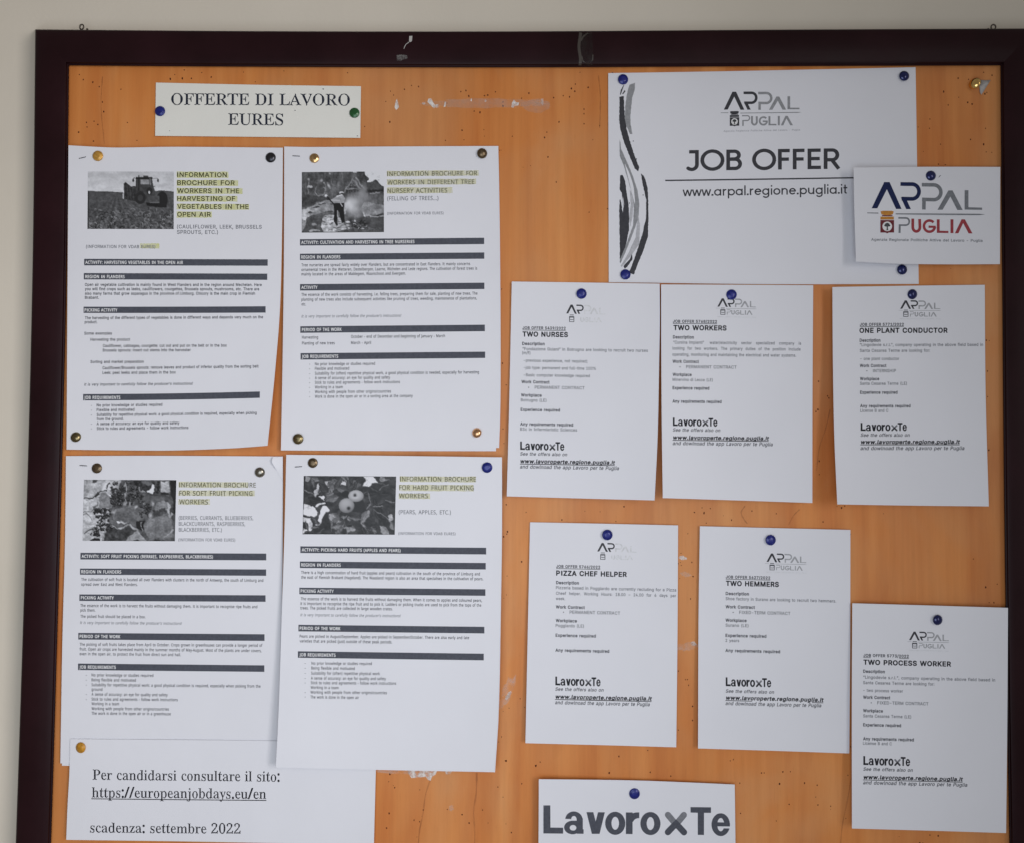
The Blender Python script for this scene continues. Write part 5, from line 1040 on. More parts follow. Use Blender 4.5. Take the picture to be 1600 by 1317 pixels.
# frame profile: t from the outer to the inner edge, height above the panel
PROF = [(0.0, -0.0165), (0.0, 0.0075), (0.012, 0.0088), (0.04, 0.0096), (0.2, 0.0100), (0.45, 0.0098), (0.62, 0.0090), (0.74, 0.0082),
        (0.86, 0.0074), (0.905, 0.0068), (0.925, 0.0050), (0.945, 0.0042), (0.975, 0.0038), (0.995, 0.0030), (1.0, 0.0004)]


def rail(outer, inner, n, label=None):
    O, I = poly_at(outer, n), poly_at(inner, n)
    V, Fc = [], []
    for k in range(n):
        for t, h in PROF:
            p = O[k] * (1 - t) + I[k] * t
            V.append(at(p[0], p[1], h))
        p = I[k]
        V.append(at(p[0], p[1], -0.0165))
    m_ = len(PROF) + 1
    for k in range(n - 1):
        for q in range(m_ - 1):
            a = k * m_ + q
            Fc.append((a, a + 1, a + m_ + 1, a + m_))
    Fc.append(tuple(range(m_)))
    Fc.append(tuple((n - 1) * m_ + q for q in reversed(range(m_))))
    o = mesh_obj('frame_rail', V, Fc, M['frame'], board)
    me = o.data
    import bmesh
    bm = bmesh.new()
    bm.from_mesh(me)
    bmesh.ops.recalc_face_normals(bm, faces=bm.faces)
    for f in bm.faces:
        f.smooth = len(f.verts) == 4
    for e in bm.edges:
        if len(e.link_faces) == 2 and e.calc_face_angle(0) > 0.75:
            e.smooth = False
    bm.to_mesh(me)
    bm.free()
    return o


rail(TOPO, TOPI, 20)
rail(LEFO, LEFI, 24)
rail(RIGO, RIGI, 24)
rail(BOTO, BOTI, 16)


# rust brown screw eyes on the top edge
def tube(path, r, seg=8, closed=False):
    V, Fc = [], []
    P = [Vector(p) for p in path]
    n = len(P)
    for i in range(n):
        a = P[(i - 1) % n] if closed or i > 0 else P[i]
        b_ = P[(i + 1) % n] if closed or i < n - 1 else P[i]
        d = (b_ - a).normalized()
        up = Vector((0, 1, 0)) if abs(d.y) < 0.9 else Vector((1, 0, 0))
        s_ = d.cross(up).normalized()
        t_ = s_.cross(d)
        for k in range(seg):
            an = 2 * math.pi * k / seg
            V.append(P[i] + (s_ * math.cos(an) + t_ * math.sin(an)) * r)
    for i in range(n if closed else n - 1):
        for k in range(seg):
            a, b_ = i * seg + k, i * seg + (k + 1) % seg
            c_, d_ = ((i + 1) % n) * seg + (k + 1) % seg, ((i + 1) % n) * seg + k
            Fc.append((a, b_, c_, d_))
    if not closed:
        Fc.append(tuple(reversed(range(seg))))
        Fc.append(tuple((n - 1) * seg + k for k in range(seg)))
    return V, Fc


def merge(parts):
    V, Fc = [], []
    for v, f in parts:
        k = len(V)
        V += list(v)
        Fc += [tuple(q + k for q in g) for g in f]
    return V, Fc


for (px, py, tilt, s_) in ((127.5, 42.5, 0.25, 1), (1552.5, 42.5, -0.3, -1)):
    c = at(px, py, -0.003)
    Rr = 0.0023
    ring = [c + Vector((Rr * 0.92 * math.cos(a + tilt), 0.0002 * a, Rr * 1.1 * math.sin(a + tilt))) for a in np.linspace(-1.4, 4.5, 26)]
    stem = [c + Vector((0.0002, 0, -Rr)), c + Vector((0.0002, 0, -0.012))]
    nub = [c + Vector((s_ * 0.0052, 0.001, -0.0012)), c + Vector((s_ * 0.0048, 0.001, -0.004)), c + Vector((s_ * 0.004, 0.001, -0.009))]
    Vv, Ff = merge([tube(ring, 0.0007), tube(stem, 0.0008), tube(nub, 0.0010, 7)])
    mesh_obj('screw_eye', Vv, Ff, M['eye'], board, smooth=True)


class Plain:
    """height field for marks that lie on the panel itself"""
    root = board

    def h(s, X, Y):
        return np.zeros(len(X))


PL = Plain()
# pin holes: far too many to lift out one by one
rnd = random.Random(11)
holes = []
seen = [(124, 117), (130, 125), (145, 129), (155, 136), (160, 160), (162, 175), (135, 192), (147, 190), (153, 195), (123, 207), (199, 192), (136, 199), (189, 140), (146, 221), (288, 110), (273, 117), (266, 124),
        (285, 123), (299, 123), (330, 121), (214, 220), (610, 143), (632, 140), (643, 134), (654, 136), (615, 149), (603, 159), (720, 143.5), (728, 142), (732.5, 150.5), (757, 150), (762, 149), (774, 144), (826.5, 146),
        (865, 153), (899, 132), (893, 139), (898, 143), (890, 152), (919, 137), (912.5, 171), (912.5, 178), (912.5, 194), (937, 197), (873.5, 191), (854.5, 207), (851, 215.5), (741, 174), (750, 176), (722, 204),
        (725, 219), (696, 220), (609, 191), (786, 160), (786, 166), (880, 150), (815, 154), (1497, 122.5), (1474.5, 143.5), (1513.5, 124.5), (1498, 152.5), (1481.5, 164.5), (1519, 163), (1512, 160.5), (1452.5, 201),
        (1453, 186.5), (1540, 201), (1469.5, 226), (1537, 226), (1541, 238), (1516.5, 218.5), (1466.5, 257), (1477, 258), (1539, 147), (1542, 145), (1550, 118), (784, 452), (785, 568), (786, 670), (791, 788), (793, 830), (787, 838),
        (792, 834), (815, 877), (822, 800), (878, 812), (975, 791), (1085, 800), (1097, 793), (1100, 801), (1110, 794), (1081, 878), (1083, 900), (1079, 935), (1060, 1048), (1071, 1061), (1076, 1070), (1082, 1103),
        (1060, 1140), (1082, 1125), (1074, 1061), (967, 1181), (952, 1207), (1016, 1206), (1048, 1212), (790, 1188), (838, 1195), (699, 1264), (722, 1272), (733, 1285), (754, 1265), (778, 1229), (791, 1188), (837, 1196), (844, 1190),
        (609, 1209), (608, 1270), (604, 1293), (799, 1300), (1175, 798), (1213, 802), (1278, 640), (1275, 643), (1279, 596), (1293, 619), (1295, 622), (1280, 720), (1286, 815), (1280, 741), (1541, 532), (1543, 620), (1543, 580), (1545, 703),
        (1540, 917), (1553, 941), (1143, 812), (1315, 793), (1320, 790), (1140, 1225), (1156, 1223), (1157, 1270), (1213, 1282), (1194, 1207), (1233, 1256), (1278, 1257), (1298, 1259), (1453, 1304), (1466, 1305), (1437, 1316), (1442, 1317), (1190, 1207), (1257, 1223), (1146, 1186), (1141, 1188), (1235, 1205), (1218, 1224), (1277, 1226)]
holes += [(x, y, rnd.uniform(0.8, 1.35)) for x, y in seen]
cl = [(rnd.uniform(110, 1560), rnd.uniform(110, 1700)) for _ in range(60)]
for _ in range(560):
    if rnd.random() < 0.6:
        c = rnd.choice(cl)
        x, y = rnd.gauss(c[0], 26), rnd.gauss(c[1], 20)
    else:
        x, y = rnd.uniform(100, 1565), rnd.uniform(110, 1720)
    if 105 < x < 1560 and 108 < y < 1740:
        holes.append((x, y, rnd.uniform(0.45, 0.95) * (1.35 if rnd.random() < 0.1 else 1)))
pr = Print()
for x, y, r in holes:
    n = 8
    V = []
    e = rnd.uniform(1.0, 1.6)
    a0 = rnd.uniform(0, 3)
    for k in range(n):
        a = 2 * math.pi * k / n + a0
        q = r * rnd.uniform(0.7, 1.15)
        V.append((x + q * math.cos(a), y + q * e * math.sin(a)))
    pr.poly(V)
o = pr.build('pin_holes', PL, M['hole'], 0.00005)
o.name = 'pin_hole'
tag(o, kind='stuff')


def blob(cx, cy, rx, ry, seed, rot=0.0, n=22, rag=0.35):
    r_ = random.Random(seed)
    k = [r_.uniform(1 - rag, 1 + rag * 0.4) for _ in range(n)]
    out = []
    for i in range(n):
        a = 2 * math.pi * i / n
        x, y = rx * k[i] * math.cos(a), ry * k[i] * math.sin(a)
        out.append((cx + x * math.cos(rot) - y * math.sin(rot), cy + x * math.sin(rot) + y * math.cos(rot)))
    return out


def mark(name, mat, polys, lift=0.00008):
    p = Print()
    for q in polys:
        p.poly(q)
    return p.build(name, PL, M[mat], lift)


# traces of old tape and torn paper on the veneer
mark('tape_residue', 'residue', [blob(760, 162, 105, 7.5, 3, rag=0.2, n=40)], 0.00006)
mark('tape_residue', 'residue', [blob(838, 166, 24, 11, 4, rag=0.15, n=30)], 0.00012)
mark('scuff', 'scuff', [[(620, 155), (622, 161), (623.5, 168), (619, 172.5), (616.5, 168), (618, 160)]])
mark('scuff', 'scuff', [[(669, 155), (674, 154), (677, 161), (681, 166), (678, 170), (673, 165), (668, 160)], blob(683, 166, 3.4, 3.4, 8), [(695, 159), (697, 160), (696, 167), (693, 168)], blob(662, 162, 3, 2, 9)])
mark('scuff', 'scuff', [[(799, 168), (800, 161), (803, 156), (806, 160), (811, 161), (810, 165), (804, 166), (802, 169)], blob(847, 159, 2.4, 5.5, 5), [(736, 154), (737.5, 155), (737, 159), (735, 158)], blob(758.5, 158, 1.8, 2, 2)])
mark('torn_tape', 'scuff', [[(636, 1198), (684, 1200), (681, 1209), (675, 1213), (673, 1219), (669, 1218), (665, 1213), (655, 1214), (643, 1215), (638, 1208)],
                           [(694, 1200), (708, 1201), (703, 1209), (697, 1209)]], 0.00015)
mark('torn_tape', 'softscuff', [[(588, 1203), (640, 1203), (640, 1209), (610, 1208), (590, 1206)]], 0.00015)
mark('scuff', 'softscuff', [blob(792, 1080, 9, 30, 21, 0.35)])
mark('scuff', 'scuff', [blob(794, 1087, 3.2, 9, 22, 0.6)])
mark('scuff', 'scuff', [blob(1066, 871, 7, 3.6, 23, 0.1)])
mark('scuff', 'softscuff', [blob(1074, 1010, 17, 7, 24, -0.1)])
mark('scuff', 'scuff', [blob(1083, 1005, 5, 3.6, 25)])
mark('scuff', 'softscuff', [blob(1072, 897, 9, 4, 26, 0.2), blob(705, 1262, 4, 5, 27)])
for k, (pts, wd) in enumerate((([(672, 1219), (665, 1240), (661, 1270), (655, 1300), (653, 1345)], 2.6), ([(745, 1207), (744, 1240), (740, 1265), (742, 1300), (740, 1345)], 3.2),
                               ([(1164, 790), (1158, 800), (1162, 810), (1168, 818)], 2.2), ([(1250, 795), (1240, 805), (1232, 820)], 2.2),
                               ([(1297, 640), (1290, 670), (1280, 700), (1276, 735)], 2.0), ([(1330, 1215), (1324, 1250), (1316, 1290), (1312, 1340)], 2.2),
                               ([(160, 120), (158, 170), (163, 225)], 2.0), ([(935, 118), (938, 150), (937, 200)], 2.4))):
    p = Print()
    p.strip(poly_at(pts, 14), [wd * (0.5 + 0.5 * math.sin(1 + i * 0.9) ** 2) for i in range(14)])
    p.build('seam', PL, M['crack'], 0.00004)


# ------------------------------------------------------------------ things stuck on the frame
class OnFrame:
    def __init__(s, root, px=0):
        s.root = root

    def h(s, X, Y):
        t = (np.asarray(Y) - 49.5) / 56.0
        tt = np.array([q[0] for q in PROF[1:]])
        hh = np.array([q[1] for q in PROF[1:]])
        return np.interp(t, tt, hh)


def grid_print(p, x0, y0, x1, y1, nx_, ny_, f=None):
    V = []
    for j in range(ny_ + 1):
        for i in range(nx_ + 1):
            x, y = x0 + (x1 - x0) * i / nx_, y0 + (y1 - y0) * j / ny_
            V.append(f(x, y) if f else (x, y))
    T = []
    for j in range(ny_):
        for i in range(nx_):
            a = j * (nx_ + 1) + i
            T += [(a, a + nx_ + 1, a + nx_ + 2), (a, a + nx_ + 2, a + 1)]
    p.add(V, T)


t = thing('tape_strip', 'yellowed clear tape remnant wrapped across the top rail of the frame', 'adhesive tape', at(914, 76, 0.0098))
sh = OnFrame(t)
p = Print()
grid_print(p, 903, 50.5, 926, 103.5, 4, 18)
p.build('tape_film', sh, M['tape'], 0.00015)
p = Print()
grid_print(p, 903.5, 51, 908, 103, 2, 18, lambda x, y: (x + 1.2 * math.sin(y * 0.15), y))
p.strip([(908, 64), (911, 58), (918, 52), (925, 51)], 2.4)
p.strip([(909, 88), (911, 96), (916, 100), (922, 100), (926, 94), (926.5, 86)], 1.6)
mt, nt_, bb = nodes('old_glue_edge')
setp(bb, color=(0.060, 0.050, 0.043), rough=0.4, spec=0.3)
p.build('glue_edge', sh, mt, 0.00030)

t = thing('paper_scrap', 'small white torn scrap stuck near the upper edge of the top rail', 'paper scrap', at(640, 62, 0.0098))
sh = OnFrame(t)
p = Print()
p.poly([(639.5, 57), (644.3, 56.4), (643.8, 64.5), (641, 66.5), (639, 65.5)])
p.strip([(639, 66.5), (634.5, 69.5), (632, 74), (631, 77)], [1.2, 0.9, 1.0, 0.6])
o = p.build('scrap', sh, M['scrap'], 0.0003)
t = thing('paper_scrap', 'faint grey shred of paper low on the top rail, left of the white scrap', 'paper scrap', at(627, 90, 0.008))
sh = OnFrame(t)
p = Print()
p.poly([(619.5, 86.5), (629, 86), (636, 87), (637, 92), (631, 93), (626, 95.5), (620.5, 95)])
p.build('scrap', sh, see_through('thin_torn_paper', (0.24, 0.23, 0.22), 0.75, 0.3, 0.7, 500), 0.0002)

# ------------------------------------------------------------------ printed pictures


class Pic:
    def __init__(s, x0, y0, x1, y1, k, seed):
        s.x0, s.y0 = x0, y0
        s.W, s.H = int((x1 - x0) / k), int((y1 - y0) / k)
        s.W -= s.W % 2
        s.H -= s.H % 2
        xx, yy = np.meshgrid(np.arange(s.W), np.arange(s.H))
        s.X = x0 + (xx + 0.5) * (x1 - x0) / s.W
        s.Y = y0 + (yy + 0.5) * (y1 - y0) / s.H
        s.a = np.full((s.H, s.W), 90.0)
        s.rg = np.random.RandomState(seed)

    def noise(s, cx, cy):
        """smooth noise, cells of cx by cy crop pixels"""
        gx = int((s.X.max() - s.x0) / cx) + 3
        gy = int((s.Y.max() - s.y0) / cy) + 3
        g = s.rg.uniform(-1, 1, (gy, gx))
        fx, fy = (s.X - s.x0) / cx, (s.Y - s.y0) / cy
        ix, iy = fx.astype(int), fy.astype(int)
        u, v = fx - ix, fy - iy
        u, v = u * u * (3 - 2 * u), v * v * (3 - 2 * v)
        return (g[iy, ix] * (1 - u) + g[iy, ix + 1] * u) * (1 - v) + (g[iy + 1, ix] * (1 - u) + g[iy + 1, ix + 1] * u) * v

    def pm(s, pts):
        m = np.zeros(s.a.shape, bool)
        n = len(pts)
        for i in range(n):
            (xa, ya), (xb, yb) = pts[i], pts[(i + 1) % n]
            if ya == yb:
                continue
            c = ((s.Y >= min(ya, yb)) & (s.Y < max(ya, yb))) & (s.X < xa + (s.Y - ya) * (xb - xa) / (yb - ya))
            m ^= c
        return m

    def poly(s, pts, v, amp=0, c=30):
        m = s.pm(pts)
        s.a[m] = v
        if amp:
            s.a[m] += (s.noise(c, c) * amp + s.noise(c / 2.5, c / 2.5) * amp * 0.6)[m]
        return m

    def em(s, cx, cy, rx, ry, rot=0):
        c, q = math.cos(rot), math.sin(rot)
        x, y = s.X - cx, s.Y - cy
        return ((x * c + y * q) / rx) ** 2 + ((-x * q + y * c) / ry) ** 2

    def ell(s, cx, cy, rx, ry, v, rot=0):
        s.a[s.em(cx, cy, rx, ry, rot) < 1] = v

    def glow(s, cx, cy, rx, ry, v, k=1.0):
        wgt = np.exp(-s.em(cx, cy, rx, ry) * 1.2) * k
        s.a = s.a * (1 - wgt) + v * wgt

    def line(s, pts, wd, v):
        for (xa, ya), (xb, yb) in zip(pts, pts[1:]):
            l = math.hypot(xb - xa, yb - ya) + 1e-6
            u = np.clip(((s.X - xa) * (xb - xa) + (s.Y - ya) * (yb - ya)) / l / l, 0, 1)
            s.a[np.hypot(s.X - xa - u * (xb - xa), s.Y - ya - u * (yb - ya)) < wd / 2] = v

    def leaf(s, cx, cy, l, wd, rot, v, rib=12):
        c, q = math.cos(rot), math.sin(rot)
        x, y = (s.X - cx) * c + (s.Y - cy) * q, -(s.X - cx) * q + (s.Y - cy) * c
        m = (np.abs(x) < l) & (np.abs(y) < wd * (1 - (x / l) ** 2))
        s.a[m] = v + (y[m] / wd) * rib
        s.a[m & (np.abs(y) > wd * (1 - (x / l) ** 2) - 9)] = v - 22
        s.a[m & (np.abs(y) < 4)] = v + rib

    def warp(s, amp, cell):
        """wander every outline a little, as leaves and stones do"""
        dx = s.noise(cell, cell) * amp + s.noise(cell / 2.6, cell / 2.6) * amp * 0.5
        dy = s.noise(cell, cell) * amp + s.noise(cell / 2.6, cell / 2.6) * amp * 0.5
        k = s.X[0, 1] - s.X[0, 0]
        jj, ii = np.meshgrid(np.arange(s.H), np.arange(s.W), indexing='ij')
        ii = np.clip((ii + dx / k).astype(int), 0, s.W - 1)
        jj = np.clip((jj + dy / k).astype(int), 0, s.H - 1)
        s.a = s.a[jj, ii]

    def grain(s, lo, fine):
        s.a = s.a * (1 + s.noise(90, 80) * lo + s.noise(26, 22) * fine + s.noise(12, 12) * fine * 0.7)

    def put(s, sheet, quad, level, tint=(0.98, 0.99, 1.04)):
        a = (s.a[0::2, 0::2] + s.a[1::2, 0::2] + s.a[0::2, 1::2] + s.a[1::2, 1::2]) / 4
        h, w_ = a.shape
        a = (a - 88) * 1.14 + 86
        alb = np.clip(0.76 * lin(np.clip(a, 4, 250)) / float(lin(level)), 0.012, 0.76)
        (ax, ay), (bx, by), (cx, cy), (dx, dy) = quad   # tl tr br bl
        u = np.linspace(0, 1, w_)[None, :]
        v = np.linspace(0, 1, h)[:, None]
        X = (ax * (1 - u) + bx * u) * (1 - v) + (dx * (1 - u) + cx * u) * v
        Y = (ay * (1 - u) + by * u) * (1 - v) + (dy * (1 - u) + cy * u) * v
        X, Y = X.ravel(), Y.ravel()
        P = at_np(np.stack([X, Y], 1), sheet.h(X, Y) + BAR)
        idx = np.arange(h * w_).reshape(h, w_)
        q = np.stack([idx[:-1, :-1], idx[1:, :-1], idx[1:, 1:], idx[:-1, 1:]], -1).reshape(-1, 4)
        o = mesh_obj('picture', P, q.tolist(), M['photo'], sheet.root, smooth=True)
        ca = o.data.color_attributes.new('print', 'FLOAT_COLOR', 'POINT')
        col = np.ones((h * w_, 4))
        for k in range(3):
            col[:, k] = alb.ravel() * tint[k]
        ca.data.foreach_set('color', col.ravel())
        return o


def pic_tractor():
    s = Pic(78, 78, 1505, 1030, 5, 3)
    s.a = 152 + s.noise(380, 60) * 9 + s.noise(120, 25) * 4 + (s.Y - 78) * 0.02
    m = s.poly([(78, 405), (380, 408), (450, 425), (660, 427), (1180, 410), (1260, 393), (1340, 398), (1505, 410), (1505, 1031), (78, 1031)], 68, 6, 40)
    dep = np.clip((s.Y - 420) / 600, 0, 1)
    tx_ = s.noise(26, 20) * 13 + s.noise(13, 12) * 14 + s.noise(70, 60) * 7
    s.a[m] += (tx_ * (0.25 + dep))[m]
    for xb, wd, v in ((300, 60, 80), (430, 70, 46), (560, 60, 84), (700, 50, 50), (820, 60, 84), (1010, 60, 56), (1200, 60, 80), (60, 60, 74), (1420, 50, 54), (1700, 60, 74), (-120, 50, 52)):
        t_ = (s.Y - 430) / 600
        xc = 565 + (xb - 565) * t_ ** 1.0
        mm = (s.Y > 440) & (np.abs(s.X - xc - s.noise(60, 60) * 18 * t_) < wd * t_ * 0.5)
        s.a[mm] = 0.45 * s.a[mm] + 0.55 * (v + (tx_ * dep)[mm])
    for _ in range(170):
        x, y = s.rg.uniform(90, 1490), 1020 - 330 * s.rg.uniform(0, 1) ** 1.4
        l, a0 = s.rg.uniform(12, 42), s.rg.uniform(-1.4, 1.4)
        v = s.rg.choice([104, 112, 96, 34, 30, 122])
        s.line([(x - l * math.cos(a0), y - l * math.sin(a0)), (x, y - 8), (x + l * math.cos(a0 + 0.5), y + l * math.sin(a0 + 0.5))], s.rg.uniform(6, 12), v)
    s.line([(92, 410), (92, 1030)], 24, 44)
    s.line([(80, 410), (380, 414), (660, 430)], 10, 40)
    s.line([(1190, 412), (1300, 396), (1505, 415)], 10, 38)
    s.poly([(1040, 590), (1390, 600), (1380, 672), (1200, 665), (1060, 640)], 32)
    s.poly([(670, 290), (700, 252), (750, 290), (800, 330), (850, 318), (885, 330), (900, 580), (820, 560), (690, 530)], 46, 12, 30)
    s.line([(672, 300), (668, 525)], 12, 176)
    for x in (730, 775, 820):
        s.line([(x, 320), (x + 20, 540)], 8, 66)
    s.poly([(875, 190), (1140, 185), (1165, 330), (1195, 410), (1180, 560), (880, 560), (870, 400)], 58, 8, 40)
    s.poly([(870, 172), (1145, 172), (1150, 205), (870, 208)], 33)
    s.poly([(1000, 150), (1075, 148), (1080, 175), (1000, 175)], 60)
    s.poly([(950, 215), (1095, 212), (1100, 292), (950, 292)], 112, 14, 30)
    s.line([(925, 150), (925, 400)], 16, 30)
    s.line([(1110, 200), (1118, 300)], 10, 120)
    s.line([(955, 275), (1090, 268)], 7, 140)
    s.poly([(870, 400), (1000, 400), (1020, 560), (880, 580)], 50, 6)
    s.ell(950, 515, 88, 100, 40)
    s.ell(950, 515, 45, 52, 55)
    s.ell(1310, 540, 92, 132, 36)
    s.poly([(1060, 480), (1265, 480), (1265, 600), (1100, 600)], 66, 8)
    s.line([(1110, 588), (1255, 590)], 10, 104)
    s.ell(1100, 400, 50, 60, 40)
    s.ell(1097, 425, 13, 24, 200)
    s.ell(832, 228, 15, 28, 24)
    s.ell(1240, 228, 14, 28, 24)
    s.line([(835, 200), (850, 185), (880, 200)], 9, 44)
    s.line([(1145, 196), (1235, 196)], 9, 44)
    s.line([(1165, 330), (1190, 322)], 12, 60)
    s.grain(0.02, 0.035)
    return s


def pic_forest():
    s = Pic(78, 88, 1540, 1165, 5, 5)
    s.a = 74 + s.noise(160, 140) * 12 + s.noise(24, 220) * 12 + s.noise(20, 24) * 8
    m = s.poly([(1165, 88), (1540, 88), (1540, 375), (1450, 300), (1385, 245), (1330, 275), (1240, 275), (1205, 190)], 188, 16, 70)
    s.poly([(990, 88), (1070, 88), (1050, 112), (1005, 115)], 170)
    s.poly([(1060, 88), (1190, 88), (1225, 160), (1262, 205), (1235, 280), (1150, 300), (1050, 180)], 58, 14, 30)
    s.poly([(1120, 290), (1330, 275), (1380, 232), (1450, 300), (1540, 375), (1540, 480), (1210, 460)], 62, 7, 40)
    s.poly([(1230, 410), (1540, 410), (1540, 450), (1240, 450)], 40)
    s.line([(1290, 470), (1460, 470)], 22, 112)
    for q, wd in (([(985, 215), (858, 395), (850, 470)], 17), ([(985, 215), (1115, 395)], 30), ([(870, 400), (1090, 398)], 15), ([(960, 240), (960, 390)], 12), ([(1040, 210), (1180, 375)], 22), ([(900, 330), (1050, 330)], 9)):
        s.line(q, wd, 112 + s.rg.uniform(-8, 8))
    s.poly([(870, 412), (1090, 412), (1090, 460), (870, 460)], 48, 10, 20)
    for x in (900, 950, 1000, 1050):
        s.line([(x, 410), (x, 460)], 7, 84)
    s.line(arc(410, 430, 82, 88, -60, 230), 13, 116)
    s.line([(190, 230), (190, 470)], 15, 112)
    s.line([(195, 345), (265, 345)], 30, 150)
    s.line([(470, 270), (500, 420)], 15, 108)
    s.line([(600, 210), (620, 330), (690, 330)], 14, 104)
    s.line([(540, 300), (580, 380)], 40, 118)
    s.line([(130, 200), (150, 500)], 12, 98)
    for x, y, r in ((190, 225, 24), (425, 235, 24), (515, 508, 24), (470, 285, 16), (560, 340, 30), (565, 120, 14)):
        s.glow(x, y, r * 0.9, r * 1.2, 168, 0.7)
    s.poly([(78, 470), (520, 540), (600, 590), (340, 620), (78, 730)], 62, 10, 60)
    s.poly([(80, 770), (330, 650), (560, 590), (880, 620), (860, 850), (600, 800), (400, 820), (80, 930)], 122, 16, 90)
    for x, y, l in ((340, 700, 60), (400, 660, 40), (220, 810, 60), (560, 800, 90), (470, 650, 40), (610, 660, 40)):
        s.ell(x, y, l, 13, 62, -0.1)
    s.poly([(80, 745), (230, 745), (320, 780), (200, 810), (250, 880), (150, 930), (80, 925)], 152, 18, 50)
    s.poly([(150, 905), (260, 850), (460, 850), (420, 1010), (470, 1165), (80, 1165)], 72, 10, 60)
    s.poly([(80, 930), (150, 940), (160, 1000), (110, 1120), (80, 1150)], 128, 14, 40)
    s.poly([(460, 870), (650, 840), (830, 960), (880, 1120), (700, 1150), (480, 1165), (420, 1020)], 152, 26, 40)
    for _ in range(26):
        s.ell(s.rg.uniform(450, 840), s.rg.uniform(880, 1140), s.rg.uniform(14, 50), s.rg.uniform(5, 11), s.rg.uniform(50, 110), s.rg.uniform(-0.4, 0.2))
    s.ell(310, 1120, 90, 22, 138)
    s.ell(310, 1010, 50, 22, 120)
    s.poly([(830, 850), (1150, 850), (1540, 880), (1540, 1165), (880, 1165), (820, 960)], 72, 20, 50)
    s.poly([(1180, 620), (1540, 680), (1540, 830), (1180, 860), (1100, 760)], 108, 18, 60)
    s.line([(1150, 730), (1190, 860), (1540, 890)], 24, 132)
    s.line([(1180, 820), (1195, 870)], 16, 186)
    s.ell(1450, 860, 60, 18, 40)
    s.ell(1400, 990, 190, 100, 66)
    for _ in range(40):
        s.ell(s.rg.uniform(840, 1230), s.rg.uniform(950, 1110), s.rg.uniform(12, 44), s.rg.uniform(7, 16), s.rg.choice([34, 44, 128, 150, 90]), s.rg.uniform(-0.8, 0.8))
    s.warp(16, 70)
    s.grain(0.10, 0.10)
    for cx, cy, rx, ry, v, k in ((950, 700, 120, 150, 172, 1.0), (1010, 620, 140, 90, 158, 0.85), (1060, 760, 110, 90, 150, 0.7), (900, 650, 60, 70, 176, 0.7),
                                 (1150, 500, 80, 150, 142, 0.75), (1180, 390, 60, 90, 122, 0.6), (1270, 570, 190, 80, 112, 0.55), (1090, 860, 120, 50, 140, 0.5)):
        s.glow(cx, cy, rx, ry, v, k)
    s.a += s.noise(60, 60) * 7
    s.poly([(640, 640), (835, 620), (830, 770), (845, 985), (790, 995), (735, 780), (712, 965), (648, 972), (655, 760)], 28)
    s.poly([(595, 590), (690, 530), (800, 490), (850, 560), (830, 640), (640, 645)], 126, 14, 30)
    s.line([(700, 525), (790, 500)], 18, 182)
    s.ell(785, 462, 42, 22, 165)
    s.ell(795, 476, 30, 10, 30)
    s.line([(610, 590), (750, 600)], 26, 146)
    s.line([(520, 512), (600, 610), (640, 650)], 20, 34)
    s.ell(512, 510, 22, 20, 188)
    s.line([(770, 650), (800, 700)], 18, 150)
    s.line([(715, 780), (720, 900)], 16, 140)
    s.poly([(650, 965), (710, 960), (725, 1040), (695, 1040)], 40)
    s.line([(78, 1158), (1540, 1158)], 12, 50)
    return s


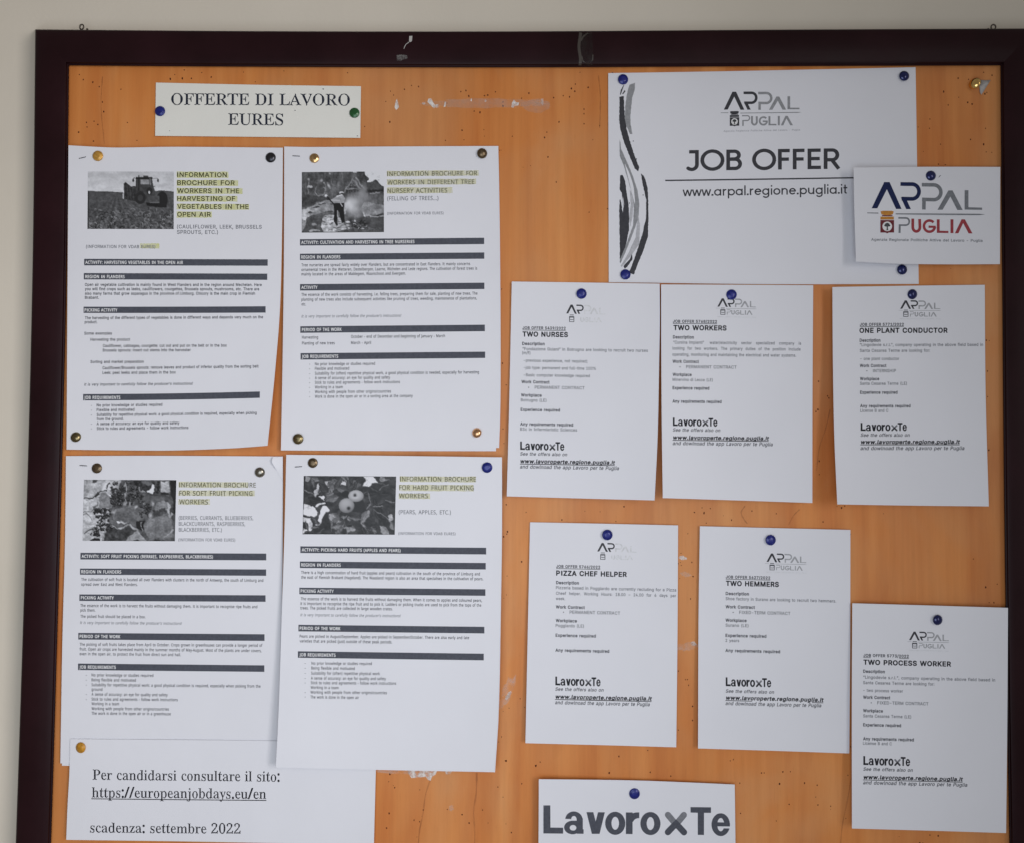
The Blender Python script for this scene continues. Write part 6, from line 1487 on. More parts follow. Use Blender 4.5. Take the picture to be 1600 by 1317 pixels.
def pic_berries():
    s = Pic(62, 68, 1550, 1055, 5, 9)
    s.a = 150 + s.noise(200, 140) * 18 + s.noise(60, 40) * 12
    s.poly([(660, 68), (1550, 68), (1550, 1055), (380, 1055), (470, 820), (500, 400), (620, 200)], 74, 16, 60)
    s.line([(80, 350), (170, 375), (290, 270), (430, 235)], 22, 66)
    s.line([(250, 330), (300, 280)], 30, 50)
    s.poly([(80, 380), (150, 410), (120, 440), (70, 440)], 206)
    s.poly([(310, 300), (420, 260), (490, 330), (520, 520), (250, 540), (330, 420)], 118, 8, 50)
    s.line([(430, 200), (470, 120)], 24, 54)
    s.line([(60, 600), (200, 580), (300, 420)], 16, 96)
    s.line([(60, 860), (220, 800)], 30, 178)
    s.line([(90, 940), (180, 890), (250, 830)], 20, 82)
    s.line([(70, 640), (130, 620), (210, 700)], 18, 100)
    s.ell(230, 90, 40, 30, 60)
    s.poly([(190, 1055), (250, 1010), (480, 1030), (1550, 1040), (1550, 1055)], 26)
    s.poly([(1430, 68), (1550, 68), (1550, 640), (1500, 520), (1470, 340)], 36)
    s.poly([(1300, 85), (1420, 90), (1440, 350), (1370, 300), (1300, 250)], 138, 12, 40)
    s.poly([(590, 545), (850, 480), (1010, 545), (1030, 690), (900, 700), (740, 770), (600, 720), (540, 660)], 92, 6, 60)
    s.poly([(1060, 720), (1420, 600), (1520, 800), (1480, 1000), (1150, 1010), (1050, 880)], 100, 8, 80)
    s.poly([(1180, 430), (1400, 420), (1440, 560), (1300, 590), (1200, 560)], 104, 10, 50)
    s.line([(1400, 430), (1450, 520), (1430, 700), (1500, 600)], 34, 140)
    s.poly([(1270, 560), (1400, 520), (1400, 585), (1280, 590)], 54)
    s.poly([(470, 840), (780, 830), (900, 880), (800, 960), (740, 1040), (400, 1040)], 62, 18, 50)
    s.poly([(820, 940), (930, 880), (1030, 980), (1100, 1040), (760, 1035)], 122, 8, 40)
    s.line([(830, 770), (930, 870), (1040, 990)], 26, 140)
    s.line([(470, 830), (560, 810), (640, 840), (830, 780)], 18, 134)
    s.line([(640, 730), (760, 770)], 16, 148)
    s.ell(630, 730, 22, 20, 200)
    s.poly([(920, 710), (1070, 720), (1040, 880), (930, 850)], 36)
    s.line([(1000, 740), (1020, 880)], 14, 118)
    s.poly([(860, 80), (1200, 80), (1190, 290), (950, 260)], 46, 16, 40)
    s.poly([(980, 90), (1190, 90), (1170, 150), (1000, 130)], 84)
    s.line([(940, 190), (980, 250), (1060, 260)], 18, 128)
    s.poly([(1090, 270), (1140, 200), (1170, 140), (1200, 170), (1170, 290)], 232)
    s.line([(1080, 310), (1280, 300), (1440, 340)], 34, 66)
    s.poly([(1290, 260), (1420, 270), (1440, 310), (1300, 310)], 40)

    def cluster(n, fx, fy, r0, r1, hl):
        for _ in range(n):
            x, y, r = fx(), fy(), s.rg.uniform(r0, r1)
            s.ell(x, y, r, r, s.rg.uniform(26, 46))
            s.ell(x + r * 0.25, y - r * 0.35, r * 0.38, r * 0.32, s.rg.uniform(70, hl))
    R_ = s.rg
    cluster(90, lambda: R_.uniform(520, 1010), lambda: R_.uniform(110, 470), 16, 26, 130)
    cluster(30, lambda: R_.uniform(490, 700), lambda: R_.uniform(220, 480), 16, 26, 120)
    cluster(80, lambda: R_.normal(400, 70), lambda: R_.uniform(540, 880), 14, 23, 140)
    cluster(24, lambda: R_.normal(290, 32), lambda: R_.uniform(850, 960), 14, 22, 150)
    cluster(40, lambda: R_.normal(1090, 55), lambda: R_.uniform(400, 680), 15, 24, 130)
    cluster(14, lambda: R_.normal(1240, 25), lambda: R_.uniform(100, 260), 16, 24, 90)
    cluster(18, lambda: R_.normal(300, 50), lambda: R_.uniform(540, 600), 15, 24, 90)
    for x, y, r in ((730, 150, 22), (745, 300, 16), (730, 440, 24), (800, 460, 22), (905, 520, 22), (1045, 450, 20), (1140, 650, 28), (560, 590, 34), (490, 270, 28), (1170, 440, 26), (320, 295, 16)):
        s.glow(x, y, r, r * 1.5, 170, 0.85)
    s.line([(745, 110), (760, 250), (730, 360), (745, 440)], 10, 138)
    s.poly([(1140, 900), (1400, 640), (1470, 700), (1200, 1000)], 106, 4, 60)
    s.line([(1370, 980), (1520, 880)], 20, 128)
    s.line([(430, 820), (400, 1040)], 18, 132)
    s.line([(370, 930), (370, 1040)], 30, 180)
    s.warp(20, 80)
    s.grain(0.14, 0.12)
    return s


def pic_apples():
    s = Pic(68, 58, 1550, 1000, 5, 12)
    s.a = 50 + s.noise(120, 90) * 12 + s.noise(40, 30) * 10
    s.poly([(70, 500), (200, 545), (260, 560), (310, 640), (240, 720), (60, 690)], 190, 8, 60)
    s.poly([(360, 560), (400, 545), (495, 585), (430, 650), (380, 720), (340, 850), (275, 850), (330, 700)], 198, 8, 50)
    s.poly([(75, 730), (200, 740), (235, 820), (240, 880), (150, 960), (70, 975)], 168, 14, 40)
    s.ell(105, 850, 60, 60, 36)
    s.poly([(70, 925), (160, 905), (130, 985), (70, 990)], 184)
    s.poly([(1035, 62), (1190, 70), (1250, 150), (1150, 160), (1110, 240), (1010, 220), (1050, 140)], 188, 10, 50)
    s.poly([(680, 145), (740, 130), (740, 190), (650, 215)], 160, 8, 40)
    s.poly([(400, 145), (500, 150), (520, 200), (480, 260), (430, 190)], 150, 10, 30)
    s.poly([(230, 320), (330, 180), (310, 340), (250, 410)], 160, 16, 30)
    s.line([(270, 535), (330, 500), (405, 500)], 28, 200)
    s.poly([(310, 390), (415, 390), (400, 450), (350, 420)], 190)
    s.line([(80, 270), (270, 400)], 16, 100)
    s.poly([(90, 70), (190, 90), (140, 160), (90, 150)], 120, 20, 30)
    s.poly([(1270, 60), (1480, 60), (1440, 130), (1300, 140)], 110, 20, 30)
    R_ = s.rg
    for _ in range(95):
        x, y = R_.uniform(80, 1540), R_.uniform(70, 990)
        if (x - 830) ** 2 / 250 ** 2 + (y - 450) ** 2 / 220 ** 2 < 1 or (x < 520 and 480 < y < 870 and R_.rand() < 0.8):
            continue
        dark = x > 1120 and 120 < y < 800
        s.leaf(x, y, R_.uniform(50, 120), R_.uniform(20, 42), R_.uniform(-1.6, 1.6), R_.uniform(34, 60) if dark else R_.uniform(40, 108), R_.uniform(6, 26))
    s.leaf(540, 420, 120, 62, -0.35, 84, 26)
    s.leaf(400, 270, 100, 60, 0.9, 56, 12)
    s.leaf(620, 180, 100, 40, -1.2, 72, 14)
    s.leaf(720, 280, 150, 60, 0.35, 74, 22)
    s.ell(740, 340, 70, 55, 30)
    s.leaf(250, 450, 100, 55, 0.2, 44, 10)
    s.leaf(1060, 700, 120, 62, -1.0, 112, 26)
    s.leaf(580, 720, 110, 75, 0.7, 108, 34)
    s.ell(600, 760, 46, 40, 84)
    s.leaf(820, 900, 90, 70, 0.1, 112, 26)
    s.ell(810, 860, 50, 20, 30, -0.2)
    s.leaf(900, 730, 130, 30, 0.15, 86, 22)
    s.leaf(1370, 930, 110, 60, 0.9, 122, 20)
    s.poly([(1430, 700), (1480, 660), (1520, 740), (1450, 790)], 140, 12, 20)
    for q in ([(1110, 330), (1160, 480), (1090, 580)], [(1190, 600), (1350, 690), (1500, 800)], [(1280, 280), (1330, 220), (1420, 180)], [(1380, 440), (1520, 490)]):
        s.line(q, 14, 104)
    s.line([(1190, 530), (1340, 530)], 12, 120)
    s.warp(18, 70)
    s.grain(0.12, 0.10)
    s.ell(920, 520, 130, 120, 42)
    for cx, cy, rx, ry, v in ((912, 378, 122, 94, 146), (765, 533, 124, 118, 132)):
        e = s.em(cx, cy, rx, ry)
        m = e < 1
        sh_ = v + 10 - 34 * (e[m] ** 1.5) + (cx - s.X[m]) * 0.05 - (s.Y[m] - cy) * 0.16
        s.a[m] = sh_
    s.glow(800, 575, 26, 26, 24, 1.3)
    s.glow(895, 365, 24, 28, 36, 1.1)
    s.glow(900, 405, 50, 14, 176, 0.7)
    s.line([(62, 60), (1550, 62)], 16, 30)
    s.line([(75, 60), (62, 1000)], 26, 28)
    s.line([(60, 992), (1550, 996)], 16, 24)
    return s
# ------------------------------------------------------------------ brochures


def slope_fn(ys, vs):
    return lambda y: float(np.interp(y, ys, vs))


def staple(sheet, x0, y0, x1, y1):
    P = []
    for k in range(7):
        t_ = k / 6
        x, y = x0 + (x1 - x0) * t_, y0 + (y1 - y0) * t_
        h = float(sheet.h(np.array([x]), np.array([y]))[0]) + 0.0001 + 0.0004 * math.sin(math.pi * t_) ** 0.4
        P.append(at(x, y, h))
    v, f = tube(P, 0.00042, 6)
    mesh_obj('staple', v, f, M['steel'], sheet.root, smooth=True)


def brochure(sheet, sl, ctx, heads, subs, marks, bars, lines, italic, bullets=None, headfont='N'):
    """ctx: body font"""
    for x0, y0, x1, y1 in marks:
        p = Print()
        s_ = sl((y0 + y1) / 2)
        n = 16
        V, T = [], []
        for k in range(n):
            x = x0 + (x1 - x0) * k / (n - 1)
            yc = s_ * (x - x0)
            a_, b__ = rnd.uniform(-0.4, 0.4), rnd.uniform(-0.4, 0.4)
            V += [(x, y0 + yc + a_), (x, (y0 + y1) / 2 + yc), (x, y1 + yc + b__)]
            if k:
                q = 3 * k
                T += [(q - 3, q - 2, q + 1), (q - 3, q + 1, q), (q - 2, q - 1, q + 2), (q - 2, q + 2, q + 1)]
        p.add(V, T)
        p.build('highlighter_mark', sheet, M['hi' if headfont == 'A' else 'hi2'], HIL)
    p = Print()
    for t_, x0, y, x1, cap in heads:
        p.text(headfont, t_, x0, y, x1, cap, slope=sl(y))
    p.build('heading', sheet, M['olive' if headfont == 'A' else 'olive2'], INK)
    p = Print()
    for t_, x0, y, x1, cap in subs:
        p.text(headfont, t_, x0, y, x1, cap, slope=sl(y))
    p.build('subheading', sheet, M['ink_grey'], INK)
    for x0, a, b_, x1, c, d, bow, txt, tx0, ty, tx1 in bars:
        p = Print()
        p.bar(x0, a, b_, x1, c, d, bow)
        o = p.build('section_bar', sheet, M['bar'], BAR)
        q = Print()
        q.text('M', txt, tx0, ty, tx1, 4.9, slope=(c - a) / (x1 - x0) if not bow else 0.0)
        q.build('bar_lettering', sheet, M['white'], INK + 0.00005, parent=o)
    p = Print()
    for row in lines:
        t_, x0, y, x1 = row[:4]
        p.text(ctx, t_, x0, y, x1, 4.5, slope=row[4] if len(row) > 4 else sl(y))
    for x, y in bullets or []:
        p.poly([(x, y - 1.9), (x + 1.6, y - 1.9), (x + 1.6, y - 1.3), (x, y - 1.3)])
    p.build('body_text', sheet, M['ink_soft'], INK)
    p = Print()
    for t_, x0, y, x1 in italic:
        p.text(ctx, t_, x0, y, x1, 4.3, slope=sl(y), slant=0.2)
    p.build('italic_line', sheet, M['ink_mid' if ctx == 'A' else 'ink_grey'], INK)


IT = "It is very important to carefully follow the producer's instructions!"
B1 = Sheet('brochure', 'stapled brochure page with tractor picture, top left of the four brochures', 'brochure',
           [(107, 227.6), (150, 230), (181, 231.2), (272, 230), (442, 231.4)], [(442, 231.4), (440.8, 350), (437.5, 480), (429.5, 583), (418, 696)],
           [(104, 702), (180, 703), (272, 703.3), (363, 700), (418, 696)], [(107, 227.6), (105.5, 460), (104, 702)],
           base=0.0042, lift=(0, 0.0, 0.015, 0.0005), pw=2.3, wave=0.0013, seed=1, group='stapled work brochures')
sl1 = slope_fn([400, 440, 490, 560, 625], [0.0035, 0.0015, -0.002, -0.004, -0.011])
brochure(B1, sl1, 'A',
         [('INFORMATION', 276.8, 277, 354.3, 7.3), ('BROCHURE FOR', 276.8, 289.5, 366.8, 7.3), ('WORKERS IN THE', 276.8, 302, 373.7, 7.3),
          ('HARVESTING OF', 276.8, 314.2, 367.5, 7.3), ('VEGETABLES IN THE', 276.8, 326.6, 388.5, 7.3), ('OPEN AIR', 276.8, 339, 329.4, 7.3)],
         [('(CAULIFLOWER, LEEK, BRUSSELS', 276.5, 357.4, 409, 5.8), ('SPROUTS, ETC.)', 276.5, 365.9, 340.6, 5.8), ('(INFORMATION FOR VDAB EURES)', 134.4, 388, 242.6, 4.9)],
         [(276, 268.6, 357, 278.5), (276, 281.5, 372, 291), (276, 294, 379, 303.5), (276, 306.4, 371, 315.5), (276, 318.8, 389, 328), (276, 331, 331, 340.6), (218.7, 380.8, 249, 388.6)],
         [(131.5, 405, 415.2, 418.3, 405.8, 415.8, 0, 'ACTIVITY: HARVESTING VEGETABLES IN THE OPEN AIR', 133.3, 412.7, 286),
          (131, 427.2, 437.1, 417.6, 428.1, 437.9, 0, 'REGION IN FLANDERS', 133.3, 435.0, 194.8),
          (130.6, 479.7, 489.5, 415, 479.0, 489.0, 0.3, 'PICKING ACTIVITY', 132, 487.2, 183.4),
          (129.9, 616.1, 625.9, 406, 612.0, 622.0, 0.9, 'JOB REQUIREMENTS', 131.5, 623.7, 188)],
         [('Open air vegetable cultivation is mainly found in West Flanders and in the region around Mechelen. Here', 132.6, 447.2, 409),
          ('you will find crops such as leeks, cauliflowers, courgettes, Brussels sprouts, mushrooms, etc. There are', 132.6, 454, 405),
          ('also many farms that grow asparagus in the province of Limburg. Chicory is the main crop in Flemish', 132.6, 461, 398.5),
          ('Brabant.', 132.6, 467.4, 154.5),
          ('The harvesting of the different types of vegetables is done in different ways and depends very much on the', 132.6, 499.2, 411, -0.005),
          ('product.', 132.3, 505.6, 152), ('Some examples', 131.7, 523.3, 174.8), ('Harvesting the product', 141.3, 532.9, 203),
          ('Cauliflower, cabbages, courgette: cut out and put on the belt or in the box', 160.6, 542.7, 354.3),
          ('Brussels sprouts: insert cut stems into the harvester', 160.6, 549.7, 298), ('Sorting and market preparation', 141.3, 567.7, 224.4),
          ('Cauliflower/Brussels sprouts: remove leaves and product of inferior quality from the sorting belt', 160.2, 577.3, 404, -0.011),
          ('Leek: peel leeks and place them in the box', 160.2, 584.8, 274.6),
          ('No prior knowledge or studies required', 151, 635.4, 253.6), ('Flexible and motivated', 151, 642.7, 210),
          ('Suitability for repetitive physical work: a good physical condition is required, especially when picking', 151, 650.2, 401, -0.0125),
          ('from the ground.', 151, 656.8, 193), ('A sense of accuracy: an eye for quality and safety', 151, 664.1, 280.3),
          ('Stick to rules and agreements - follow work instructions', 151, 671.4, 294.4)],
         [(IT, 131.5, 603, 300.8)], [(142, y) for y in (635.4, 642.7, 650.2, 664, 671.4)], headfont='A')
pic_tractor().put(B1, [(137.3, 268.4), (271.6, 268.8), (271.4, 358.6), (136.6, 358.3)], 178)
staple(B1, 123.6, 248.2, 134.4, 245.6)

B2 = Sheet('brochure', 'stapled brochure page with picture of a man felling trees in smoke', 'brochure',
           [(444.1, 229.6), (482, 230.3), (600, 229.5), (778.6, 228.7)], [(778.6, 228.7), (779, 450), (777.6, 640), (775, 704.4)],
           [(439, 703.2), (600, 704.2), (775, 704.4)], [(444.1, 229.6), (443.6, 400), (441.8, 550), (439, 703.2)],
           base=0.0016, lift=(0.0, 0, 0.0, 0.003), wave=0.0012, seed=2, group='stapled work brochures')
B2.sheet_mesh('back_page', 0.0005, M['paper'], 10, 14, (4.8, -5.0))
sl2 = slope_fn([200, 800], [-0.0079, -0.0079])
brochure(B2, sl2, 'N',
         [('INFORMATION BROCHURE FOR', 605, 275.6, 745.6, 7), ('WORKERS IN DIFFERENT TREE', 605.4, 289, 741, 7), ('NURSERY ACTIVITIES', 605.4, 302, 698.9, 7)],
         [('(FELLING OF TREES...)', 605, 313.8, 685, 6.4), ('(INFORMATION FOR VDAB EURES)', 605, 336, 693, 4.2)],
         [(604.5, 267.5, 748, 276.2), (604.5, 280.6, 744, 289.6), (604.5, 293.5, 707, 303)],
         [(468.7, 374.3, 384.2, 756.5, 372, 382, 0, 'ACTIVITY: CULTIVATION AND HARVESTING IN TREE NURSERIES', 470.6, 381.7, 647.6),
          (468.7, 397, 406.9, 756.7, 395, 404.9, 0, 'REGION IN FLANDERS', 470.6, 404.6, 531.8),
          (468.8, 444.5, 454.5, 756.8, 442.2, 452.2, 0, 'ACTIVITY', 470.8, 451.9, 496),
          (469.2, 510.3, 520.6, 757.6, 507.8, 518, 0, 'PERIOD OF THE WORK', 471.7, 517.9, 533.7),
          (469.6, 552.2, 562.3, 758, 549.9, 559.8, 0, 'JOB REQUIREMENTS', 471.7, 559.7, 528.4)],
         [('Tree nurseries are spread fairly widely over Flanders, but are concentrated in East Flanders. It mainly concerns', 471, 416.8, 734.6),
          ('ornamental trees in the Wetteren, Destelbergen, Laarne, Wichelen and Lede regions. The cultivation of forest trees is', 471, 424, 745.6),
          ('mainly located in the areas of Maldegem, Waarschoot and Evergem.', 471, 431, 634),
          ('The essence of the work consists of harvesting, i.e. felling trees, preparing them for sale, planting of new trees. The', 471, 463, 746),
          ('planting of new trees also include subsequent activities like pruning of trees, weeding, maintenance of plantations,', 471, 470.5, 745),
          ('etc.', 471.2, 477.8, 478), ('Harvesting', 471.8, 529.6, 497), ('October - end of December and beginning of January - March', 548.5, 528.5, 695.4),
          ('Planting of new trees', 471.8, 538.8, 523), ('March - April', 548.5, 538.1, 579.7),
          ('No prior knowledge or studies required', 492, 571.2, 586), ('Flexible and motivated', 492, 578.4, 545.5),
          ('Suitability for (often) repetitive physical work, a good physical condition is needed, especially for harvesting', 492, 585.9, 748.3),
          ('A sense of accuracy: an eye for quality and safety', 492, 593, 609.5), ('Stick to rules and agreements - follow work instructions', 492, 600.1, 625),
          ('Working in a team', 492, 607.4, 535.5), ('Working with people from other origins/countries', 492, 614.7, 611),
          ('Work is done in the open air or in a sorting area at the company', 492, 621.9, 644.9)],
         [(IT, 471, 496.7, 626.4)], [(483, y) for y in (571, 578.4, 585.9, 593, 600, 607.4, 614.6, 621.8)])
pic_forest().put(B2, [(471.6, 269.5), (599.8, 268.4), (599.9, 363.2), (471.4, 364.1)], 186)
staple(B2, 457.3, 244, 468.7, 244.6)

B3 = Sheet('brochure', 'stapled brochure page with picture of berries and leaves, its top right corner dog-eared', 'brochure',
           [(103.1, 712), (240, 711.5), (442, 712.7)], [(442, 712.7), (440, 900), (436, 1080), (431, 1197)],
           [(94.3, 1192), (250, 1196), (431, 1199)], [(103.1, 712), (101.5, 850), (97.5, 1000), (94.3, 1192)],
           base=0.0024, lift=(0, 0, 0, 0), wave=0.0005, seed=3, group='stapled work brochures')
B3.sheet_mesh('back_page', 0.0005, M['paper'], 10, 14, (2.5, 3.6))
sl3 = slope_fn([700, 870, 990, 1040, 1100], [0.003, 0.0043, 0.0086, 0.0096, 0.008])
brochure(B3, sl3, 'N',
         [('INFORMATION BROCHURE', 280, 760.6, 399.8, 7.3), ('FOR SOFT FRUIT PICKING', 280, 773.6, 394.5, 7.3), ('WORKERS', 280, 787.2, 325, 7.3)],
         [('(BERRIES, CURRANTS, BLUEBERRIES,', 279.3, 811.5, 395.7, 6), ('BLACKCURRANTS, RASPBERRIES,', 279.3, 820.7, 383, 6), ('BLACKBERRIES, ETC.)', 279.3, 830, 346.6, 6),
          ('(INFORMATION FOR VDAB EURES)', 278.9, 845, 367.5, 4.6)],
         [(279, 752.3, 388, 761.2), (278.5, 765.5, 398, 774.2), (278.5, 779, 328, 788)],
         [(125.6, 863, 873.4, 416, 864.2, 874.8, 0, 'ACTIVITY: SOFT FRUIT PICKING (BERRIES, RASPBERRIES, BLACKBERRIES)', 127.6, 870.8, 332.8),
          (125, 887.6, 897.3, 415.8, 889, 899, 0, 'REGION IN FLANDERS', 127, 894.9, 189.4),
          (124, 928, 938.2, 414.9, 929.4, 939.6, 0, 'PICKING ACTIVITY', 126.3, 935.5, 177.8),
          (122.3, 988.1, 998.5, 413.3, 990.2, 1000.6, 0, 'PERIOD OF THE WORK', 124.4, 995.8, 188),
          (121.9, 1036, 1046.2, 413, 1038.8, 1049, 0, 'JOB REQUIREMENTS', 124, 1043.7, 181)],
         [('The cultivation of soft fruit is located all over Flanders with clusters in the north of Antwerp, the south of Limburg and', 127, 906.8, 411.4),
          ('spread over East and West Flanders.', 127, 914.4, 214.8),
          ('The essence of the work is to harvest the fruits without damaging them. It is important to recognise ripe fruits and', 125.6, 947.6, 402),
          ('pick them.', 125.6, 954.8, 149), ('The picked fruit should be placed in a box.', 125.6, 964.5, 227.3),
          ('The picking of soft fruits takes place from April to October. Crops grown in greenhouses can provide a longer period of', 124.4, 1008.2, 410, 0.006),
          ('fruit. Open air crops are harvested mainly in the summer months of May-August. Most of the plants are under covers,', 124.4, 1015.6, 408.4),
          ('even in the open air, to protect the fruit from direct sun and hail.', 124.4, 1023, 282.4),
          ('No prior knowledge or studies required', 143, 1056.1, 239.6), ('Being flexible and motivated', 143, 1063.7, 212.3),
          ('Suitability for repetitive physical work: a good physical condition is required, especially when picking from the', 143, 1071.4, 407),
          ('ground', 143, 1078.5, 160), ('A sense of accuracy: an eye for quality and safety', 143, 1086.2, 262),
          ('Stick to rules and agreements - follow work instructions', 143, 1093.8, 277.7), ('Working in a team', 143, 1101, 186),
          ('Working with people from other origins/countries', 143, 1108.6, 263.9), ('The work is done in the open air or in a greenhouse', 143, 1116, 266.9)],
         [(IT, 125, 974.2, 283.5)], [(134, y) for y in (1056, 1063.7, 1071.4, 1086, 1094)])
pic_berries().put(B3, [(131.2, 749), (275.5, 749.7), (273.2, 844.9), (128.7, 844.4)], 194)
staple(B3, 124.4, 726.6, 136, 727.3)
# the dog-eared corner, a triangle curling up from the page
fv, ff = [], []
nfl = 8
A_, Bq, Cq, Dq = (426.6, 713.5), (441.8, 713.2), (441.2, 750.5), (424.2, 720.5)
for j in range(nfl + 1):
    for i in range(nfl + 1):
        u, v = i / nfl, j / nfl
        x = (Dq[0] * (1 - u) + A_[0] * u) * 1.0
        # from the lifted edge A-D-C towards the sheet corner B
        ex = (A_[0] * (1 - v * 3) + Dq[0] * v * 3, A_[1] * (1 - v * 3) + Dq[1] * v * 3) if v < 1 / 3 else (Dq[0] + (Cq[0] - Dq[0]) * (v - 1 / 3) * 1.5, Dq[1] + (Cq[1] - Dq[1]) * (v - 1 / 3) * 1.5)
        px, py = ex[0] * (1 - u) + Bq[0] * u, ex[1] * (1 - u) + (Bq[1] + (Cq[1] - Bq[1]) * v * 0.98) * u
        px = ex[0] * (1 - u) + 441.6 * u
        hh = float(B3.h(np.array([px]), np.array([py]))[0]) + 0.0003 + 0.0032 * (1 - u) ** 1.5 * math.sin(math.pi * min(1, v * 1.25 + 0.2)) ** 0.8
        fv.append(at(px, py, hh))
for j in range(nfl):
    for i in range(nfl):
        a = j * (nfl + 1) + i
        ff.append((a, a + nfl + 1, a + nfl + 2, a + 1))
k = len(fv)
fv += [v + Vector((0, 0.00012, 0)) for v in fv]
ff += [tuple(k + q for q in reversed(f)) for f in ff]
mesh_obj('folded_corner', fv, ff, M['paper'], B3.root, smooth=True)

B4 = Sheet('brochure', 'stapled brochure page with picture of two apples among leaves', 'brochure',
           [(447.3, 710), (600, 711.5), (784.3, 713.9)], [(784.3, 713.9), (784, 830), (782, 950), (778.4, 1110), (772.3, 1204.8)],
           [(431.2, 1197.9), (587, 1201.2), (772.3, 1204.8)], [(447.3, 710), (444.5, 830), (440.3, 960), (436, 1090), (431.2, 1197.9)],
           base=0.0064, lift=(0.0, 0, 0.006, 0.009), pw=1.8, wave=0.0011, seed=4, group='stapled work brochures')
B4.sheet_mesh('back_page', 0.0008, M['paper'], 10, 14, (1.2, 1.0))
sl4 = slope_fn([740, 860, 920, 978, 1020], [0.004, 0.0080, 0.0089, 0.011, 0.0128])
brochure(B4, sl4, 'N',
         [('INFORMATION BROCHURE', 625, 751.3, 743.8, 7.3), ('FOR HARD FRUIT PICKING', 623.8, 764.8, 740.4, 7.3), ('WORKERS', 623.5, 777.5, 668.7, 7.3)],
         [('(PEARS, APPLES, ETC.)', 623, 802.5, 704.5, 6.3), ('(INFORMATION FOR VDAB EURES)', 622.4, 834.8, 711.7, 4.2)],
         [(624.5, 743.6, 743.5, 752.6), (623.5, 756.6, 740, 766.6), (623, 770.6, 672, 779)],
         [(469.3, 852.9, 863.3, 759.6, 855.2, 865.6, 0, 'ACTIVITY: PICKING HARD FRUITS (APPLES AND PEARS)', 471.6, 860.6, 625.9),
          (468.6, 876.6, 886.8, 759, 878.9, 889.1, 0, 'REGION IN FLANDERS', 470.5, 884.2, 532.5),
          (467.7, 917.5, 927.7, 758.4, 920, 930.2, 0, 'PICKING ACTIVITY', 469.8, 925, 521.4),
          (466.3, 975.4, 985.7, 756.8, 978.6, 988.9, 0, 'PERIOD OF THE WORK', 468.2, 983.1, 531.8),
          (465.4, 1016.8, 1027, 755.9, 1020.6, 1031, 0, 'JOB REQUIREMENTS', 467.7, 1024.5, 524.4)],
         [('There is a high concentration of hard fruit (apples and pears) cultivation in the south of the province of Limburg and', 470.5, 896, 749.8),
          ('the east of Flemish Brabant (Hageland). The Waasland region is also an area that specialises in the cultivation of pears.', 470.5, 903.5, 755),
          ('The essence of the work is to harvest the fruits without damaging them. When it comes to apples and coloured pears,', 470, 937, 753),
          ('it is important to recognise the ripe fruit and to pick it. Ladders or picking trucks are used to pick from the tops of the', 469.5, 944.4, 752),
          ('trees. The picked fruits are collected in large wooden crates.', 469.3, 951.4, 613.4),
          ('Pears are picked in August/September. Apples are picked in September/October. There are also early and late', 468.2, 995.5, 733, 0.009),
          ('varieties that are picked (just) outside of these peak periods.', 468.2, 1002.9, 612.7),
          ('No prior knowledge or studies required', 486.7, 1037.8, 581, 0.006), ('Being flexible and motivated', 486.4, 1045.2, 554.2),
          ('Suitability for (often) repetitive physical work', 486.2, 1053.2, 593.5, 0.008), ('A sense of accuracy: an eye for quality and safety', 485.8, 1061, 603, 0.008),
          ('Stick to rules and agreements - follow work instructions', 485.6, 1068.2, 619, 0.008), ('Working in a team', 485.4, 1075.5, 529),
          ('Working with people from other origins/countries', 485.2, 1083, 604.6, 0.008), ('The work is done in the open air', 485, 1090.5, 560.7)],
         [(IT, 469.3, 962, 625.4)], [(476, y) for y in (1037.5, 1045, 1053, 1061, 1068, 1083, 1090)])
pic_apples().put(B4, [(474.6, 743), (619, 744), (616.7, 834.8), (472.8, 834.1)], 200, (0.99, 0.985, 1.03))
staple(B4, 460.8, 729.1, 472, 728.4)

# ------------------------------------------------------------------ the serif notices
C1 = Sheet('title_card', 'cream title card reading OFFERTE DI LAVORO EURES', 'title card',
           [(243.6, 129.6), (400, 133), (564, 135.3)], [(564, 135.3), (563, 216)], [(242.4, 212.8), (563, 216)], [(243.6, 129.6), (242.4, 212.8)],
           base=0.0008, lift=(0, 0, 0.0006, 0.0008), wave=0.0003, seed=5, mat='card')
p = Print()
p.text('S', 'OFFERTE DI LAVORO', 267.4, 164.3, 546.8, 18.0, y1=165.4)
p.text('S', 'EURES', 356.2, 195.6, 442.8, 18.0, y1=196.3)
p.build('lettering', C1, flat('blue_black_toner', (0.022, 0.027, 0.045)), INK)
p = Print()
for x, y, r in ((505, 139.6, 1.0), (461, 173, 0.8), (558.5, 213, 0.9), (265, 205, 0.6)):
    p.disc(x, y, r * 1.4, r * 0.8, 8)
p.build('speck', C1, M['ink_mid'], INK)

C2 = Sheet('web_address_notice', 'white notice at the bottom left giving a web address and a September 2022 deadline', 'notice',
           [(109.7, 1154), (350, 1156), (588.5, 1159)], [(588.5, 1159), (587.2, 1203), (584.2, 1319.5)],
           [(103.5, 1311.4), (300, 1314), (584.2, 1319.5)], [(109.7, 1154), (108.5, 1205), (105.5, 1260), (103.5, 1311.4)],
           base=0.0040, lift=(0, 0, 0.0, 0.001), wave=0.0002, seed=6)
p = Print()
p.text('S', 'Per candidarsi consultare il sito:', 144.5, 1217.6, 436.9, 16, y1=1220.6)
p.text('S', 'https://europeanjobdays.eu/en', 143.4, 1245.2, 416, 16, y1=1247.6)
p.strip([(142.6, 1247.3), (280, 1248.7), (416.2, 1249.9)], 1.3)
p.text('S', 'scadenza: settembre 2022', 140.7, 1299.9, 376, 15.6, y1=1302)
p.build('lettering', C2, M['ink'], INK)

# ------------------------------------------------------------------ logo drawn in its own units


def half_arc_stroke(pts, wd):
    return pts, wd


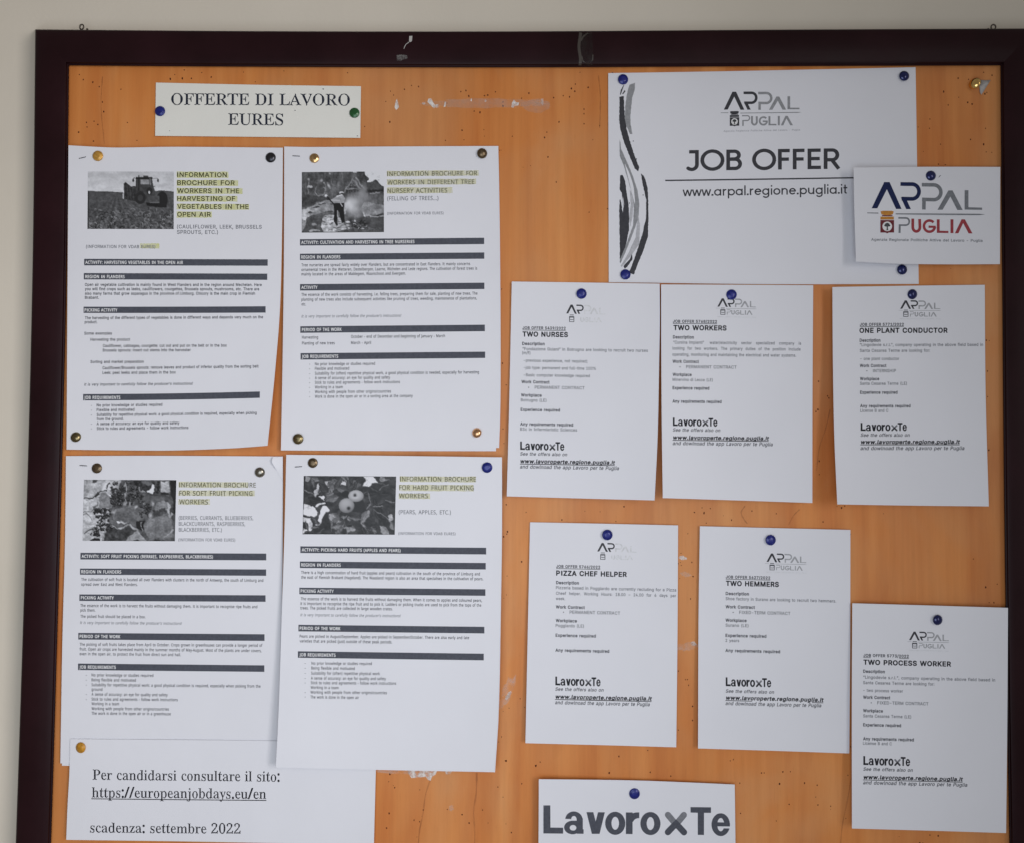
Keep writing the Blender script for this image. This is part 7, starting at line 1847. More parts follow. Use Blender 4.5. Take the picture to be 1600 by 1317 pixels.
def logo(sheet, f, cols, parent=None, detail=True, parts=('AR', 'PAL', 'line', 'crest', 'PUGLIA', 'tag')):
    """f maps logo units to photo pixels; cols names the inks"""
    def tr(pts):
        return [f(x, y) for x, y in pts]
    k = abs(f(100, 0)[0] - f(0, 0)[0]) / 100.0
    out = {}

    def P(c):
        return out.setdefault(c, Print())
    a = P(cols['AR'])
    a.poly(tr([(240, 492), (352, 258), (400, 258), (507, 498), (458, 498), (376, 322), (290, 492)]))
    r = [(497, 275), (560, 276), (600, 276)] + arc(600, 342, 63, 66, -88, 88, 16) + [(560, 407), (508, 406)]
    a.strip(tr(r), 34 * k)
    a.poly(tr([(500, 393), (545, 400), (590, 499), (548, 499)]))
    if cols.get('PAL'):
        g = P(cols['PAL'])
        r = [(688, 281), (760, 282), (795, 282)] + arc(795, 349, 63, 66, -88, 88, 16) + [(760, 414), (690, 412)]
        g.strip(tr(r), 32 * k)
        g.poly(tr([(692, 398), (724, 398), (722, 503), (690, 502)]))
        g.poly(tr([(828, 505), (925, 332), (962, 332), (1052, 507), (1005, 507), (943, 387), (873, 505)]))
        g.poly(tr([(1070, 330), (1104, 330), (1104, 482), (1226, 486), (1226, 506), (1070, 503)]))
        if cols.get('line'):
            g = P(cols['line'])
            g.poly(tr([(200, 529), (300, 530), (300, 539), (200, 536)]))
            g.poly(tr([(455, 537), (1200, 541), (1255, 546), (1200, 553), (455, 546)]))
    if cols.get('P'):
        g = P(cols['P'])
        r = [(478, 577), (520, 578), (546, 578)] + arc(546, 610, 30, 32, -88, 88, 12) + [(520, 642), (482, 642)]
        g.strip(tr(r), 15 * k)
        g.poly(tr([(482, 636), (500, 636), (498, 712), (480, 712)]))
    if cols.get('U'):
        g = P(cols['U'])
        g.strip(tr([(607, 584), (607, 660)] + arc(639, 660, 32, 38, 180, 0, 14)[1:] + [(668, 588)]), 25 * k)
        g.strip(tr(arc(756, 651, 49, 50, -42, -352, 30)), 23 * k)
        g.strip(tr([(748, 656), (780, 657), (812, 658)]), 20 * k)
        g.poly(tr([(822, 590), (847, 590), (847, 692), (925, 694), (925, 713), (822, 711)]))
        g.poly(tr([(944, 590), (970, 590), (970, 714), (944, 713)]))
        g.poly(tr([(983, 715), (1043, 590), (1072, 590), (1140, 716), (1106, 716), (1057, 624), (1014, 715)]))
    if cols.get('tag'):
        g = P(cols['tag'])
        x0, y0 = f(236, 781)
        x1, y1 = f(1230, 791)
        g.text('A', 'Agenzia Regionale Politiche Attive del Lavoro - Puglia', x0, y0, x1, 23 * k, y1=y1)
    # crest: crown above a shield with a tree in a round field
    if detail:
        P(cols['crown']).poly(tr([(320, 519), (340, 514), (420, 514), (437, 519), (430, 545), (405, 553), (352, 553), (327, 545)]))
        P(cols['crown']).poly(tr([(318, 566), (438, 566), (438, 592), (318, 592)]))
        P(cols['shield']).poly(tr([(318, 597), (440, 597), (440, 708), (395, 708), (379, 716), (362, 708), (318, 708)]))
        P(cols['shield']).poly(tr([(330, 553), (428, 553), (424, 562), (334, 562)]))
    else:
        P(cols['crown']).poly(tr([(330, 522), (430, 522), (430, 540), (330, 540)]))
        P(cols['shield']).poly(tr([(316, 565), (440, 565), (440, 600), (316, 600)]))
        P(cols['shield']).strip(tr([(326, 597), (324, 708), (434, 708), (432, 597)]), 21 * k)
        P(cols['shield']).strip(tr([(340, 650), (379, 655), (420, 650)]), 15 * k)
    n = 0
    for c, pr_ in out.items():
        o = pr_.build('logo', sheet, M[c], INK + n * 0.00002)
        n += 1
    if detail:
        p = Print()
        cx, cy = f(379, 653)
        p.disc(cx, cy, 43 * k, 43 * k, 24)
        p.build('logo', sheet, M['white'], INK + 0.00018)
        p = Print()
        for dx, dy, rr in ((0, -14, 22), (-14, -8, 13), (14, -8, 13)):
            cx, cy = f(379 + dx, 653 + dy)
            p.disc(cx, cy, rr * k, rr * 0.8 * k, 10)
        p.poly(tr([(374, 650), (384, 650), (386, 684), (396, 688), (364, 688), (373, 684)]))
        o = p.build('logo', sheet, M['treeink'], INK + 0.00022)


def affine(ax, ay, bx, by, k=None):
    """logo units (240,498) -> a and (1226,498) -> b, square units unless k gives the height"""
    dx, dy = (bx - ax) / 986, (by - ay) / 986
    kk = k or dx
    return lambda x, y: (ax + (x - 240) * dx, ay + (x - 240) * dy + (y - 498) * kk)


# ------------------------------------------------------------------ poster and colour card
PO = Sheet('poster', 'large white poster headed JOB OFFER with grey brush strokes down its left side', 'poster',
           [(950.4, 114.8), (1100, 112.5), (1250, 109.5), (1430.6, 105.6)], [(1430.6, 105.6), (1433, 262), (1435.5, 444.2)],
           [(951.2, 441.5), (1200, 444.5), (1435.5, 444.2)], [(950.4, 114.8), (951.2, 441.5)],
           base=0.0006, lift=(0.0, 0.0, 0.0, 0.0), wave=0.0005, seed=7)


def cs(pts, s_=3.7625, x=940, y=100):
    return [(x + a / s_, y + b_ / s_) for a, b_ in pts]


def ragged(pts, amp=2.4, seed=1, step=9):
    """rough brush edge: an outline resampled with a little noise"""
    r_ = random.Random(seed)
    out = []
    n = len(pts)
    for i in range(n):
        (xa, ya), (xb, yb) = pts[i], pts[(i + 1) % n]
        l = math.hypot(xb - xa, yb - ya)
        m_ = max(1, int(l / step))
        for q in range(m_):
            t_ = q / m_
            out.append((xa + (xb - xa) * t_ + r_.uniform(-amp, amp) * 0.6, ya + (yb - ya) * t_ + r_.uniform(-amp, amp) * 0.5))
    return out


p = Print()
p.poly(cs(ragged([(105, 195), (130, 190), (133, 260), (138, 320), (148, 390), (165, 450), (190, 530), (220, 610), (214, 634), (195, 615), (165, 545), (130, 455), (112, 390), (104, 340)], 2.6, 1)))
p.poly(cs(ragged([(109, 655), (124, 655), (138, 690), (145, 740), (158, 830), (162, 900), (160, 980), (140, 1080), (108, 1170), (106, 1000), (104, 870), (106, 800), (112, 800), (125, 880), (130, 840), (118, 760), (106, 740)], 2.2, 2)))
p.poly(cs(ragged([(232, 645), (252, 665), (270, 730), (274, 800), (275, 920), (272, 1020), (245, 1100), (208, 1190), (190, 1240), (158, 1230), (175, 1195), (205, 1110), (240, 1000), (262, 900), (262, 800), (250, 745), (240, 700)], 2.2, 3)))
p.poly(cs([(108, 180), (113, 155), (128, 128), (134, 124), (124, 150), (112, 184)]))
p.poly(cs(ragged([(120, 178), (135, 155), (140, 162), (127, 180)], 1.5, 5)))
p.poly(cs(ragged([(128, 1190), (165, 1150), (178, 1120), (182, 1150), (150, 1195), (135, 1205)], 2, 6)))
for x, y in ((205, 560), (244, 772), (163, 820), (186, 455), (195, 575)):
    q = cs([(x, y)])[0]
    p.disc(q[0], q[1], 0.7, 1.1, 7)
p.build('brush_stroke', PO, M['poster_ink'], INK)
p = Print()
p.poly(cs(ragged([(165, 125), (198, 112), (196, 150), (182, 190), (176, 240), (168, 320), (174, 380), (180, 412), (168, 414), (150, 375), (136, 320), (140, 250), (148, 180)], 2.4, 7)))
p.poly(cs(ragged([(106, 435), (115, 500), (150, 580), (180, 650), (210, 740), (222, 820), (218, 900), (180, 1010), (140, 1110), (110, 1175), (108, 1150), (150, 1050), (185, 950), (190, 850), (180, 770), (155, 680), (130, 600), (106, 540)], 1.6, 8)))
p.build('brush_stroke', PO, M['poster_grey'], INK + 0.00002, label='mid grey brush strokes')
p = Print()
p.poly(cs(ragged([(165, 740), (178, 760), (186, 830), (182, 900), (168, 960), (163, 900), (172, 830)], 1.5, 9)))
p.poly(cs(ragged([(215, 880), (225, 950), (222, 1060), (180, 1120), (120, 1195), (112, 1190), (160, 1110), (200, 1020)], 1.5, 10)))
p.build('brush_stroke', PO, M['poster_light'], INK + 0.00004, label='pale grey brush strokes')
logo(PO, affine(1131.0, 172.6, 1249.2, 170.4, 0.118), {'AR': 'poster_ink', 'PAL': 'poster_grey', 'line': 'poster_grey', 'P': 'poster_grey', 'U': 'poster_grey', 'crown': 'poster_ink', 'shield': 'poster_ink'})
p = Print()
p.text('A', 'Agenzia Regionale Politiche Attive del Lavoro - Puglia', 1130.5, 206.6, 1250, 2.6, y1=204.6)
p.build('small_print', PO, M['poster_light'], INK)
p = Print()
p.text('G', 'JOB OFFER', 1072.2, 267.4, 1313.0, 32.2, y1=264.4)
p.build('headline', PO, M['poster_ink'], INK)
p = Print()
p.strip([(1039.4, 282.6), (1190, 280.6), (1345, 278.2)], 2.2)
p.build('rule', PO, M['poster_ink'], INK)
p = Print()
p.text('G', 'www.arpal.regione.puglia.it', 1066.6, 307.2, 1324, 17.6, y1=303.2)
p.build('web_address', PO, M['poster_ink'], INK)

CA = Sheet('logo_card', 'small white card with colour logo and crest, pinned over the poster corner', 'card',
           [(1333.7, 262.4), (1450, 261.2), (1562.9, 261.4)], [(1562.9, 261.4), (1562.4, 413.3)],
           [(1337.5, 409.4), (1400, 412.5), (1480, 413.6), (1562.4, 413.3)], [(1333.7, 262.4), (1335, 330), (1337.5, 409.4)],
           base=0.0048, lift=(0.004, 0.0, 0.0, 0.004), pw=1.6, wave=0.0002, seed=8, edges=(0, 0, 0.001, 0.005))
ck = 1 / 5.714
logo(CA, lambda x, y: (1320 + x * ck, 240 + y * ck), {'AR': 'navy', 'PAL': 'steelgrey', 'line': 'steelgrey', 'P': 'steelgrey', 'U': 'red', 'tag': 'steelgrey', 'crown': 'orange', 'shield': 'darkred'})
p = Print()
p.poly([(1466, 279), (1468.5, 274.6), (1470.5, 274), (1468.5, 276.5)])
p.build('speck', CA, M['ink_mid'], INK)


def offer(label, top, right, bottom, left, lift, seed, code, title, rows, lx0, ly, lx1, lcap, lf, cols, see, www, app, sltop, slbot, edges=(0, 0, 0, 0), base=0.0016, wave=0.0009):
    s = Sheet('job_notice', label, 'notice', top, right, bottom, left, base=base, lift=lift, wave=wave, seed=seed, edges=edges, pw=1.8, group='small job offer notices')
    y0, y1 = s.y0, s.y1

    def sl(y):
        return sltop + (slbot - sltop) * (y - y0) / (y1 - y0)
    logo(s, lf, cols, detail=False)
    p = Print()
    p.text('B', code[0], code[1], code[2], code[3], 4.5, slope=sl(code[2]))
    yy_ = code[2] + 1.4
    p.strip([(code[1], yy_), (code[3], yy_ + sl(yy_) * (code[3] - code[1]))], 0.9)
    p.build('offer_number', s, M['ink_mid'], INK)
    p = Print()
    p.text('B', title[0], title[1], title[2], title[3], 7.7, slope=sl(title[2]))
    p.build('title', s, M['ink'], INK)
    pb, pn = Print(), Print()
    for kind, t_, x0, y, x1 in rows:
        if kind == 'b':
            pb.text('B', t_, x0, y, x1, 4.9, slope=sl(y))
        elif kind == 'c':
            pb.disc(x0 - 9.5, y - 2.2, 0.9, n=8)
            pn.text('A', t_, x0, y, x1, 4.9, slope=sl(y))
        else:
            pn.text('A', t_, x0, y, x1, 4.7, slope=sl(y))
    pb.build('caption_text', s, M['ink_mid'], INK)
    pn.build('body_text', s, M['ink_grey'], INK)
    # word mark: Lavoro, a two-tone cross, Te
    wd = lx1 - lx0
    p = Print()
    sy = sl(ly)
    p.text('H', 'Lavoro', lx0, ly, lx0 + wd * 0.645, lcap, slope=sy)
    p.text('H', 'Te', lx0 + wd * 0.80, ly + sy * wd * 0.8, lx1, lcap, slope=sy)
    o = p.build('word_mark', s, M['ink'], INK)
    cross(s, lx0 + wd * 0.668, lx0 + wd * 0.792, ly - lcap * 0.72 + sy * wd * .7, ly + sy * wd * .7, lcap * 0.2)
    p = Print()
    p.text('A', 'See the offers also on', lx0 - 0.3, see[0], see[1], 5.2, slope=sl(see[0]), slant=0.2)
    p.text('A', 'and dowlnoad the app Lavoro per te Puglia', lx0 - 0.6, app[0], app[1], 5.6, slope=sl(app[0]), slant=0.2)
    p.build('italic_text', s, M['ink_mid'], INK)
    p = Print()
    p.text('B', 'www.lavoroperte.regione.puglia.it', lx0 - 0.4, www[0], www[1], 6.2, slope=sl(www[0]), slant=0.2)
    yy_ = www[0] + 1.6
    p.strip([(lx0 - 0.5, yy_), (www[1], yy_ + sl(yy_) * (www[1] - lx0))], 1.0)
    p.build('web_address', s, M['ink'], INK)
    return s


def cross(s, xa, xb, ya, yb, wd):
    xm, ym = (xa + xb) / 2, (ya + yb) / 2
    p = Print()
    d = wd * 0.35
    for sx in (-1, 1):
        p.strip([(xm, ym), (xm + sx * ((xb - xa) / 2 - d), ya + d)], wd)
        p.disc(xm + sx * ((xb - xa) / 2 - d), ya + d, wd / 2, n=10)
    p.build('word_mark', s, M['ink_grey'], INK)
    p = Print()
    for sx in (-1, 1):
        p.strip([(xm, ym), (xm + sx * ((xb - xa) / 2 - d), yb - d)], wd)
        p.disc(xm + sx * ((xb - xa) / 2 - d), yb - d, wd / 2, n=10)
    p.disc(xm, ym, wd / 2, n=10)
    p.build('word_mark', s, M['poster_ink'], INK + 0.00003)


FAINT = {'AR': 'poster_ink', 'PAL': 'ink_ghost', 'U': 'ink_ghost', 'crown': 'ink_mid', 'shield': 'ink_mid'}
FULL = {'AR': 'poster_ink', 'PAL': 'ink_pale', 'line': 'ink_pale', 'P': 'ink_pale', 'U': 'ink_pale', 'tag': 'ink_ghost', 'crown': 'ink_mid', 'shield': 'ink_mid'}
W_ = 'Work Contract'
E_ = 'Experience required'
Q_ = 'Any requirements required'
N1 = offer('small white notice headed TWO NURSES', [(799.7, 440.4), (915, 442), (1030.7, 443.7)],
           [(1030.7, 443.7), (1031, 500), (1030, 560), (1027.6, 680), (1022.8, 781.3)], [(791.8, 775), (900, 778), (1022.8, 781.3)], [(799.7, 440.4), (797.2, 560), (794.4, 680), (791.8, 775)],
           (0, 0, 0.012, 0.003), 11, ('JOB OFFER 5439/2022', 816.4, 514.7, 883.9), ('TWO NURSES', 816.4, 526, 887.4),
           [('b', 'Description', 815.8, 539.4, 851), ('n', '“Fondazione Guiani” in Botrugno are looking to recruit two nurses', 816.4, 547.6, 1012.4), ('n', '(m/f)', 815.8, 553.8, 828.7),
            ('n', '-previous experience, not required;', 818.3, 565.6, 918), ('n', '-job type: permanent and full-time 100%', 818.3, 576.8, 931), ('n', '-Basic computer knowledge required', 818.3, 588.3, 921.6),
            ('b', W_, 814.7, 599, 858.7), ('c', 'PERMANENT CONTRACT', 835.5, 607.7, 913.4), ('b', 'Workplace', 814, 619.7, 846.4), ('n', 'Botrugno (LE)', 813.8, 627.4, 853.8),
            ('b', E_, 813.4, 642.2, 875), ('b', Q_, 812.8, 664.6, 895.6), ('n', 'BSc in Infermieristic Sciences', 812.6, 672.4, 901.7)],
           812.8, 702.4, 881.7, 13.0, affine(884.7, 490.6, 946, 491.4, 0.0595), FAINT, (711, 885.8), (722.8, 960.4), (731.2, 966.7), 0.012, 0.018, edges=(0, 0.003, 0.002, 0))
N2 = offer('small white notice headed TWO WORKERS', [(1033, 445), (1150, 445.5), (1270.6, 446.2)], [(1270.6, 446.2), (1269.5, 621), (1269.3, 785.3)],
           [(1035.6, 777.6), (1150, 781.2), (1269.3, 785.3)], [(1033, 445), (1033.2, 540), (1034, 660), (1035.6, 777.6)],
           (0, 0, 0.003, 0.009), 12, ('JOB OFFER 5768/2022', 1051.4, 504.6, 1120.3), ('TWO WORKERS', 1052.2, 516, 1135.3),
           [('b', 'Description', 1051.4, 529.2, 1084.2), ('n', '“Cursina Impianti”    water/electricity   sector   specialized   company   is', 1052, 537.4, 1251.8),
            ('n', 'looking  for  two  workers.  The  primary  duties  of  the  position  include', 1050.9, 546.6, 1251), ('n', 'operating, monitoring and maintaining the electrical and water systems.', 1050.7, 556.2, 1244),
            ('b', W_, 1050.8, 567.2, 1092), ('c', 'PERMANENT CONTRACT', 1072, 575.8, 1151), ('b', 'Workplace', 1051, 587.7, 1080.7), ('n', 'Minervino di Lecce (LE)', 1050.9, 595.6, 1113.7),
            ('b', E_, 1050.8, 608.5, 1108.3), ('b', Q_, 1050.8, 629.3, 1127.4)],
           1051.4, 665.4, 1121, 12.8, affine(1121, 480.0, 1181.2, 480.4, 0.056), FULL, (673.8, 1125), (686, 1201), (694.8, 1207), 0.006, 0.014, edges=(0, 0, 0.002, 0.004))
N3 = offer('small white notice headed ONE PLANT CONDUCTOR', [(1300.7, 449), (1420, 447), (1538.7, 445.5)], [(1538.7, 445.5), (1540, 613), (1545, 790.6)],
           [(1308.3, 787.5), (1430, 789.4), (1545, 790.6)], [(1300.7, 449), (1301.4, 560), (1303.6, 680), (1308.3, 787.5)],
           (0.0005, 0, 0.003, 0.013), 13, ('JOB OFFER 5771/2022', 1343.4, 509.5, 1412.3), ('ONE PLANT CONDUCTOR', 1342.8, 520.4, 1480.6),
           [('b', 'Description', 1343.2, 534.4, 1375.7), ('n', '“Lingodevie s.r.l.”, company operating in the above field based in', 1343.4, 541.3, 1536), ('n', 'Santa Cesarea Terme are looking for:', 1343.4, 550.3, 1453),
            ('n', '- one plant conductor', 1344.2, 563, 1405), ('b', W_, 1343.4, 573.9, 1385), ('c', 'INTERNSHIP', 1364, 582, 1400), ('b', 'Workplace', 1343.7, 594.4, 1373.8),
            ('n', 'Santa Cesarea Terme (LE)', 1343.7, 601.7, 1417), ('b', E_, 1343.8, 615.5, 1402.4), ('b', Q_, 1344, 636.6, 1422.7), ('n', 'License B and C', 1344.2, 643.8, 1388)],
           1344.8, 673, 1417, 12.5, affine(1406.6, 483.3, 1469.3, 483.0, 0.056), FULL, (682, 1421), (693, 1499.4), (702.6, 1506.4), -0.002, 0.0, edges=(0, 0, 0.003, 0.007))
N4 = offer('small white notice headed PIZZA CHEF HELPER', [(828.2, 815.3), (940, 817.5), (1059.5, 820.2)], [(1059.5, 820.2), (1058.5, 1000), (1056.6, 1166.9)],
           [(821, 1160.5), (940, 1163.5), (1056.6, 1166.9)], [(828.2, 815.3), (825.2, 960), (821, 1160.5)],
           (0, 0, 0.002, 0.003), 14, ('JOB OFFER 5766/2022', 869, 886.2, 937.8), ('PIZZA CHEF HELPER', 869, 898.2, 979.3),
           [('b', 'Description', 868.8, 911.8, 904.6), ('n', 'Pizzeria based in Poggiardo are currently recluting for a Pizza', 868.6, 919.6, 1056.6), ('n', 'Cheef  helper.  Working  Hours:  18.00  –  24.00  for  6  days  per', 868.6, 928.4, 1056.4),
            ('n', 'week.', 868.5, 936.7, 883), ('b', W_, 868.5, 949.8, 913.8), ('c', 'PERMANENT CONTRACT', 890, 958, 969), ('b', 'Workplace', 868.3, 971, 901.4), ('n', 'Poggiardo (LE)', 868.2, 978.8, 912.4),
            ('b', E_, 868, 994, 931), ('b', Q_, 867.8, 1017.4, 952)],
           867.7, 1070, 938.4, 13.6, affine(933.2, 861.2, 994.6, 862.2, 0.057), FAINT, (1078.3, 942.7), (1090.6, 1018), (1099.4, 1014.8), 0.02, 0.022)
N5 = offer('small white notice headed TWO HEMMERS', [(1093.6, 821.5), (1210, 824.4), (1328.8, 827.3)], [(1328.8, 827.3), (1328.4, 1000), (1327, 1176.5)],
           [(1090.7, 1168.7), (1210, 1172.4), (1327, 1176.5)], [(1093.6, 821.5), (1091.5, 960), (1090.7, 1168.7)],
           (0, 0, 0.002, 0.004), 15, ('JOB OFFER 5627/2022', 1134, 902.8, 1203.5), ('TWO HEMMERS', 1134.2, 914.2, 1217),
           [('b', 'Description', 1133.8, 928.8, 1170.3), ('n', 'Shoe factory in Surano are looking to recruit two hemmers.', 1133.8, 936.8, 1306.5), ('b', W_, 1133.7, 949.5, 1179.6), ('c', 'FIXED-TERM CONTRACT', 1155, 958.3, 1235),
            ('b', 'Workplace', 1133.6, 970.4, 1166.6), ('n', 'Surano (LE)', 1133.6, 978.2, 1169.5), ('b', E_, 1133.5, 994.2, 1197.5), ('n', '2 years', 1133.4, 1002, 1155), ('b', Q_, 1133.4, 1017.8, 1219)],
           1134, 1071.3, 1205, 13.8, affine(1197.7, 877.6, 1259.8, 878.6, 0.057), FULL, (1081.4, 1209), (1092.2, 1286.3), (1100.8, 1282.9), 0.022, 0.024)
N6 = offer('small white notice headed TWO PROCESS WORKER, overlapping the right frame rail', [(1331.8, 941.8), (1450, 945.2), (1575, 949)], [(1575, 949), (1574, 1120), (1572, 1300.8)],
           [(1331.2, 1293.7), (1450, 1297), (1572, 1300.8)], [(1331.8, 941.8), (1331, 1100), (1331.2, 1293.7)],
           (0, 0.0, 0.002, 0.004), 16, ('JOB OFFER 5773/2022', 1349, 1025.2, 1420), ('TWO PROCESS WORKER', 1349, 1037.4, 1486),
           [('b', 'Description', 1348.7, 1050.3, 1382.6), ('n', '“Lingodevie s.r.l.”, company operating in the above field based in', 1348.7, 1059.4, 1555), ('n', 'Santa Cesarea Terme are looking for:', 1348.6, 1068, 1460),
            ('n', '- two process worker', 1348.8, 1080, 1411), ('b', W_, 1348.6, 1090.8, 1391), ('c', 'FIXED-TERM CONTRACT', 1370.8, 1099.6, 1450.7), ('b', 'Workplace', 1348.6, 1111.8, 1379.6),
            ('n', 'Santa Cesarea Terme (LE)', 1348.6, 1120, 1423.7), ('b', E_, 1348.6, 1134, 1408), ('b', Q_, 1348.6, 1155.8, 1428), ('n', 'License B and C', 1348.4, 1162.8, 1393.5)],
           1349, 1194.5, 1422, 13.9, affine(1420.5, 999.7, 1482.5, 1000.5, 0.057), FULL, (1203.4, 1425.8), (1216.2, 1504), (1224.6, 1511), 0.022, 0.024, base=0.0062)

LX = Sheet('word_sign', 'white sign at the bottom edge with large heavy lettering and a two-tone cross', 'sign',
           [(841.9, 1216.7), (915, 1217.4), (991, 1218.6), (1070, 1221.5), (1148, 1225)], [(1148, 1225), (1149.2, 1317), (1149.8, 1362)],
           [(840.6, 1352), (995, 1356), (1149.8, 1362)], [(841.9, 1216.7), (841.4, 1317), (840.6, 1352)],
           base=0.0022, lift=(0.0045, 0.003, 0.003, 0.006), pw=1.5, wave=0.0002, seed=17, edges=(0, 0, 0, 0.002))
p = Print()
p.text('H', 'Lavoro', 849.1, 1301.5, 1032, 44, y1=1302.8)
p.text('H', 'Te', 1079, 1303.6, 1140.6, 43.4, y1=1304.4)
p.build('lettering', LX, M['bar'], INK)
p = Print()
for sx, (x, y) in ((1, (1043.6, 1272.4)), (1, (1068.6, 1272.6))):
    p.strip([(1056.2, 1287.5), (x, y)], 9.6)
    p.disc(x, y, 4.8, n=14)
p.build('cross_mark', LX, M['ink_grey'], INK, label='pale upper half of the cross')
p = Print()
for x, y in ((1043.6, 1299.4), (1068.8, 1299.6)):
    p.strip([(1056.2, 1286), (x, y)], 9.8)
    p.disc(x, y, 4.9, n=14)
p.poly([(1056.2, 1279.5), (1063, 1286.5), (1056.2, 1294), (1049.4, 1286.5)])
p.build('cross_mark', LX, M['bar'], INK + 0.00004, label='dark lower half of the cross')

# ------------------------------------------------------------------ thumbtacks
PROFS = {
    'flat': [(0, 2.55), (1.6, 2.52), (2.6, 2.40), (3.2, 2.15), (3.55, 1.85), (4.3, 1.62), (4.85, 1.30), (5.1, 0.85), (5.1, 0.42), (4.8, 0.12), (3.0, 0.05), (0, 0.05)],
    'dome': [(0, 3.0), (1.2, 2.92), (2.3, 2.66), (3.3, 2.22), (4.1, 1.62), (4.7, 0.95), (4.95, 0.45), (4.85, 0.12), (3.0, 0.05), (0, 0.05)],
}
_tack = {}


def tack_meshes(prof, mat):
    if (prof, mat) in _tack:
        return _tack[(prof, mat)]
    pr_ = PROFS[prof]
    seg = 36
    V, Fc = [], []
    for r, z in pr_:
        if r == 0:
            V.append((0, -z / 1000, 0))
        else:
            for k in range(seg):
                a = 2 * math.pi * k / seg
                V.append((r / 1000 * math.cos(a), -z / 1000, r / 1000 * math.sin(a)))
    last = len(V) - 1
    for k in range(seg):
        q = (k + 1) % seg
        Fc.append((0, 1 + k, 1 + q))
        for j in range(len(pr_) - 3):
            a = 1 + j * seg
            Fc.append((a + k, a + seg + k, a + seg + q, a + q))
        a = 1 + (len(pr_) - 3) * seg
        Fc.append((a + k, last, a + q))
    me = bpy.data.meshes.new('tack_head')
    me.from_pydata(V, [], Fc)
    me.materials.append(M[mat])
    me.polygons.foreach_set('use_smooth', [True] * len(Fc))
    me.update()
    pt = [(0, 0.0075, 0)] + [(0.00055 * math.cos(2 * math.pi * k / 8), -0.0002, 0.00055 * math.sin(2 * math.pi * k / 8)) for k in range(8)]
    pf = [(0, 1 + (k + 1) % 8, 1 + k) for k in range(8)] + [tuple(range(1, 9))]
    m2 = bpy.data.meshes.new('tack_point')
    m2.from_pydata(pt, [], pf)
    m2.materials.append(M['steel'])
    m2.update()
    _tack[(prof, mat)] = (me, m2)
    return _tack[(prof, mat)]


def tack(sheet, px, py, mat, label, prof='dome', tilt=(0, 0), r=1.0, stand=0.0, group='thumbtacks on the notice board'):
    h = (float(sheet.h(np.array([px]), np.array([py]))[0]) if sheet else 0.0) + 0.0001 + stand
    # the head rides above the sheet, so its centre is found at its own height
    t = thing('thumbtack', label, 'thumbtack', at(px, py, h + 0.0014) + Vector((0, 0.0014, 0)), group)
    a, b_ = tack_meshes(prof, mat)
    hd = bpy.data.objects.new('head', a)
    pt = bpy.data.objects.new('point', b_)
    for o in (hd, pt):
        COL.objects.link(o)
        o.parent = t
    t.rotation_euler = (tilt[0], rnd.uniform(0, 6.28) if tilt == (0, 0) else 0, tilt[1])
    t.scale = (r, 1.0 if tilt != (0, 0) else 0.9, r)
    return t


tack(C1, 249.4, 173.6, 'blue', 'blue thumbtack at the left end of the cream title card', 'flat', r=0.98)
tack(C1, 553.6, 176.3, 'green', 'green thumbtack at the right end of the cream title card', 'flat', r=0.98)
tack(B1, 152.2, 243.6, 'gold', 'yellow thumbtack above the tractor picture, beside the staple', 'flat')
tack(B1, 422.4, 246, 'blacksteel', 'black shiny thumbtack at the top right of the tractor brochure', 'dome', r=1.02)
tack(B1, 117.6, 682.6, 'oldbrass', 'dark brass thumbtack at the bottom left of the tractor brochure', 'dome', (-0.12, 0.05))
tack(B2, 490.8, 247.2, 'brass', 'golden thumbtack beside the staple of the tree felling brochure', 'flat', r=0.92)
tack(B2, 753.2, 239.6, 'bronze', 'brown metal thumbtack at the top right of the tree felling brochure', 'dome', (0.1, 0.1), stand=0.001)
tack(B2, 465.4, 685.6, 'oldbrass', 'tarnished thumbtack at the bottom left of the tree felling brochure', 'flat', (0.08, -0.06), stand=0.001)
tack(B2, 745, 676, 'copper', 'copper coloured thumbtack at the bottom right of the tree felling brochure', 'dome', (-0.1, -0.22), r=0.95, stand=0.001)
tack(B3, 150.6, 731.2, 'bronze', 'dark brown thumbtack beside the staple of the berry brochure', 'flat', r=0.96)
tack(B3, 405.4, 737.6, 'nickel', 'grey steel thumbtack near the dog-eared corner of the berry brochure', 'dome', (0.14, 0.08))
tack(B4, 488.4, 722.8, 'bronze', 'dark brown thumbtack beside the staple of the apple brochure', 'flat', r=0.94)
tack(B4, 761, 730, 'blue', 'blue thumbtack at the top right of the apple brochure', 'flat', (0.05, 0.06))
tack(C2, 125.6, 1168, 'ochre', 'ochre thumbtack at the top left of the web address notice', 'flat', (0.0, -0.18))
tack(PO, 973.6, 124, 'blue', 'blue thumbtack at the top left corner of the big poster', 'flat', (0.05, 0.08))
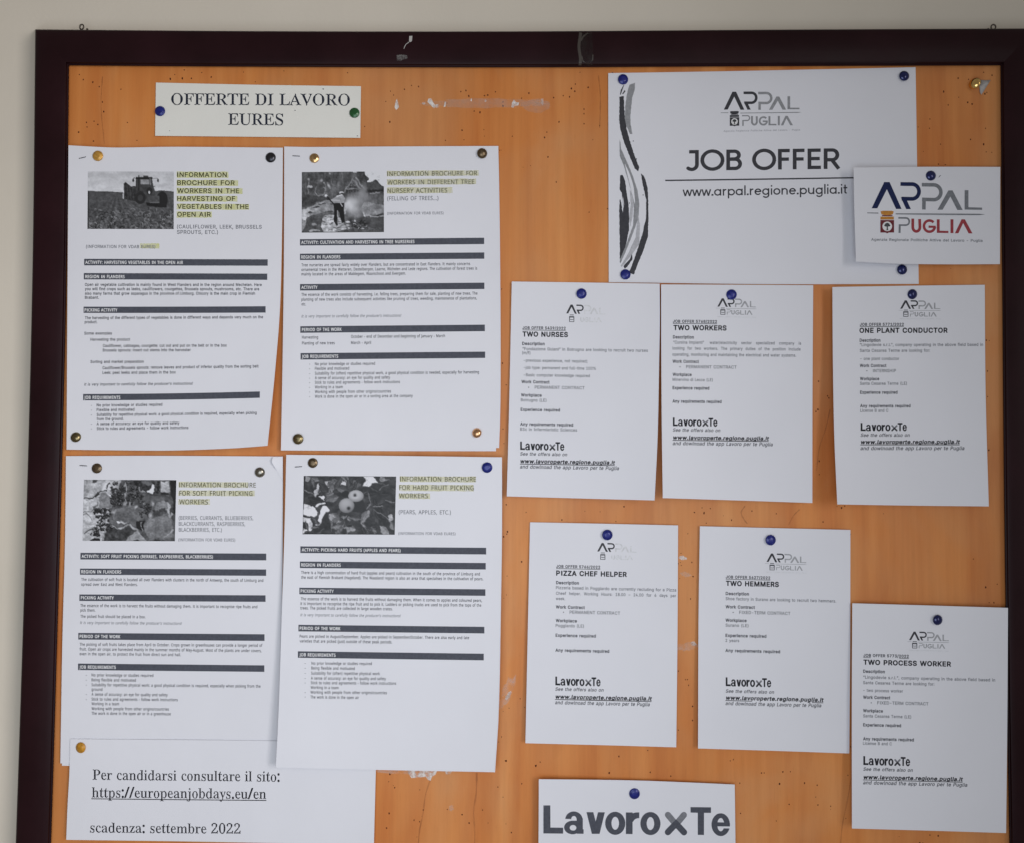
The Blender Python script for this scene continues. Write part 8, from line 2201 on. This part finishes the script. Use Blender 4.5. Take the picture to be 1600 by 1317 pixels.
tack(PO, 1413.6, 118.4, 'darkblue', 'dark blue thumbtack at the top right corner of the big poster', 'dome', stand=0.0012)
tack(PO, 977.4, 429, 'blue', 'blue thumbtack at the foot of the poster brush strokes', 'flat', (-0.05, 0.08))
tack(PO, 1410.4, 421.4, 'darkblue', 'dark blue thumbtack on the poster just under the colour logo card', 'dome', stand=0.0012)
tack(CA, 1455.4, 274.4, 'darkblue', 'dark blue thumbtack at the top of the colour logo card', 'dome')
tack(N1, 908.6, 459, 'blue', 'blue thumbtack holding the TWO NURSES notice', 'flat', (0.04, 0.08))
tack(N2, 1143.4, 460.6, 'blue', 'blue thumbtack holding the TWO WORKERS notice', 'flat')
tack(N3, 1426.4, 460, 'darkblue', 'dark blue thumbtack holding the ONE PLANT CONDUCTOR notice', 'dome', (0.1, 0.1))
tack(N4, 949, 835.4, 'blue', 'blue thumbtack holding the PIZZA CHEF HELPER notice', 'flat', (0.04, 0.1), stand=0.001)
tack(N5, 1204.4, 843.4, 'blue', 'blue thumbtack holding the TWO HEMMERS notice', 'flat', (0.04, 0.1), stand=0.001)
tack(N6, 1466, 968.4, 'darkblue', 'dark blue thumbtack holding the TWO PROCESS WORKER notice', 'dome', (0.05, 0.15), stand=0.0014)
tack(LX, 991.6, 1240, 'blue', 'blue thumbtack at the top of the heavy lettered sign', 'flat')
tack(None, 1524.6, 130.2, 'brightbrass', 'bright brass thumbtack pushed in askew in the bare top right corner of the panel', 'dome', (0.0, -0.75), r=1.1, stand=0.004)
# the torn corner left under it
t = thing('torn_corner', 'small triangular scrap of white paper left under the bright brass thumbtack', 'paper scrap', at(1539, 134, 0.002))


class Scrap(Plain):
    root = t

    def h(s, X, Y):
        return 0.0008 + (np.asarray(X) - 1531) * 0.00007


p = Print()
p.poly([(1531, 125.2), (1540, 126.0), (1548, 125.6), (1544, 132), (1539, 140), (1533.5, 148.4), (1531.2, 145), (1530.4, 136)])
o = p.build('scrap', Scrap(), M['scrap'], 0.0)
so = o.modifiers.new('thickness', 'SOLIDIFY')
so.thickness = 0.00015
so.offset = -1
